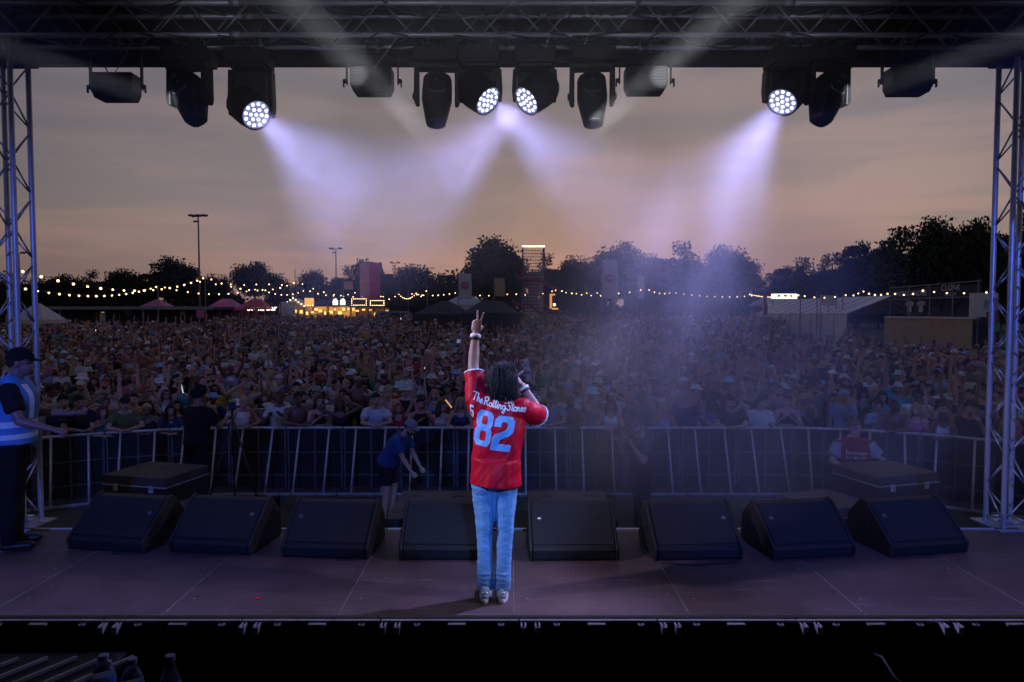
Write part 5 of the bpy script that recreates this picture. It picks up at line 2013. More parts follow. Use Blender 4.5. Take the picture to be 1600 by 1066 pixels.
# man in a red football shirt leaning on the pit side of the bent barrier
J = skeleton('m', 1.80, R(4), 0, (R(2), R(20), 0), aL=(V3(0.55, -0.25, -0.8), V3(-0.2, -0.8, 0.1)), aR=(V3(-0.4, -0.2, -0.9), V3(0.25, -0.8, -0.1)))
p0 = at(1333, 690, 10.0)
fm = make_person(J, 'm', (p0.x, 10.0, 0), R(-10), (0.50, 0.30, 0.24), 'tee', (0.22, 0.012, 0.02), (0.02, 0.02, 0.03), 'heavy man in a red football shirt with white sleeves standing in the pit', 'short', (0.16, 0.12, 0.09), None, BLACK, 1.28,
                 ('grip', 'grip'), loose=0.02)
M['sleeve_grey'] = mat('sleeve_cloth', (0.30, 0.31, 0.34), 0.8, 0, 0.1, 8)
shirt = [c for c in fm.children if c.name.startswith('shirt')][0]
for sd in 'LR':
    mb = MB()
    limb(mb, J['s' + sd].lerp(J['e' + sd], 0.05), J['s' + sd].lerp(J['e' + sd], 0.76), 0.094, 0.102, None, 0.95, 'flat')
    sv = remesh(mb, 'sleeve', 0.012, 0.6, 2)
    sv.materials.append(M['sleeve_grey'])
    sv.shade_smooth()
    inst(sv, 'sleeve', shirt)
MB().tube([J['neck'] + V3(0.082 * math.cos(q), 0.0 + 0.075 * math.sin(q), 0.028 + 0.02 * math.sin(q)) for q in np.linspace(0, 2 * math.pi, 21)], 0.009, 6, False).build('collar', 'white_cloth', shirt, smooth=True)


def text_mesh(body, size, name, font=None, spacing=1.0):
    cu = bpy.data.curves.new('t', 'FONT')
    cu.body = body
    cu.size = size
    cu.align_x = 'CENTER'
    cu.align_y = 'CENTER'
    cu.space_character = spacing
    cu.resolution_u = 2
    me = evaluated(bpy.data.objects.new('t', cu))
    me.name = name
    bpy.data.curves.remove(cu)
    return me


def print_on(shirt_obj, body, size, z, xoff, material, name='chest_print'):
    me = text_mesh(body, size, name)
    bm = bmesh.new()
    bm.from_mesh(me)
    bmesh.ops.triangulate(bm, faces=bm.faces)
    bmesh.ops.subdivide_edges(bm, edges=[e for e in bm.edges if e.calc_length() > size * 0.2], cuts=2)
    tree = BVHTree.FromPolygons([v.co for v in shirt_obj.data.vertices], [tuple(p.vertices) for p in shirt_obj.data.polygons])
    for v in bm.verts:
        x, zz = v.co.x + xoff, v.co.y + z
        hit, nn, _i, _d = tree.ray_cast(V3(x, -1.0, zz), V3(0, 1, 0))
        v.co = (hit + V3(0, -0.004, 0)) if hit is not None else V3(x, -0.2, zz)
    bm.to_mesh(me)
    bm.free()
    me.materials.append(M[material])
    inst(me, name, shirt_obj)


print_on(shirt, 'Emirates', 0.085, J['chest'].z - 0.0, 0.0, 'white_print')
print_on(shirt, 'FLY BETTER', 0.055, J['chest'].z - 0.075, 0.0, 'white_print')

# ================================================================== the crowd
random.seed(2024)
POSES = {
    'stand': dict(),
    'arm_up': dict(aR=(V3(-0.25, -0.15, 1), V3(0.05, -0.12, 1)), head=(R(-6), 0, 0)),
    'arms_up': dict(aR=(V3(-0.45, -0.2, 0.9), V3(-0.05, -0.1, 1)), aL=(V3(0.45, -0.2, 0.9), V3(0.1, -0.15, 1)), head=(R(-8), 0, 0)),
    'film': dict(aR=(V3(-0.15, -0.8, -0.35), V3(0.15, -0.55, 0.9)), aL=(V3(0.15, -0.7, -0.6), V3(-0.3, -0.6, 0.8)), head=(R(-4), 0, 0)),
    'lean': dict(lean=R(13), aR=(V3(-0.3, -0.75, -0.72), V3(0.75, -0.5, -0.12)), aL=(V3(0.3, -0.75, -0.72), V3(-0.75, -0.5, -0.08)), head=(R(0), R(6), 0)),
    'clap': dict(aR=(V3(-0.3, -0.4, -0.85), V3(0.55, -0.6, 0.6)), aL=(V3(0.3, -0.4, -0.85), V3(-0.55, -0.6, 0.6)), head=(R(0), R(-8), R(5))),
    'fist': dict(aL=(V3(0.7, -0.2, 0.65), V3(-0.15, -0.2, 1)), head=(R(-5), R(10), R(-4))),
    'turned': dict(head=(R(4), R(58), 0), aL=(V3(0.2, -0.3, -0.9), V3(-0.2, -0.9, 0.2))),
    'hands_head': dict(aR=(V3(-0.75, -0.25, 0.45), V3(0.85, 0.0, 0.5)), aL=(V3(0.75, -0.25, 0.45), V3(-0.85, 0.0, 0.5))),
    'point': dict(aR=(V3(-0.1, -0.85, 0.35), V3(0.05, -0.9, 0.4)), head=(R(-4), R(-14), 0)),
}
POSE_WORDS = {'stand': 'arms down', 'arm_up': 'one arm up', 'arms_up': 'both arms up', 'film': 'holding up phone', 'lean': 'leaning on rail', 'clap': 'clapping',
              'fist': 'fist in air', 'turned': 'looking aside', 'hands_head': 'hands on head', 'point': 'pointing'}
HANDS = {'fist': ('fist', 'open'), 'film': ('grip', 'grip'), 'clap': ('flat', 'flat'), 'lean': ('flat', 'flat')}
PROTO = {}
for sx in 'mf':
    for pn, kw in POSES.items():
        J = skeleton(sx, 1.75, **kw)
        hd_ = HANDS.get(pn, ('open', 'open'))
        PROTO[(sx, pn)] = dict(J=J, body=body_mesh(J, sx, 1.0, hd_, (None, None), 'person', 0.0155, 0.32),
                               tee=top_mesh(J, sx, 'tee', 1.0, 0.017, 0.32, 0.006, 'shirt'),
                               tank=top_mesh(J, sx, 'tank' if sx == 'm' else 'crop', 1.0, 0.017, 0.35, 0.0, 'vest_top', 0.003),
                               legs=legs_mesh(J, sx, 'trousers' if sx == 'm' else 'shorts', 1.0, 0.019, 0.25))
COLS = [('white', (0.60, 0.60, 0.58), 22), ('black', (0.018, 0.018, 0.02), 22), ('grey', (0.22, 0.22, 0.23), 9), ('navy', (0.03, 0.04, 0.10), 8), ('pale blue', (0.25, 0.38, 0.55), 8),
        ('teal', (0.05, 0.26, 0.30), 5), ('red', (0.36, 0.03, 0.04), 6), ('pink', (0.50, 0.19, 0.27), 6), ('olive', (0.14, 0.15, 0.06), 4), ('cream', (0.52, 0.47, 0.36), 7),
        ('orange', (0.50, 0.17, 0.05), 3), ('green', (0.05, 0.20, 0.09), 3), ('purple', (0.16, 0.07, 0.24), 3), ('mustard', (0.45, 0.29, 0.05), 3)]
HCOLS = [('dark', (0.022, 0.016, 0.013), 40), ('brown', (0.085, 0.048, 0.026), 30), ('fair', (0.36, 0.25, 0.12), 22), ('red', (0.24, 0.075, 0.03), 5), ('grey', (0.3, 0.29, 0.28), 5)]


def pick(table):
    r = random.uniform(0, sum(t[2] for t in table))
    for t in table:
        r -= t[2]
        if r <= 0:
            return t
    return table[-1]


def barrier_y(x):
    for i in range(len(BP) - 1):
        if BP[i].x <= x <= BP[i + 1].x:
            t = (x - BP[i].x) / (BP[i + 1].x - BP[i].x)
            return BP[i].y + (BP[i + 1].y - BP[i].y) * t
    return BP[0].y - (BP[0].x - x) * 0.6 if x < BP[0].x else BP[-1].y - (x - BP[-1].x) * 0.6


COLS_AT = [(62, 'by steward tower'), (190, 'below lit doorway'), (262, 'below pavilion gazebo'), (335, 'below tallest mast'), (410, 'below red gazebo'),
           (500, 'below bar sign'), (580, 'below food stalls'), (650, 'below pink block'), (728, 'left of performer'), (850, 'behind performer'),
           (915, 'right of performer'), (985, 'below pale banner'), (1080, 'in thick smoke'), (1180, 'beyond thick smoke'), (1290, 'below marquee end'),
           (1390, 'below white marquee'), (1480, 'below merchandise sign'), (1560, 'below cloakroom sign'), (1700, 'behind far tower')]
ROW_WORDS = ['front row', 'second row', 'third row', 'fourth row', 'fifth row', 'sixth row', 'seventh row', 'eighth row', 'ninth row', 'tenth row', 'eleventh row', 'twelfth row', 'thirteenth row', 'fourteenth row']
used_labels = {}


def person_label(sx, topw, hairw, hatw, pose, row, px):
    where = [w for lim, w in COLS_AT if px <= lim][0]
    who = hatw if hatw else hairw
    return '%s, %s, %s, %s, %s' % ('man' if sx == 'm' else 'woman', topw, who, POSE_WORDS[pose], ROW_WORDS[row] + ' ' + where)


phones = []


def crowd_person(x, y, rz, H, sx, pose, skin, top, top_col, hair, hair_col, hat, hat_col, leg_col, label, glasses=None, beard=None, group='people in the crowd'):
    P = PROTO[(sx, pose)]
    s = H / 1.75
    o = bpy.data.objects.new('person', P['body'])
    COL.objects.link(o)
    o.location = (x, y, gz(y))
    o.rotation_euler = (0, 0, rz)
    o.scale = (s * random.uniform(0.95, 1.1), s * random.uniform(0.97, 1.08), s)
    colour(o, skin)
    tag(o, label, 'person', group)
    if top:
        colour(inst(P[top], 'shirt' if top == 'tee' else 'vest_top', o), top_col)
    colour(inst(P['legs'], 'trousers' if sx == 'm' else 'shorts', o), leg_col)
    if hair:
        head_piece(random.choice(HAIR[hair]), 'hair', o, P['J'], hair_col)
    if hat:
        head_piece(HATS[hat], 'hat', o, P['J'], hat_col)
    if beard:
        head_piece(HAIR['beard'][0], 'beard', o, P['J'], beard)
    if glasses:
        head_piece(GLASSES, 'sunglasses', o, P['J'], glasses)
    if pose == 'film':
        w = o.matrix_basis @ (P['J']['wR'] + P['J']['dR'] * 0.11 + V3(0, -0.03, 0.0))
        phones.append((w, rz, label))
    return o


HAIRW = {'short': 'short %s hair', 'curly': 'curly %s hair', 'long': 'long %s hair', 'ponytail': '%s ponytail', 'bun': '%s hair bun'}
HATW = {'cap': '%s cap', 'cap_back': '%s backwards cap', 'bucket': '%s bucket hat', 'wide': '%s brimmed hat', 'headband': '%s headband'}

# front row, as in the photograph: pixel, sex, pose, top, hair, hat, extras
FRONT = [
    (262, 'f', 'lean', ('tee', 'navy'), ('long', 'dark'), None, None), (376, 'm', 'lean', ('tank', 'white'), None, None, 'grey'), (405, 'f', 'stand', None, ('bun', 'dark'), ('headband', 'white'), None),
    (436, 'm', 'clap', ('tee', 'white'), ('short', 'brown'), None, None), (462, 'm', 'lean', None, ('short', 'dark'), None, None), (497, 'f', 'clap', ('tank', 'black'), ('long', 'brown'), None, None),
    (530, 'f', 'hands_head', ('tank', 'black'), ('long', 'brown'), None, None), (586, 'm', 'lean', ('tee', 'white'), ('short', 'dark'), None, None), (622, 'f', 'arms_up', ('tank', 'red'), ('long', 'red'), None, None),
    (655, 'm', 'clap', ('tank', 'black'), ('short', 'dark'), None, None), (688, 'f', 'turned', ('tank', 'cream'), ('long', 'brown'), None, None), (720, 'f', 'lean', ('tank', 'navy'), ('long', 'fair'), None, None),
    (862, 'm', 'lean', ('tee', 'grey'), ('short', 'brown'), ('cap', 'black'), None), (888, 'm', 'lean', None, None, None, 'dark'), (930, 'm', 'arm_up', ('tank', 'grey'), ('short', 'fair'), None, None),
    (957, 'f', 'lean', ('tank', 'white'), ('long', 'dark'), None, None), (1003, 'm', 'turned', ('tank', 'black'), ('short', 'brown'), None, None), (1040, 'f', 'lean', ('tank', 'pale blue'), ('ponytail', 'fair'), None, None),
    (1072, 'm', 'stand', ('tee', 'navy'), ('short', 'dark'), ('cap_back', 'grey'), None), (1100, 'f', 'clap', ('tee', 'purple'), ('long', 'dark'), None, None), (1146, 'm', 'lean', ('tee', 'black'), ('short', 'brown'), None, 'brown'),
    (1190, 'm', 'turned', ('tee', 'white'), ('short', 'brown'), None, None), (1232, 'f', 'clap', ('tank', 'black'), ('ponytail', 'dark'), None, None), (1272, 'f', 'lean', ('tee', 'black'), ('long', 'fair'), None, None),
    (1400, 'm', 'lean', None, ('short', 'brown'), None, None), (1440, 'f', 'stand', ('tank', 'pink'), ('long', 'fair'), None, None), (1490, 'f', 'lean', ('tank', 'white'), ('long', 'fair'), ('headband', 'pink'), None),
    (1535, 'm', 'film', ('tee', 'black'), ('curly', 'dark'), None, None), (112, 'm', 'lean', ('tee', 'black'), ('short', 'dark'), None, None), (150, 'f', 'lean', ('tank', 'teal'), ('long', 'brown'), None, None),
    (192, 'm', 'lean', ('tee', 'olive'), ('short', 'brown'), ('cap', 'black'), None), (228, 'f', 'lean', ('tank', 'black'), ('ponytail', 'fair'), None, None),
]
CD = {c[0]: c[1] for c in COLS}
HD = {c[0]: c[1] for c in HCOLS}
GARM = {('m', 'tee'): 't-shirt', ('m', 'tank'): 'vest', ('f', 'tee'): 't-shirt', ('f', 'tank'): 'crop top'}
placed = []
n_ind = 0


def top_words(sx, top, cn):
    if top is None:
        return 'no shirt' if sx == 'm' else 'dark bikini top'
    return cn + ' ' + GARM[(sx, top)]


def unique(lab, make):
    k = 0
    while lab in used_labels and k < 60:
        lab = make()
        k += 1
    return lab


def face_stage(x, y):
    return math.atan2(-(x * 0.75), (y - 5.0))


def add_person(x, y, row, sx, pose, top, cn, hair, hn, hat, htn, beard=None, glasses=None):
    global n_ind
    px = 800 + x / y * F_PX
    topw = top_words(sx, top, cn)
    hairw = HAIRW[hair] % hn if hair else 'shaved head'
    hatw = HATW[hat] % htn if hat else None
    lab = person_label(sx, topw, hairw, hatw, pose, row, px)
    if lab in used_labels:
        return False
    used_labels[lab] = 1
    jit = (lambda c: tuple(max(0.005, v * random.uniform(0.8, 1.2)) for v in c))
    tc_ = jit(CD[cn]) if top else None
    if sx == 'f' and top is None:
        top, tc_ = 'tank', jit((0.05, 0.04, 0.05))
    H = random.gauss(1.77, 0.06) if sx == 'm' else random.gauss(1.66, 0.055)
    crowd_person(x, y, face_stage(x, y) + random.gauss(0, 0.18), H, sx, pose, random.choice(SKINS), top, tc_, hair if not (hat in ('cap', 'cap_back', 'bucket', 'wide') and hair in ('curly', 'bun')) else 'short',
                 jit(HD[hn]), hat, jit(CD[htn]) if htn else BLACK, random.choice([(0.03, 0.04, 0.08), (0.02, 0.02, 0.02), (0.10, 0.14, 0.22), (0.3, 0.28, 0.22)]), lab,
                 glasses, jit(HD[hn]) if beard else None)
    placed.append((x, y))
    n_ind += 1
    return True


for (px, sx, pose, top, hair, hat, beard) in FRONT:
    y = 13.3
    for _ in range(4):
        x = (px - 800) / F_PX * y
        y = barrier_y(x) + 0.40
    add_person(x, y, 0, sx, pose, top[0] if top else None, top[1] if top else 'white', hair[0] if hair else None, hair[1] if hair else (beard or 'dark'), hat[0] if hat else None, hat[1] if hat else None, beard is not None)


def random_look(row):
    sx = 'm' if random.random() < 0.52 else 'f'
    pose = random.choices(list(POSES), (34, 11, 6, 6, 0 if row else 14, 10, 5, 18, 3, 4))[0]
    top = random.choices(('tee', 'tank', None), (62, 22, 16) if sx == 'm' else (34, 60, 6))[0]
    cn = pick(COLS)[0]
    hn = pick(HCOLS)[0]
    hair = random.choices(('short', 'curly', None), (78, 12, 10))[0] if sx == 'm' else random.choices(('long', 'ponytail', 'bun'), (70, 16, 14))[0]
    hat = None
    if random.random() < (0.26 if sx == 'm' else 0.12):
        hat = random.choice(('cap', 'cap', 'cap_back', 'bucket', 'bucket') if sx == 'm' else ('cap', 'bucket', 'wide', 'headband'))
    htn = random.choice(('white', 'white', 'cream', 'black', 'grey', 'pale blue')) if hat else None
    beard = sx == 'm' and random.random() < 0.3
    gl = random.choice([(0.02, 0.02, 0.02), (0.02, 0.02, 0.02), (0.7, 0.7, 0.7)]) if random.random() < 0.16 else None
    return sx, pose, top, cn, hair, hn, hat, htn, beard, gl


row = 0
MAX_IND = 298
far_spots = []
dist = 0.40
while True:
    step_x = 0.60
    xs_ = np.arange(-46, 46, step_x)
    any_ = False
    for xx in xs_:
        x = xx + (0.3 if row % 2 else 0.0) + random.uniform(-0.19, 0.19)
        by = barrier_y(x) if abs(x) < 9.5 else BY - 2.6
        blend = max(0.0, 1.0 - dist / 9.0)
        y = by * blend + BY * (1 - blend) + dist + random.uniform(-0.2, 0.2)
        if abs(x) > 0.765 * y + 0.2:
            continue
        if y > 66 or (x < -0.44 * y and y > 50) or (x > 0.40 * y and y > 36) or (x > 0.54 * y and y > 31):
            continue
        any_ = True
        clump = mnoise.noise(Vector((x * 0.35, y * 0.35, 3.0))) if y > 17 else 0.0
        if random.random() < 0.13 + 0.003 * max(0, y - 20) - 0.45 * min(0.0, clump + 0.1):
            continue
        if row == 0 and any(abs(x - q[0]) < 0.42 and abs(y - q[1]) < 0.5 for q in placed):
            continue
        if n_ind < MAX_IND and row < len(ROW_WORDS):
            for _ in range(30):
                sx, pose, top, cn, hair, hn, hat, htn, beard, gl = random_look(row)
                if add_person(x, y, row, sx, pose, top, cn, hair, hn, hat, htn, beard, gl):
                    break
        else:
            far_spots.append((x, y))
    row += 1
    dist += 0.66 if dist < 12 else (0.80 if dist < 22 else 1.0)
    if not any_ or dist > 54:
        break

for i, (w, rz, lab) in enumerate(phones):
    p = MB().box(-0.038, 0.038, -0.004, 0.004, -0.02, 0.13).build('mobile_phone', 'black', None, w, (R(-6), 0, rz), bevel=0.004)
    tag(p, 'phone held by ' + lab.replace(', holding up phone', ''), 'phone', 'phones held up in the crowd')
    MB().box(-0.034, 0.034, 0.0045, 0.0055, -0.012, 0.122).build('screen', glow('phone_screen', (0.5, 0.65, 1.0), 0.7), p)

# ---- everyone farther back: one mass, still real figures
def low(me, n):
    ob = bpy.data.objects.new('tmp', me)
    d = ob.modifiers.new('d', 'DECIMATE')
    d.ratio = max(0.01, min(1.0, n / max(1, sum(len(p.vertices) - 2 for p in me.polygons))))
    m2 = evaluated(ob)
    m2.calc_loop_triangles()
    co = np.empty(len(m2.vertices) * 3)
    m2.vertices.foreach_get('co', co)
    tri = np.empty(len(m2.loop_triangles) * 3, dtype=np.int64)
    m2.loop_triangles.foreach_get('vertices', tri)
    bpy.data.meshes.remove(m2)
    return co.reshape(-1, 3), tri.reshape(-1, 3)


LOW = {}
for key, P in PROTO.items():
    if key[1] == 'lean':
        continue
    LOW[key] = dict(body=low(P['body'], 230), tee=low(P['tee'], 90), tank=low(P['tank'], 70), legs=low(P['legs'], 40))
LH = {k: low(HAIR[k][0], 60 if k != 'long' else 110) for k in ('short', 'curly', 'long', 'ponytail', 'bun')}
LHAT = {k: low(HATS[k], 60) for k in ('cap', 'bucket', 'wide')}
VV, FF, CC = [], [], []
off = 0
for (x, y) in far_spots:
    sx, pose, top, cn, hair, hn, hat, htn, beard, gl = random_look(3)
    if random.random() < 0.35:
        pose = 'stand'
    Lp = LOW[(sx, pose)]
    H = (random.gauss(1.77, 0.06) if sx == 'm' else random.gauss(1.66, 0.055)) / 1.75
    a = face_stage(x, y) + random.gauss(0, 0.35)
    ca, sa = math.cos(a), math.sin(a)
    RM = np.array([[ca, -sa, 0], [sa, ca, 0], [0, 0, 1]]) * H
    pieces = [(Lp['body'], random.choice(SKINS), None)]
    if top or sx == 'f':
        pieces.append((Lp[top or 'tank'], CD[cn], None))
    pieces.append((Lp['legs'], random.choice([(0.03, 0.04, 0.08), (0.02, 0.02, 0.02), (0.10, 0.14, 0.22)]), None))
    HMn = np.array(PROTO[(sx, pose)]['J']['HM'])
    if hair:
        pieces.append((LH[hair], HD[hn], HMn))
    if hat in LHAT:
        pieces.append((LHAT[hat], CD[htn], HMn))
    for (co, tri), c, hm_ in pieces:
        q = co if hm_ is None else co @ hm_[:3, :3].T + hm_[:3, 3]
        VV.append(q @ RM.T + np.array([x, y, gz(y)]))
        FF.append(tri + off)
        k = random.uniform(0.8, 1.2)
        CC.append(np.tile(np.array([c[0] * k, c[1] * k, c[2] * k, 1.0]), (len(q), 1)))
        off += len(q)
VV, FF, CC = np.concatenate(VV), np.concatenate(FF), np.concatenate(CC)
me = bpy.data.meshes.new('far_crowd')
me.vertices.add(len(VV))
me.vertices.foreach_set('co', VV.reshape(-1))
me.loops.add(FF.size)
me.loops.foreach_set('vertex_index', FF.reshape(-1).astype(np.int32))
me.polygons.add(len(FF))
me.polygons.foreach_set('loop_start', (np.arange(len(FF)) * 3).astype(np.int32))
ca_ = me.color_attributes.new('cloth_colour', 'FLOAT_COLOR', 'POINT')
ca_.data.foreach_set('color', CC.reshape(-1).astype(np.float32))
me.update()
me.validate()
me.shade_smooth()


def far_mat():
    m, t, b = principled('far_crowd_cloth')
    a = N(t, 'ShaderNodeAttribute')
    a.attribute_name = 'cloth_colour'
    t.links.new(a.outputs['Color'], b.inputs['Base Color'])
    b.inputs['Roughness'].default_value = 0.8
    return m


me.materials.append(far_mat())
fc = inst(me, 'far_crowd')
fc['kind'] = 'stuff'
fc['label'] = 'dense mass of festival-goers filling the field behind the front rows'
print('individuals', n_ind, 'far', len(far_spots), 'tris', len(FF))

# ================================================================== far side of the field
random.seed(77)
M['dark_wall'] = mat('dark_timber_wall', (0.035, 0.036, 0.045), 0.8, 0, 0.3, 2)
M['grey_paint'] = mat('grey_painted_metal', (0.20, 0.20, 0.21), 0.6, 0, 0.2, 3)
M['cream_pvc'] = mat('cream_tent_fabric', (0.72, 0.68, 0.63), 0.6, 0, 0.12, 1.2, 0.1, 6)
M['grey_pvc'] = mat('grey_tent_fabric', (0.45, 0.44, 0.45), 0.65, 0, 0.12, 1.2)
M['black_pvc'] = mat('black_tent_fabric', (0.018, 0.019, 0.026), 0.6, 0, 0.2, 1.0, 0.1, 6)
M['pink_pvc'] = mat('pink_tent_fabric', (0.52, 0.12, 0.26), 0.6, 0, 0.12, 1.5)
M['pink_dark'] = mat('deep_pink_board', (0.55, 0.05, 0.20), 0.6, 0, 0.12, 0.8)
M['pink_pale'] = mat('pale_pink_board', (0.62, 0.30, 0.36), 0.6, 0, 0.12, 0.8)
M['maroon'] = mat('maroon_fabric', (0.20, 0.02, 0.06), 0.7, 0, 0.2, 1.5)
M['red_pvc'] = mat('red_tent_fabric', (0.52, 0.06, 0.04), 0.6, 0, 0.12, 1.5)
M['white_board'] = mat('white_board', (0.60, 0.59, 0.57), 0.6, 0, 0.08, 2)
M['yellow_cloth'] = mat('ochre_cloth', (0.42, 0.30, 0.15), 0.8, 0, 0.12, 2)
M['banner'] = mat('pale_banner_cloth', (0.55, 0.50, 0.52), 0.8, 0, 0.08, 2)
M['bark'] = mat('bark', (0.035, 0.028, 0.022), 0.95, 0, 0.3, 5)
M['leaf'] = mat('foliage', (0.042, 0.055, 0.026), 0.8, 0, 0.45, 0.9, spec=0.15)
M['leaf_b'] = mat('lighter_foliage', (0.075, 0.085, 0.035), 0.8, 0, 0.45, 0.9, spec=0.15)
WARM = glow('warm_light', (1.0, 0.50, 0.14), 2.2)
WARM_HI = glow('warm_bulb', (1.0, 0.62, 0.28), 9.0)
COOL = glow('cool_sign_light', (1.0, 0.93, 0.85), 2.6)
SIGN = glow('sign_letter_light', (1.0, 0.86, 0.72), 3.0)
DOOR = glow('lit_interior', (1.0, 0.58, 0.22), 0.6)
BULB = glow('festoon_bulb', (1.0, 0.56, 0.22), 7.0)


def gp(px, Y):
    """ground point below photograph column px at distance Y"""
    return V3((px - 800) / F_PX * Y, Y, gz(Y))


def zat(py, Y):
    return at(800, py, Y).z


# ---- pavilion with a veranda
Y = 58.0
x0, x1 = gp(56, Y).x, gp(330, Y).x
g0 = gz(Y)
zr = zat(479, Y)
pv = empty('pavilion', ((x0 + x1) / 2, Y, g0), 0, 'long dark flat-roofed pavilion with a lit doorway beyond the crowd', 'building')
hw, hh = (x1 - x0) / 2, zr - g0


def lx(px):
    return gp(px, Y).x - (x0 + x1) / 2


def wall_with_doors():
    m = MB()
    edges = [-hw, lx(132), lx(146), lx(160), lx(178), hw]
    for a, b in ((edges[0], edges[1]), (edges[2], edges[3]), (edges[4], edges[5])):
        m.box(a, b, 1.6, 1.8, 0, hh - 0.25)
    for a, b in ((edges[1], edges[2]), (edges[3], edges[4])):
        m.box(a, b, 1.6, 1.8, 2.15, hh - 0.25)
    return m


wall_with_doors().build('wall', 'dark_wall', pv)
MB().box(-hw - 0.3, hw + 0.3, -0.3, 6, hh - 0.24, hh - 0.02).build('roof', 'dark_wall', pv)
MB().box(-hw - 0.32, hw + 0.32, -0.36, -0.302, hh - 0.26, hh).build('fascia', 'grey_paint', pv)
for px in (62, 95, 225, 322):
    MB().box(lx(px) - 0.06, lx(px) + 0.06, -0.12, 0.0, 0, hh - 0.25).build('veranda_post', 'grey_paint', pv)
MB().box(lx(132), lx(146), 2.4, 2.45, 0, 2.15).build('lit_room', DOOR, pv)
MB().box(lx(146), lx(155), 0.9, 0.95, 0.0, 2.1).build('door_leaf', 'white_board', pv)
dr = MB().box(lx(160), lx(178), 1.7, 1.74, 0, 2.15).build('door', 'dark_wall', pv)
for a in (160, 168.5, 177.2):
    MB().box(lx(a), lx(a) + 0.06, 1.66, 1.69, 0, 2.15).build('door_frame', 'grey_paint', dr)
MB().lathe([(0.30, 0), (0.30, 0.03)], 18, Matrix.Translation((lx(185), 1.57, 2.2)) @ Matrix.Rotation(R(90), 4, 'X')).build('round_sign', 'grey_paint', pv)
ps = MB().box(lx(268), lx(276), 1.55, 1.58, 1.3, 2.2).build('poster', 'white_board', pv)
MB().box(lx(270), lx(274), 1.53, 1.545, 1.3, 1.9).build('poster_figure', 'black', ps)
MB().box(lx(311), lx(323), -0.42, -0.38, hh - 0.95, hh - 0.3).build('pink_notice', 'pink_pvc', pv)


# ---- gazebos and tents
def gazebo(px0, px1, py_peak, py_eave, Y, label, material='pink_pvc', flat_top=0.0, side=None, front_sides=(), depth=None, valance=0.22, group='pop-up gazebos'):
    a, b = gp(px0, Y), gp(px1, Y)
    w = (b.x - a.x) / 2
    d = depth or w
    zp, ze = zat(py_peak, Y + d) - gz(Y), zat(py_eave, Y) - gz(Y)
    root = empty('gazebo', ((a.x + b.x) / 2, Y + d, gz(Y)), 0, label, 'tent', group)
    t = flat_top * w
    vs = [(-w, -d, ze), (w, -d, ze), (w, d, ze), (-w, d, ze), (-t, -0.02, zp), (t, -0.02, zp), (t, 0.02, zp), (-t, 0.02, zp)]
    fs = [(0, 1, 5, 4), (1, 2, 6, 5), (2, 3, 7, 6), (3, 0, 4, 7), (4, 5, 6, 7)]
    o = MB().add(vs, fs).build('canopy', material, root)
    o.modifiers.new('thick', 'SOLIDIFY').thickness = 0.02
    MB().box(-w, w, -d - 0.012, -d, ze - valance, ze - 0.02).box(-w, w, d, d + 0.012, ze - valance, ze - 0.02).box(-w - 0.012, -w, -d, d, ze - valance, ze - 0.02).box(w, w + 0.012, -d, d, ze - valance, ze - 0.02).build('valance', material, root)
    for sx in (-1, 1):
        for sy in (-1, 1):
            MB().box(sx * (w - 0.05) - 0.025, sx * (w - 0.05) + 0.025, sy * (d - 0.05) - 0.025, sy * (d - 0.05) + 0.025, 0, ze - 0.03).build('leg', 'grey_paint', root)
    if side:
        MB().box(-w + 0.08, w - 0.08, d - 0.08, d - 0.05, 0, ze - 0.05).build('back_wall', side, root)
        for (f0, f1) in front_sides:
            MB().box(-w + 2 * w * f0, -w + 2 * w * f1, -d + 0.01, -d + 0.04, 0, ze - valance - 0.01).build('side_wall', side, root)
    return root, ze, w, d


gazebo(14, 69, 474, 500, 40, 'pale grey gazebo behind the tower by the steward', 'grey_pvc', 0.1)
gazebo(216, 257, 467, 480, 66, 'small pink gazebo peak showing above the pavilion roof', 'pink_pvc')
r_, ze, w, d = gazebo(323, 368, 467, 481, 62, 'pink gazebo with maroon walls at the end of the pavilion', 'pink_pvc', 0.35, 'maroon', ((0.0, 0.27),))
MB().lathe([(0.26, 0), (0.26, 0.02)], 18, Matrix.Translation((0.35 * w, -d - 0.03, ze - 0.75)) @ Matrix.Rotation(R(90), 4, 'X')).build('round_emblem', 'maroon', r_)
MB().add([(-0.18, -0.02, 0.25), (0.0, -0.02, -0.28), (0.2, -0.02, 0.3), (0.0, -0.02, 0.14)], [(0, 1, 2, 3)]).build('heart_light', glow('pink_neon', (1.0, 0.45, 0.6), 3.0), r_, (0.0, -d + 0.3, ze - 1.55))
gazebo(372, 414, 468, 480, 64, 'red gazebo beside the lit bar sign', 'red_pvc', 0.4, 'red_pvc', ((0.05, 0.35), (0.55, 0.75)))
gazebo(645, 738, 471, 491, 50, 'low black tent left of the raised hand', 'black_pvc', 0.15, 'black_pvc', ((0, 1),))
gazebo(722, 812, 470, 489, 44, 'black hipped tent right behind the raised hand', 'black_pvc', 0.36, 'black_pvc', ((0, 1),))
gazebo(690, 760, 462, 476, 72, 'grey-topped tent behind the two black tents', 'grey_pvc', 0.3, 'grey_pvc', ((0, 1),))


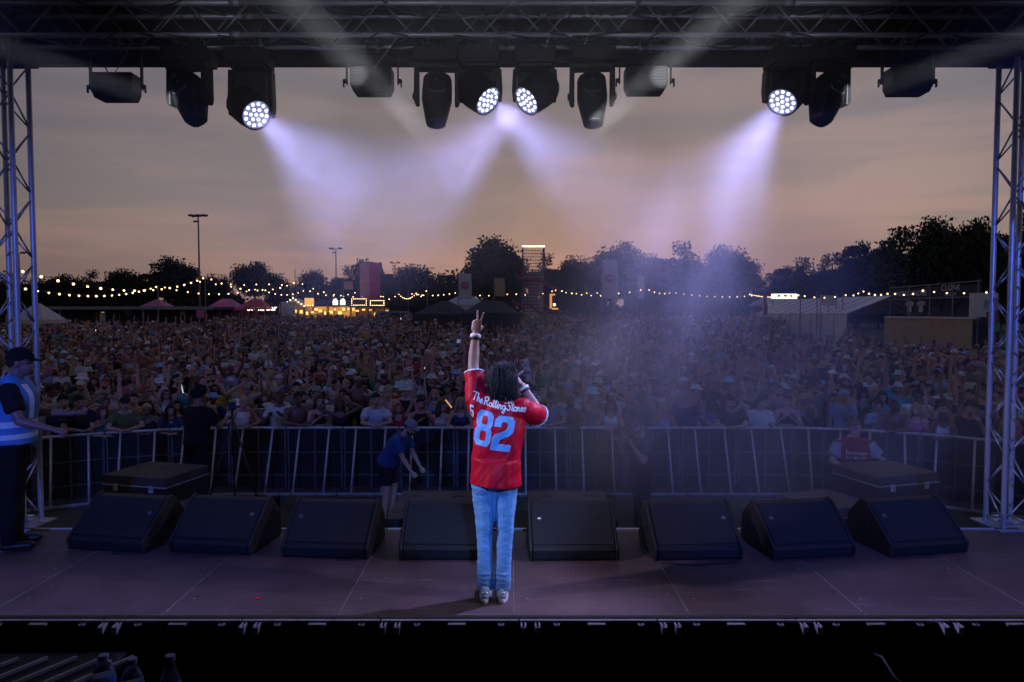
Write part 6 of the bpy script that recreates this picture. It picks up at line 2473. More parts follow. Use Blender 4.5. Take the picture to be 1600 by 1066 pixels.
# ---- bar sign and food stalls
def stall(px0, px1, py_top, py_eave, Y, label, roof='black_pvc', lit=WARM, gable=False, n_items=6):
    a, b = gp(px0, Y), gp(px1, Y)
    w = (b.x - a.x) / 2
    zt, ze = zat(py_top, Y) - gz(Y), zat(py_eave, Y) - gz(Y)
    root = empty('food_stall', ((a.x + b.x) / 2, Y + 1.2, gz(Y)), 0, label, 'stall', 'lit food stalls')
    if gable:
        o = MB().prism([(-w, ze), (w, ze), (0, zt)], -1.2, 1.2, Matrix(((1, 0, 0, 0), (0, 0, -1, 0), (0, 1, 0, 0), (0, 0, 0, 1)))).build('roof', roof, root)
    else:
        MB().add([(-w, -1.35, ze), (w, -1.35, ze), (w, 1.2, zt), (-w, 1.2, zt), (-w, -1.35, ze + 0.06), (w, -1.35, ze + 0.06), (w, 1.2, zt + 0.06), (-w, 1.2, zt + 0.06)],
                 [(0, 1, 2, 3), (7, 6, 5, 4), (0, 4, 5, 1), (1, 5, 6, 2), (2, 6, 7, 3), (3, 7, 4, 0)]).build('roof', roof, root)
    MB().box(-w + 0.02, w - 0.02, 1.1, 1.15, 0, ze).build('back_wall', 'yellow_cloth', root)
    MB().box(-w, w, -1.0, -0.7, 0, 1.0).build('counter', 'dark_wall', root)
    for s in (-1, 1):
        MB().box(s * (w - 0.04) - 0.04, s * (w - 0.04) + 0.04, -1.2, -1.12, 0, ze).build('post', 'dark_wall', root)
    k = max(2, int(w * 2 / 0.45))
    lm = MB().box(-0.13, 0.13, -0.02, 0.02, -0.10, 0.10).mesh('lamp', lit)
    for i in range(k):
        inst(lm, 'lamp', root, (-w + 0.2 + (2 * w - 0.4) * i / max(1, k - 1), 0.6 + random.uniform(-0.3, 0.3), ze - random.uniform(0.25, 0.7)), None, (random.uniform(0.7, 1.5), 1, random.uniform(0.8, 1.8)))
    for i in range(n_items):
        c = random.choice(('red_pvc', 'yellow_cloth', 'white_board', 'maroon'))
        x = random.uniform(-w + 0.2, w - 0.2)
        MB().lathe([(0.10, 0), (0.12, 0.1), (0.09, 0.3), (0.05, 0.36)], 8).build('jar', c, root, (x, random.uniform(-0.95, -0.75), 1.0))
    if Y not in (69, 70):
        return root, w, ze, zt
    ld = bpy.data.lights.new('stall_light', 'POINT')
    ld.energy = 110
    ld.color = (1.0, 0.55, 0.2)
    ld.shadow_soft_size = 0.2
    lo = bpy.data.objects.new('stall_light', ld)
    COL.objects.link(lo)
    lo.parent = root
    lo.location = (0, -0.2, ze - 0.25)
    return root, w, ze, zt


def sign_box(root, x0, x1, z0, z1, y, material, name='sign'):
    return MB().box(x0, x1, y, y + 0.08, z0, z1).build(name, material, root)


def lay_text(body, size, loc, material, parent, name='letters', rz=0.0):
    me = text_mesh(body, size, name)
    me.materials.append(M[material] if isinstance(material, str) else material)
    o = inst(me, name, parent, loc, (R(90), 0, rz))
    return o


Yb = 66.0
sb = empty('bar_sign', gp(410, Yb), 0, 'black bar sign with glowing white lettering by the red gazebo', 'sign')
w = (gp(437, Yb).x - gp(383, Yb).x) / 2
zs0, zs1 = zat(490, Yb) - gz(Yb), zat(475, Yb) - gz(Yb)
bd_ = MB().box(-w, w, 0, 0.15, zs0, zs1).build('board', 'black', sb)
lay_text('Stella', 0.80, (-w * 0.36, -0.03, (zs0 + zs1) / 2 + 0.05), SIGN, sb)
lay_text('Bar', 0.76, (w * 0.55, -0.03, (zs0 + zs1) / 2 + 0.05), SIGN, sb)
for s in (-1, 1):
    MB().box(s * (w - 0.1) - 0.05, s * (w - 0.1) + 0.05, 0.02, 0.12, 0, zs0).build('post', 'black', sb)

s1, w, ze, zt = stall(441, 476, 466, 479, 68, 'pale gabled food stall with string lights next to the bar sign', 'white_board', WARM, True)
MB().box(-w - 0.05, -w + 1.35, -1.36, -1.28, ze - 0.95, ze + 0.45).build('side_panel', mat('lit_white_panel', (0.7, 0.7, 0.68), 0.5), s1)
bm_ = MB().sphere((0, 0, 0), 0.05, 8, 5).mesh('bulb', WARM_HI)
for i in range(9):
    t = i / 8
    inst(bm_, 'bulb', s1, (-w + 2 * w * t, -1.26, ze + (zt - ze) * (1 - abs(2 * t - 1)) + 0.03))
s2, w, ze, zt = stall(476, 512, 470, 479, 69, 'dark food stall under a square orange lit sign', 'black_pvc', WARM)
sign_box(s2, -w + 0.05, -w + 0.98, ze + 0.15, ze + 0.85, -1.3, glow('orange_sign', (1.0, 0.50, 0.12), 1.0))
for i in range(4):
    inst(bm_, 'bulb', s2, (-w + 0.15 + 0.24 * i, -1.32, ze + 0.08))
s3, w, ze, zt = stall(513, 548, 470, 479, 70, 'dark food stall under two glowing jar-shaped signs', 'black_pvc', WARM)
for q in (-0.62, 0.14):
    jr = MB().prism([(0, 0), (0.5, 0), (0.5, 0.42), (0.42, 0.5), (0.42, 0.58), (0.30, 0.64), (0.08, 0.58), (0.08, 0.5), (0, 0.42)], 0, 0.05, Matrix(((1, 0, 0, q), (0, 0, -1, -1.32), (0, 1, 0, ze + 0.16), (0, 0, 0, 1))))
    jr.build('jar_sign', COOL, s3)
s4, w, ze, zt = stall(549, 576, 472, 480, 71, 'dark food stall with a bulb-edged menu board', 'black_pvc', WARM)


def bulb_frame(root, x0, x1, z0, z1, y):
    f = MB().box(x0, x1, y, y + 0.06, z0, z1).build('menu_board', 'dark_wall', root)
    n = 7
    for i in range(n + 1):
        for z in (z0, z1):
            inst(bm_, 'bulb', f, (x0 + (x1 - x0) * i / n, y - 0.04, z), None, 0.7)
    for i in range(1, 3):
        for x in (x0, x1):
            inst(bm_, 'bulb', f, (x, y - 0.04, z0 + (z1 - z0) * i / 3), None, 0.7)


bulb_frame(s4, -w + 0.1, w - 0.2, ze + 0.2, ze + 0.85, -1.3)
s5, w, ze, zt = stall(578, 602, 473, 481, 72, 'last food stall with a bulb-edged board below the pink block', 'black_pvc', WARM)
bulb_frame(s5, -w + 0.1, w - 0.1, ze + 0.25, ze + 0.75, -1.3)

# service van with its lights on
p = gp(622, 70)
vn = empty('service_van', p, R(4), 'grey van with two lit lamps parked right of the food stalls', 'van')
MB().prism([(-2.2, 0.45), (-2.2, 1.9), (-1.9, 2.15), (1.0, 2.15), (1.6, 1.35), (2.2, 1.2), (2.25, 0.45)], -0.9, 0.9, Matrix(((1, 0, 0, 0), (0, 0, -1, 0), (0, 1, 0, 0), (0, 0, 0, 1)))).build('body', 'grey_paint', vn, bevel=0.06)
for x in (-1.4, 1.4):
    for y in (-0.86, 0.86):
        wh = MB().lathe([(0.33, -0.1), (0.35, 0), (0.33, 0.1)], 16, Matrix.Translation((x, y, 0.35)) @ Matrix.Rotation(R(90), 4, 'X')).build('wheel', 'rubber', vn)
for x in (-1.0, 0.35):
    MB().sphere((x, -0.96, 1.32), 0.09, 8, 6).build('lamp', COOL, vn)
MB().box(-1.6, 0.9, -0.912, -0.902, 1.45, 1.95).build('window', 'dark_glass', vn)

# ---- pink block
Yp = 80.0
p = gp(580, Yp)
pk = empty('pink_tower', (p.x, Yp, gz(Yp)), 0, 'tall pink two-sided display tower behind the food stalls', 'tower')
zt = zat(411, Yp) - gz(Yp)
hw2 = 0.84
c0 = V3(0.05, -0.9, 0)
for (a, b, mt, nm) in (((-1.30, 0.0), (0.02, -0.9), 'pink_pale', 'pale_face'), ((0.02, -0.9), (1.08, 0.05), 'pink_dark', 'deep_face')):
    a_, b_ = V3(*a, 0), V3(*b, 0)
    n = 6
    nrm = (b_ - a_).normalized().cross(V3(0, 0, 1))
    for k in range(n):
        z0, z1 = zt * k / n + 0.015, zt * (k + 1) / n - 0.015
        vs = [a_ + V3(0, 0, z0), b_ + V3(0, 0, z0), b_ + V3(0, 0, z1), a_ + V3(0, 0, z1)]
        vs += [v - nrm * 0.06 for v in vs]
        MB().add(vs, [(0, 1, 2, 3), (7, 6, 5, 4), (0, 4, 5, 1), (1, 5, 6, 2), (2, 6, 7, 3), (3, 7, 4, 0)]).build('panel', mt, pk)
bar('scaffold_pole', (-1.25, 0.15, 0), (-1.25, 0.15, zt), 0.05, 'grey_paint', pk)
bar('scaffold_pole', (1.03, 0.2, 0), (1.03, 0.2, zt), 0.05, 'grey_paint', pk)
bar('scaffold_pole', (0.02, -0.75, 0), (0.02, -0.75, zt), 0.05, 'grey_paint', pk)


# ---- banners
def banner(px0, px1, py0, py1, Y, cloth, label, emblem=True):
    a, b = gp(px0, Y), gp(px1, Y)
    w = b.x - a.x
    z0, z1 = zat(py1, Y) - gz(Y), zat(py0, Y) - gz(Y)
    root = empty('banner', (a.x, Y, gz(Y)), 0, label, 'banner', 'tall banners')
    bar('pole', (-0.04, 0, 0), (-0.04, 0, z1 + 0.1), 0.035, 'grey_paint', root)
    bar('top_arm', (-0.04, 0, z1 + 0.02), (w, 0, z1 - 0.02), 0.02, 'grey_paint', root)
    n, m = 10, 18
    vs, fs = [], []
    for j in range(m + 1):
        for i in range(n + 1):
            u, v = i / n, j / m
            vs.append((u * w + 0.03 * math.sin(5 * v), 0.06 * math.sin(3 * u + 4 * v) * u, z0 + (z1 - z0) * v - 0.05 * u))
    for j in range(m):
        for i in range(n):
            q = j * (n + 1) + i
            fs.append((q, q + 1, q + n + 2, q + n + 1))
    o = MB().add(vs, fs).build('cloth', cloth, root, smooth=True)
    o.modifiers.new('thick', 'SOLIDIFY').thickness = 0.01
    if emblem:
        r = w * 0.33
        zc = z0 + (z1 - z0) * 0.52
        em = MB().lathe([(r, 0), (r, 0.02)], 28, Matrix.Translation((w / 2, -0.10, zc)) @ Matrix.Diagonal((1.0, 1, 0.88, 1)) @ Matrix.Rotation(R(90), 4, 'X')).build('round_emblem', 'maroon_print', root)
        MB().box(w / 2 - r * 0.7, w / 2 + r * 0.7, -0.135, -0.125, zc - 0.13 * r, zc + 0.13 * r).build('emblem_bar', 'pink_pale', root)
    return root


M['maroon_print'] = mat('magenta_print', (0.40, 0.05, 0.17), 0.7, 0, 0.1, 4)
banner(717, 737, 427, 467, 60, 'banner', 'pale tall banner with a round magenta emblem by the big tree')
banner(773, 789, 435, 463, 66, 'yellow_cloth', 'plain ochre banner hanging below the big tree', False)
banner(941, 965, 406, 466, 46, 'banner', 'large pale banner with a round magenta emblem in the smoke')
banner(996, 1006, 431, 466, 60, 'banner', 'narrow faint banner to the right of the large pale one', False)
fp = banner(538, 552, 440, 452, 74, 'yellow_cloth', 'small ochre flag left of the pink tower', False)

# ---- lattice tower with a row of lights
Yl = 68.0
a, b = gp(817, Yl), gp(850, Yl)
w = b.x - a.x
zt = zat(386, Yl) - gz(Yl)
lt = empty('lattice_tower', (a.x, Yl, gz(Yl)), 0, 'tall lattice tower with a row of lights along its top', 'tower')
for x in (0, w):
    for y in (0, w):
        bar('post', (x, y, 0), (x, y, zt), 0.06, 'maroon' if y == 0 else 'grey_paint', lt)
nz = 26
for k in range(1, nz + 1):
    z = zt * k / nz
    bar('cross_bar', (0, 0, z), (w, 0, z), 0.03, 'grey_pvc', lt, 6)
    if k % 2 == 0:
        bar('cross_bar', (0, 0, z), (0, w, z), 0.02, 'grey_paint', lt, 6)
        bar('cross_bar', (w, 0, z), (w, w, z), 0.02, 'grey_paint', lt, 6)
for k in range(1, 12):
    bar('upright', (w * k / 12, 0, 0.1), (w * k / 12, 0, zt), 0.026, 'grey_pvc', lt, 6)
tb = MB().sphere((0, 0, 0), 0.075, 8, 5).mesh('bulb', WARM_HI)
for k in range(14):
    inst(tb, 'bulb', lt, (w * k / 13, -0.05, zt + 0.06))
for (x0_, x1_, z0_, z1_, mt) in ((0.25, 0.75, zt * 0.42, zt * 0.72, 'maroon'), (0.5, 0.72, zt * 0.05, zt * 0.4, 'maroon'), (0.8, 0.95, zt * 0.3, zt * 0.62, 'yellow_cloth')):
    MB().box(w * x0_, w * x1_, w * 0.45, w * 0.5, z0_, z1_).build('hung_board', mt, lt)
inst(tb, 'lamp', lt, (w * 0.28, -0.1, zt * 0.17), None, 1.6)
# garland winding down from the tower
ga = MB()
pts = []
for i in range(40):
    t = i / 39
    px = 806 + 68 * t
    py = 430 + 20 * t + 3 * math.sin(t * 9)
    q = at(px, py, Yl - 1.2 + 0.4 * math.sin(t * 14))
    pts.append(q)
ga.tube(pts, [0.16 + 0.06 * math.sin(i * 1.9) for i in range(40)], 7)
tag(ga.build('garland', 'maroon'), 'thick dark red garland slung across the lattice tower', 'garland')
ga = MB()
ga.tube([at(800 + 50 * t, 470 + 18 * t + 3 * math.sin(9 * t), Yl - 2.0) for t in np.linspace(0, 1, 30)], [0.14 + 0.05 * math.sin(i * 2.3) for i in range(30)], 7)
tag(ga.build('garland', 'maroon'), 'dark red garland low down at the foot of the lattice tower', 'garland')
# small lit kiosk right of the tower
k0 = empty('kiosk', gp(862, 66), 0, 'small kiosk with an orange light sign right of the lattice tower', 'kiosk')
zk = zat(456, 66) - gz(66)
MB().box(-0.45, 0.45, 0, 0.8, 0, zk - 2.2).build('booth', 'red_pvc', k0)
MB().box(-0.2, 0.02, -0.06, 0.0, zk - 1.6, zk - 0.2).build('sign_upright', glow('orange_light', (1.0, 0.42, 0.12), 0.8), k0)
MB().box(0.02, 0.32, -0.06, 0.0, zk - 0.36, zk - 0.2).build('sign_bar', glow('orange_light', (1.0, 0.42, 0.12), 0.9), k0)
MB().box(0.02, 0.62, -0.06, 0.0, zk - 1.72, zk - 1.56).build('sign_bar', glow('orange_light', (1.0, 0.42, 0.12), 0.9), k0)
inst(tb, 'lamp', k0, (0.25, -0.1, zk - 1.25), None, 1.6)
MB().box(-0.1, 0.1, 0.02, 0.1, zk - 2.2, zk).build('post', 'dark_wall', k0)

# ---- marquee on the right
A, B = gp(1236, 62), gp(1396, 46)
mq = empty('marquee', ((A.x + B.x) / 2, (A.y + B.y) / 2, gz(54)), math.atan2(B.y - A.y, B.x - A.x), 'long cream marquee with ribbed sloping roof', 'marquee')
L_ = (B - A).length / 2
he, hr_, dp = 2.1, 3.35, 3.2
n = 9
for k in range(n):
    xa, xb = -L_ + 2 * L_ * k / n + 0.03, -L_ + 2 * L_ * (k + 1) / n - 0.03
    for sgn in (-1, 1):
        vs = [(xa, sgn * dp, he), (xb, sgn * dp, he), (xb, 0, hr_), (xa, 0, hr_)]
        vs += [(x, y, z + 0.03) for x, y, z in vs]
        MB().add(vs, [(0, 1, 2, 3), (7, 6, 5, 4), (0, 4, 5, 1), (1, 5, 6, 2), (2, 6, 7, 3), (3, 7, 4, 0)]).build('roof_panel', 'cream_pvc', mq)
    MB().box(xa, xb, -dp + 0.02, -dp + 0.05, 0, he - 0.03).build('wall_panel', 'cream_pvc', mq)
for k in range(n + 1):
    x = -L_ + 2 * L_ * k / n
    bar('rafter', (x, -dp, he + 0.01), (x, 0, hr_ + 0.01), 0.045, 'grey_paint', mq)
    bar('upright', (x, -dp + 0.03, 0), (x, -dp + 0.03, he), 0.045, 'grey_paint', mq)
MB().prism([(-dp, he), (dp, he), (0, hr_)], -0.01, 0.01, Matrix(((0, 0, 1, -L_), (1, 0, 0, 0), (0, 1, 0, 0), (0, 0, 0, 1)))).build('gable_end', 'cream_pvc', mq)
MB().box(-L_ - 0.01, -L_ + 0.01, -dp, dp, 0, he - 0.005).build('end_wall', 'cream_pvc', mq)
for (px, Y_) in ((1276, 50), (1306, 50), (1316, 48)):
    q = gp(px, Y_)
    tag(bar('tent_pole', q, q + V3(0, 0, zat(455 if px < 1300 else 457, Y_) - q.z), 0.04, 'grey_paint'), {1276: 'slim steel pole at the low end of the marquee', 1306: 'slim steel pole before the middle of the marquee', 1316: 'slim steel pole close right of another before the marquee'}[px], 'pole')
ns = empty('notice_sign', gp(1294, 49), 0, 'dark rectangular notice sign raised before the marquee', 'sign')
zs = zat(470, 49) - gz(49)
MB().box(-0.62, 0.62, 0, 0.05, zs - 0.35, zs + 0.38).build('board', 'grey_pvc', ns)
for x in (-0.55, 0.0, 0.55):
    bar('post', (x, 0.03, 0), (x, 0.03, zs - 0.35), 0.03, 'grey_paint', ns)
bs = empty('lit_sign', gp(1225, 70), 0, 'bright white illuminated sign above the crowd right of the smoke', 'sign')
zs = zat(463, 70) - gz(70)
sg_ = MB().box(-1.3, 1.3, 0, 0.12, zs - 0.26, zs + 0.24).build('light_box', COOL, bs)
for (xa, xb) in ((-0.7, -0.45), (-0.1, 0.25), (0.55, 0.9)):
    MB().box(xa, xb, -0.02, -0.005, zs - 0.14, zs + 0.14).build('sign_mark', 'dark_wall', bs)
for x in (-1.2, 1.2):
    bar('post', (x, 0.06, 0), (x, 0.06, zs - 0.26), 0.05, 'grey_paint', bs)
gazebo(1190, 1246, 464, 476, 72, 'grey tent under the bright white sign', 'grey_pvc', 0.6, 'grey_pvc', ((0, 1),))
fl_ = banner(1193, 1198, 462, 492, 58, 'maroon', 'narrow dark red banner beside the bright white sign', False)

# ---- merchandise and cloak-room stand
A, B = gp(1392, 42), gp(1530, 34.5)
yaw = math.atan2(B.y - A.y, B.x - A.x)
ms = empty('merchandise_stand', ((A.x + B.x) / 2, (A.y + B.y) / 2, gz(38)), yaw, 'scaffold merchandise and cloak room stand with lettered header board', 'stand')
L_ = (B - A).length / 2
zc = zat(495, 38) - gz(38)
zm = zat(466, 38) - gz(38)
zh = zat(447, 38) - gz(38)
MB().box(-L_, L_, 0.0, 0.06, zm, zh - 0.03).build('header_board', 'dark_wall', ms)
MB().box(-L_, L_, 1.0, 1.06, 0.0, zm - 0.02).build('display_wall', 'black_pvc', ms)
MB().box(-L_, L_, -0.45, 0.0, zc - 0.1, zc).build('counter', 'white_board', ms)
MB().box(-L_, L_, -0.4, -0.35, 0, zc - 0.102).build('counter_front', 'yellow_cloth', ms)
for x in np.linspace(-L_, L_, 5):
    bar('scaffold_pole', (x, -0.1, 0), (x, -0.1, zh + (0.10 if x < L_ else 0.2)), 0.03, 'grey_paint', ms)
bar('scaffold_pole', (-L_, -0.1, zh + 0.02), (L_ + 0.2, -0.1, zh + 0.12), 0.03, 'grey_paint', ms)
bar('scaffold_pole', (-L_, -0.1, zm), (L_, -0.1, zm), 0.03, 'grey_paint', ms)
M['letter'] = mat('pale_letters', (0.75, 0.74, 0.73), 0.6, 0, 0.1, 3)
lay_text('MERCHANDISE', 0.42, (-L_ * 0.48, -0.02, zm + 0.30), 'letter', ms)
lay_text('CLOAK', 0.46, (L_ * 0.42, -0.02, zm + 0.52), 'letter', ms)
lay_text('ROOM', 0.30, (L_ * 0.42, -0.02, zm + 0.17), 'letter', ms)
tee = [(-0.18, -0.33), (0.18, -0.33), (0.18, 0.12), (0.36, 0.05), (0.42, 0.2), (0.2, 0.34), (0.08, 0.34), (0.0, 0.28), (-0.08, 0.34), (-0.2, 0.34), (-0.42, 0.2), (-0.36, 0.05), (-0.18, 0.12)]
for x in (-L_ + 0.35, -L_ * 0.62, -L_ * 0.2, L_ * 0.1):
    mt = 'white_board' if x < -L_ * 0.5 else 'dark_wall'
    MB().prism(tee, 0, 0.04, Matrix(((1, 0, 0, x), (0, 0, -1, 0.96), (0, 1, 0, zm - 0.45), (0, 0, 0, 1)))).build('hung_shirt', mt, ms)
MB().box(L_ - 0.35, L_ + 0.05, -0.3, 0.9, zc, zm + 0.2).build('side_board', 'white_board', ms)
for (px, zf, mt, lab) in ((1546, 476, 'pale_blue', 'pale blue'), (1550, 494, 'maroon', 'dark red'), (1552, 510, 'leaf_green', 'green')):
    M.setdefault('pale_blue', mat('pale_blue_fabric', (0.25, 0.33, 0.5), 0.8))
    M.setdefault('leaf_green', mat('green_fabric', (0.04, 0.28, 0.08), 0.8))
    q = at(px, zf, 33)
    o = MB()
    o.add([(-0.28, 0, 0.2), (0.3, 0.05, 0.25), (0.34, 0.0, -0.2), (0.05, -0.08, -0.28), (-0.25, 0.02, -0.22)], [(0, 1, 2, 3, 4)])
    o = o.build('hung_flag', mt, None, q)
    o.modifiers.new('thick', 'SOLIDIFY').thickness = 0.02
    tag(o, lab + ' flag hung on the rope beside the cloak room stand', 'flag', 'flags beside the cloak room stand')
q = gp(1556, 33)
tag(bar('flag_pole', q, V3(q.x, q.y, zat(465, 33)), 0.03, 'grey_paint'), 'pole carrying the hung flags beside the cloak room stand', 'pole')


# ---- white picket fence in the crowd
Yf = 36.0
a, b = gp(128, Yf), gp(186, Yf)
pf = empty('picket_fence', (a.x, Yf, gz(Yf)), R(8), 'white picket fence standing among the crowd by the pavilion', 'fence')
w = b.x - a.x
pm_ = MB().prism([(-0.035, 0), (0.035, 0), (0.035, 1.55), (0, 1.65), (-0.035, 1.55)], 0, 0.02, Matrix(((1, 0, 0, 0), (0, 0, -1, 0), (0, 1, 0, 0), (0, 0, 0, 1)))).mesh('picket', 'white_board')
k = int(w / 0.15)
for i in range(k + 1):
    if 8 <= i <= 9:
        continue
    inst(pm_, 'picket', pf, (w * i / k, 0, 0 if i < 8 else 0.08))
MB().box(0, w, 0.001, 0.03, 1.28, 1.36).build('rail', 'white_board', pf)
MB().box(0, w, 0.001, 0.03, 0.5, 0.58).build('rail', 'white_board', pf)


# ---- floodlight masts
def mast(px, py, Y, label, heads=2):
    g_ = gp(px, Y)
    h_ = zat(py, Y) - g_.z
    root = empty('floodlight_mast', g_, 0, label, 'light mast', 'sports floodlight masts')
    MB().tube([(0, 0, 0), (0, 0, h_)], 0.14, 10, True, 0.08).build('pole', 'grey_paint', root, smooth=True)
    bar('cross_arm', (-0.8, 0, h_ - 0.1), (0.9, 0, h_ + 0.02), 0.05, 'grey_paint', root)
    for x in ((-0.75, 0.75) if heads == 2 else (-0.75, 0.1, 0.8)):
        MB().cbox((0, 0, 0), (0.75, 0.5, 0.16), Matrix.Translation((x, -0.1, h_ + 0.08)) @ Matrix.Rotation(R(24), 4, 'X') @ Matrix.Rotation(R(8), 4, 'Y')).build('lamp_head', 'dark_wall', root, bevel=0.03)
    MB().box(-0.55, 0.1, -0.2, 0.0, h_ - 0.75, h_ - 0.55).build('lower_lamp', 'dark_wall', root)


mast(313, 338, 84, 'tallest floodlight mast, standing behind the pavilion', 3)
mast(526, 389, 120, 'floodlight mast behind the food stalls')
mast(33, 396, 110, 'floodlight mast behind the tower by the steward')
mast(243, 414, 150, 'small distant floodlight mast left of the tallest one')
mast(618, 411, 150, 'small distant floodlight mast right of the pink tower')
for (px, py, lab) in ((462, 420, 'thin bare pole above the food stalls'), (437, 428, 'shorter thin pole left of another above the bar sign')):
    q = gp(px, 118)
    tag(bar('thin_pole', q, V3(q.x, q.y, zat(py, 118)), 0.06, 'grey_paint'), lab, 'pole')

# ---- festoon strings
fb_ = MB().sphere((0, 0, 0), 1.0, 8, 6).mesh('bulb', BULB)


def festoon(knots, label, spacing, sag, r=0.085):
    """knots: (px, py, Y) of the supports"""
    P = [at(*k) for k in knots]
    root = empty('festoon_string', P[0], 0, label, 'string lights', 'festoon light strings')
    o0 = P[0].copy()
    for i in range(len(P) - 1):
        a, b = P[i], P[i + 1]
        ln = (b - a).length
        pts = [a.lerp(b, t) - V3(0, 0, sag * 4 * t * (1 - t)) - o0 for t in np.linspace(0, 1, 13)]
        MB().tube(pts, 0.012, 5).build('wire', 'cable', root)
        n = max(2, int(ln / spacing))
        for k in range(n):
            t = (k + 0.5) / n
            q = a.lerp(b, t) - V3(0, 0, sag * 4 * t * (1 - t) + 0.06) - o0
            inst(fb_, 'bulb', root, q, None, 0.72 * r * random.uniform(0.85, 1.15))
    return P


def festoon_pole(px, py, Y, label):
    q = gp(px, Y)
    tag(bar('festoon_pole', q, V3(q.x, q.y, zat(py, Y)), 0.045, 'grey_paint'), label, 'pole', 'poles carrying the festoon lights')


festoon([(20, 418, 33), (322, 432, 62), (464, 439, 80), (600, 456, 92)], 'upper festoon string sweeping from the tower over the pavilion to the stalls', 1.55, 1.15, 0.088)
festoon([(30, 448, 36), (248, 446, 56), (405, 450, 68), (478, 452, 78), (560, 455, 86), (600, 460, 90)], 'lower festoon string running above the pavilion roof to the food stalls', 1.15, 0.62, 0.075)
festoon([(300, 436, 70), (372, 442, 74), (410, 440, 74), (450, 442, 78)], 'short festoon string between the tallest mast and the bar sign', 1.6, 0.3, 0.085)
festoon([(594, 458, 84), (622, 458, 84), (652, 456, 78), (668, 449, 76)], 'festoon string dipping between the pink tower and the black tents', 0.62, 0.7, 0.07)
festoon([(640, 458, 84), (716, 456, 76), (800, 458, 72), (870, 452, 68), (960, 460, 72)], 'festoon string passing behind the raised hand to the lattice tower', 1.1, 0.3, 0.075)
festoon([(860, 450, 60), (925, 456, 60), (1010, 450, 58), (1050, 456, 62), (1180, 461, 66)], 'festoon string inside the smoke right of the lattice tower', 0.85, 0.25, 0.06)
festoon([(1170, 459, 70), (1250, 460, 50), (1330, 458, 46), (1345, 452, 45), (1392, 456, 40), (1450, 449, 36), (1490, 452, 34.5), (1560, 449, 32)], 'festoon string over the marquee and along the merchandise stand', 0.85, 0.22, 0.06)
for (px, py, Y_, lab) in ((322, 432, 62, 'festoon pole at the end of the pavilion'), (464, 439, 80, 'festoon pole above the gabled food stall'), (248, 446, 56.5, 'festoon pole on the pavilion front'),
                          (405, 450, 68, 'festoon pole beside the red gazebo'), (638, 448, 84, 'festoon pole right of the parked van'), (668, 448, 76, 'festoon pole at the black tents'), (600, 456, 92, 'festoon pole by the pink tower'),
                          (960, 459, 72, 'festoon pole behind the large pale banner'), (1250, 460, 50, 'festoon pole by the bright white sign')):
    festoon_pole(px, py, Y_, lab)

# ---- glow sticks held up in the crowd
for (px, py, Y_, c, ln, tilt, lab) in ((148, 521, 42, (0.9, 0.95, 1.0), 0.5, 18, 'white glow stick held up below the lit doorway'), (358, 523, 48, (1.0, 0.5, 0.7), 0.55, 6, 'pink glow stick held up below the red gazebo'),
                                      (352, 526, 48, (0.6, 0.85, 1.0), 0.5, -22, 'pale blue glow stick left of the pink one'), (701, 631, 13.5, (1.0, 0.55, 0.2), 0.20, -38, 'small amber glow stick left of the performer near the rail'),
                                      (662, 578, 22, (0.75, 0.8, 0.95), 0.36, 30, 'pale glow stick raised in the crowd left of the performer'), (284, 605, 15.6, (0.7, 0.85, 1.0), 0.28, -12, 'bluish white glow stick in the crowd near the black-clad operator')):
    q = at(px, py, Y_)
    o = MB()
    o.tube([(0, 0, -ln / 2), (0, 0, ln / 2)], 0.022 if Y_ > 30 else 0.012, 8)
    o = o.build('glow_stick', glow('glow_stick_light', c, 0.8), None, q, (0, R(tilt), 0), smooth=True)
    tag(o, lab, 'glow stick', 'glow sticks in the crowd')
    MB().tube([(0, 0, -ln / 2 - 0.06), (0, 0, -ln / 2)], 0.024 if Y_ > 30 else 0.013, 8).build('grip', 'black', o)


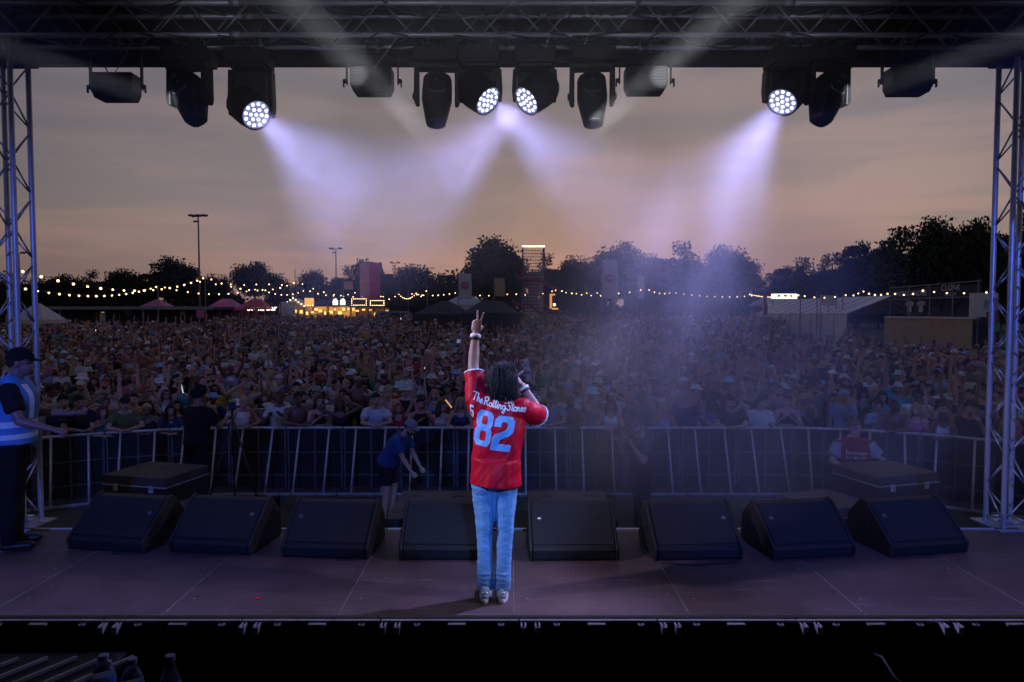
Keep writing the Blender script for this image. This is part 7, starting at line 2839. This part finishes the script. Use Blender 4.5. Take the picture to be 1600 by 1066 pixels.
# ================================================================== trees
def tree_proto(seed, rx, rz, zc, clumps, leaves, lean=0.0, leaf=0.42):
    """proto 10 m tall: trunk with limbs, crown of many leaf-sized faces in clumps"""
    rnd = np.random.RandomState(seed)
    tr_ = MB()
    tr_.tube([(0, 0, 0), (0.05, 0, 1.5), (lean * 0.4, 0.1, zc - rz * 0.5), (lean, 0, zc + rz * 0.3)], [0.32, 0.26, 0.2, 0.06], 9)
    C = []
    while len(C) < clumps:
        p = rnd.uniform(-1, 1, 3)
        r = np.linalg.norm(p)
        if 0.15 < r < 1.0:
            k = 1.0 + 0.22 * math.sin(3.1 * math.atan2(p[1], p[0]) + seed) + 0.15 * math.sin(5 * p[2] + seed * 2)
            C.append(np.array([p[0] * rx * k + lean, p[1] * rx * k, zc + p[2] * rz * (k if p[2] > 0 else 0.85)]))
    for i in range(0, clumps, 3):
        c = C[i]
        st_ = np.array([lean * 0.3, 0, zc - rz * rnd.uniform(0.35, 0.8)])
        mid = st_ * 0.45 + c * 0.55 + np.array([0, 0, -0.25])
        tr_.tube([tuple(st_), tuple(mid), tuple(c)], [0.11, 0.06, 0.02], 6)
    Vs, Fs = [], []
    o = 0
    for c in C:
        s = rnd.uniform(0.55, 1.1) * rx * 0.26
        n = int(leaves * rnd.uniform(0.6, 1.3))
        P = c + np.clip(rnd.normal(0, 1, (n, 3)), -1.7, 1.7) * np.array([s, s, s * 0.75])
        u = rnd.normal(0, 1, (n, 3))
        u /= np.linalg.norm(u, axis=1)[:, None]
        v = rnd.normal(0, 1, (n, 3))
        v -= u * np.sum(u * v, 1)[:, None]
        v /= np.linalg.norm(v, axis=1)[:, None]
        L1 = (leaf * rnd.uniform(0.5, 1.0, n))[:, None]
        q = np.stack([P - u * L1 * 0.5, P + v * L1 * 0.28, P + u * L1 * 0.5, P - v * L1 * 0.28], 1).reshape(-1, 3)
        Vs.append(q)
        Fs.append(np.arange(n * 4).reshape(-1, 4) + o)
        o += n * 4
    Vs, Fs = np.concatenate(Vs), np.concatenate(Fs)
    me = bpy.data.meshes.new('crown')
    me.from_pydata(Vs.tolist(), [], Fs.tolist())
    return tr_.mesh('trunk', 'bark', True), me


TP = [tree_proto(1, 3.1, 3.5, 6.1, 62, 230, 0, 0.6), tree_proto(2, 3.6, 3.3, 6.2, 66, 230, 0.4, 0.62), tree_proto(3, 2.5, 3.9, 5.8, 56, 220, 0, 0.55), tree_proto(4, 4.6, 1.9, 7.7, 60, 220, -0.5, 0.62), tree_proto(5, 3.4, 3.6, 6.0, 48, 170, 0.2, 0.62),
      tree_proto(6, 4.2, 4.2, 5.0, 76, 230, 0, 0.66)]
CROWN = {}
EXT = []
for _t, _c in TP:
    _v = np.array([v.co[:] for v in _c.vertices])
    EXT.append((np.percentile(np.hypot(_v[:, 0], _v[:, 1]), 97), np.percentile(_v[:, 2], 99.7)))


def crown(i, m):
    if (i, m) not in CROWN:
        c = TP[i][1] if m == 'leaf' else TP[i][1].copy()
        c.materials.clear()
        c.materials.append(M[m])
        CROWN[(i, m)] = c
    return CROWN[(i, m)]


TREES = [  # px, top py, distance, width px, proto, label
    (75, 436, 120, 70, 5, 'low dark tree behind the tower by the steward'), (118, 432, 118, 60, 1, 'dark tree right of the tower by the steward'), (155, 426, 116, 56, 0, 'dark rounded tree above the lit doorway'),
    (200, 424, 118, 60, 5, 'broad dark tree above the pavilion'), (232, 428, 122, 40, 2, 'narrow dark tree beside the small distant mast'), (283, 405, 104, 78, 1, 'large rounded tree left of the tallest mast'),
    (340, 432, 124, 50, 5, 'low tree right of the tallest mast'), (399, 411, 104, 78, 3, 'flat-topped umbrella-shaped tree above the red gazebo'), (440, 436, 126, 50, 5, 'low tree behind the bar sign'),
    (494, 424, 118, 62, 1, 'rounded tree above the lit jar signs'), (538, 420, 116, 56, 0, 'tree beside the mast behind the stalls'), (578, 409, 112, 56, 2, 'dark tree just behind the pink tower'),
    (604, 428, 120, 40, 2, 'narrow tree right of the pink tower'), (652, 417, 112, 70, 5, 'rounded tree left of the pale banner'), (697, 430, 112, 50, 2, 'small tree left of the big central tree'),
    (762, 377, 92, 112, 1, 'big spreading tree above the raised hand'), (800, 398, 96, 60, 2, 'tree filling in beside the lattice tower'), (862, 402, 104, 60, 0, 'tree behind the lattice tower'),
    (898, 404, 106, 56, 5, 'lighter green tree right of the lattice tower'), (955, 384, 100, 90, 1, 'tall tree behind the large pale banner'), (1010, 402, 104, 60, 5, 'tree between the two tall trees in the smoke'),
    (1050, 384, 98, 92, 0, 'tall tree in the middle of the smoke'), (1098, 410, 106, 56, 5, 'lower tree at the edge of the smoke'), (1142, 389, 100, 80, 1, 'leaning rounded tree right of the smoke'),
    (1222, 420, 104, 46, 2, 'small tree at the start of the dark wood'), (1258, 404, 96, 60, 4, 'thin-crowned tree above the bright white sign'), (1296, 402, 92, 60, 0, 'dark tree above the marquee\'s low end'),
    (1336, 384, 88, 62, 2, 'taller feathery tree above the marquee'), (1372, 396, 84, 60, 5, 'dark tree above the marquee\'s high end'), (1418, 358, 78, 100, 4, 'tall open-crowned tree above the merchandise sign'),
    (1476, 344, 74, 104, 1, 'tallest dark tree above the cloak room sign'), (1530, 350, 72, 90, 5, 'dark tree left of the tower opposite the steward'), (1580, 336, 68, 100, 0, 'dark tree behind the tower opposite the steward'),
    (1660, 330, 66, 120, 1, 'dark tree at the picture edge beyond the tower'), (1450, 400, 80, 120, 5, 'lower dark tree behind the merchandise stand'), (1340, 424, 94, 110, 5, 'low bushy tree behind the marquee roof'),
    (20, 428, 116, 70, 0, 'dark tree at the picture edge behind the steward'), (1560, 405, 76, 120, 5, 'low bushy tree behind the cloak room sign'),
]
for (px, py, Y_, wpx, i, lab) in TREES:
    g_ = gp(px, Y_)
    hgt = zat(py, Y_) - g_.z
    rx_, ztop = EXT[i]
    sx_ = wpx / F_PX * Y_ / 2 / rx_
    root = empty('tree', g_, random.uniform(0, 6.28), lab, 'tree', 'trees round the field')
    root.scale = (sx_, sx_, hgt / ztop)
    inst(TP[i][0], 'trunk', root)
    inst(crown(i, 'leaf_b' if 'lighter' in lab or i == 4 else 'leaf'), 'crown', root)

# hedge closing the far edge of the field
rnd = np.random.RandomState(9)
n = 52000
X_ = rnd.uniform(-120, 125, n)
hgt = 4.6 + 1.5 * np.sin(X_ * 0.31) + 1.1 * np.sin(X_ * 0.83 + 1) + 0.8 * np.sin(X_ * 2.1)
P = np.stack([X_, 126 + rnd.normal(0, 1.3, n), 1.35 + hgt * rnd.uniform(0, 1, n) ** 0.8], 1)
u = rnd.normal(0, 1, (n, 3))
u /= np.linalg.norm(u, axis=1)[:, None]
v = rnd.normal(0, 1, (n, 3))
v -= u * np.sum(u * v, 1)[:, None]
v /= np.linalg.norm(v, axis=1)[:, None]
q = np.stack([P - u * 0.4, P + v * 0.25, P + u * 0.4, P - v * 0.25], 1).reshape(-1, 3)
me = bpy.data.meshes.new('hedge')
me.from_pydata(q.tolist(), [], np.arange(n * 4).reshape(-1, 4).tolist())
me.materials.append(M['leaf'])
hd_ = inst(me, 'hedge')
tag(hd_, 'continuous dark hedge and scrub along the far edge of the field', None, None, 'stuff')
bpy.data.scenes.remove(WORK)

# ================================================================== air: haze and stage smoke
def smoke_material(name, base, lo, hi, scale, stretch=(1, 1, 1), fall=None, step=1.0):
    m = bpy.data.materials.new(name)
    m.use_nodes = True
    t = m.node_tree
    t.nodes.clear()
    L = t.links.new
    m.cycles.volume_step_rate = step
    o = N(t, 'ShaderNodeOutputMaterial')
    v = N(t, 'ShaderNodeVolumePrincipled')
    v.inputs['Color'].default_value = (0.9, 0.9, 0.92, 1)
    v.inputs['Anisotropy'].default_value = 0.0
    L(v.outputs[0], o.inputs['Volume'])
    if hi is None:
        v.inputs['Density'].default_value = base
        return m
    tc = N(t, 'ShaderNodeTexCoord')
    mp = N(t, 'ShaderNodeMapping')
    mp.inputs['Scale'].default_value = stretch
    L(tc.outputs['Object'], mp.inputs[0])
    nz = N(t, 'ShaderNodeTexNoise')
    nz.inputs['Scale'].default_value = scale
    nz.inputs['Detail'].default_value = 3
    nz.inputs['Distortion'].default_value = 0.6
    L(mp.outputs[0], nz.inputs[0])
    mr = N(t, 'ShaderNodeMapRange')
    mr.inputs['From Min'].default_value = lo
    mr.inputs['From Max'].default_value = hi
    mr.inputs['To Min'].default_value = 0.12
    mr.inputs['To Max'].default_value = 1.0
    mr.interpolation_type = 'SMOOTHSTEP'
    L(nz.outputs['Fac'], mr.inputs['Value'])
    # thins out to nothing at the edge of the cloud (unit sphere in object space)
    ln = N(t, 'ShaderNodeVectorMath', operation='LENGTH')
    L(tc.outputs['Object'], ln.inputs[0])
    fo = N(t, 'ShaderNodeMapRange')
    fo.inputs['From Min'].default_value = 1.0
    fo.inputs['From Max'].default_value = fall or 0.35
    fo.interpolation_type = 'SMOOTHSTEP'
    L(ln.outputs['Value'], fo.inputs['Value'])
    m1 = N(t, 'ShaderNodeMath', operation='MULTIPLY')
    L(mr.outputs[0], m1.inputs[0])
    L(fo.outputs[0], m1.inputs[1])
    m2 = N(t, 'ShaderNodeMath', operation='MULTIPLY')
    m2.inputs[1].default_value = base
    L(m1.outputs[0], m2.inputs[0])
    L(m2.outputs[0], v.inputs['Density'])
    return m


def smoke(loc, size, dens, scale, label, stretch=(1, 1, 1), lo=0.42, hi=0.68, rot=(0, 0, 0), fall=None, step=1.0):
    o = MB().sphere((0, 0, 0), 1.0, 20, 12).build('smoke', smoke_material('stage_smoke', dens, lo, hi, scale, stretch, fall, step), None, loc, rot)
    o.scale = size
    o['kind'] = 'stuff'
    o['label'] = label
    return o


smoke(at(1050, 480, 6.4), (2.3, 1.5, 2.7), 0.66, 2.2, 'thick plume of stage smoke right of the performer', (1.2, 1, 0.8), 0.38, 0.74, (0, R(14), 0), 0.05, 0.6)
smoke(at(530, 305, 6.1), (2.0, 1.3, 1.6), 0.44, 2.6, 'puff of smoke in the beam of the steward-side wash lamp', (1, 1, 1), 0.40, 0.72, (0, 0, 0), 0.05)
smoke(at(800, 265, 6.2), (2.4, 1.3, 1.5), 0.42, 2.6, 'puff of smoke under the middle pair of wash lamps', (1.2, 1, 1), 0.40, 0.72, (0, 0, 0), 0.05)
smoke((3.3, 7.6, 2.2), (3.4, 2.6, 1.9), 0.15, 1.6, 'low bluish smoke over the pit away from the steward', (1, 1, 1), 0.36, 0.7, (0, 0, 0), 0.1)
smoke((0, 3.9, 5.4), (6.0, 3.2, 1.3), 0.16, 8.0, 'smoke under the stage roof catching the beams', (1.5, 1.3, 1), 0.40, 0.66, (0, 0, 0), 0.3)
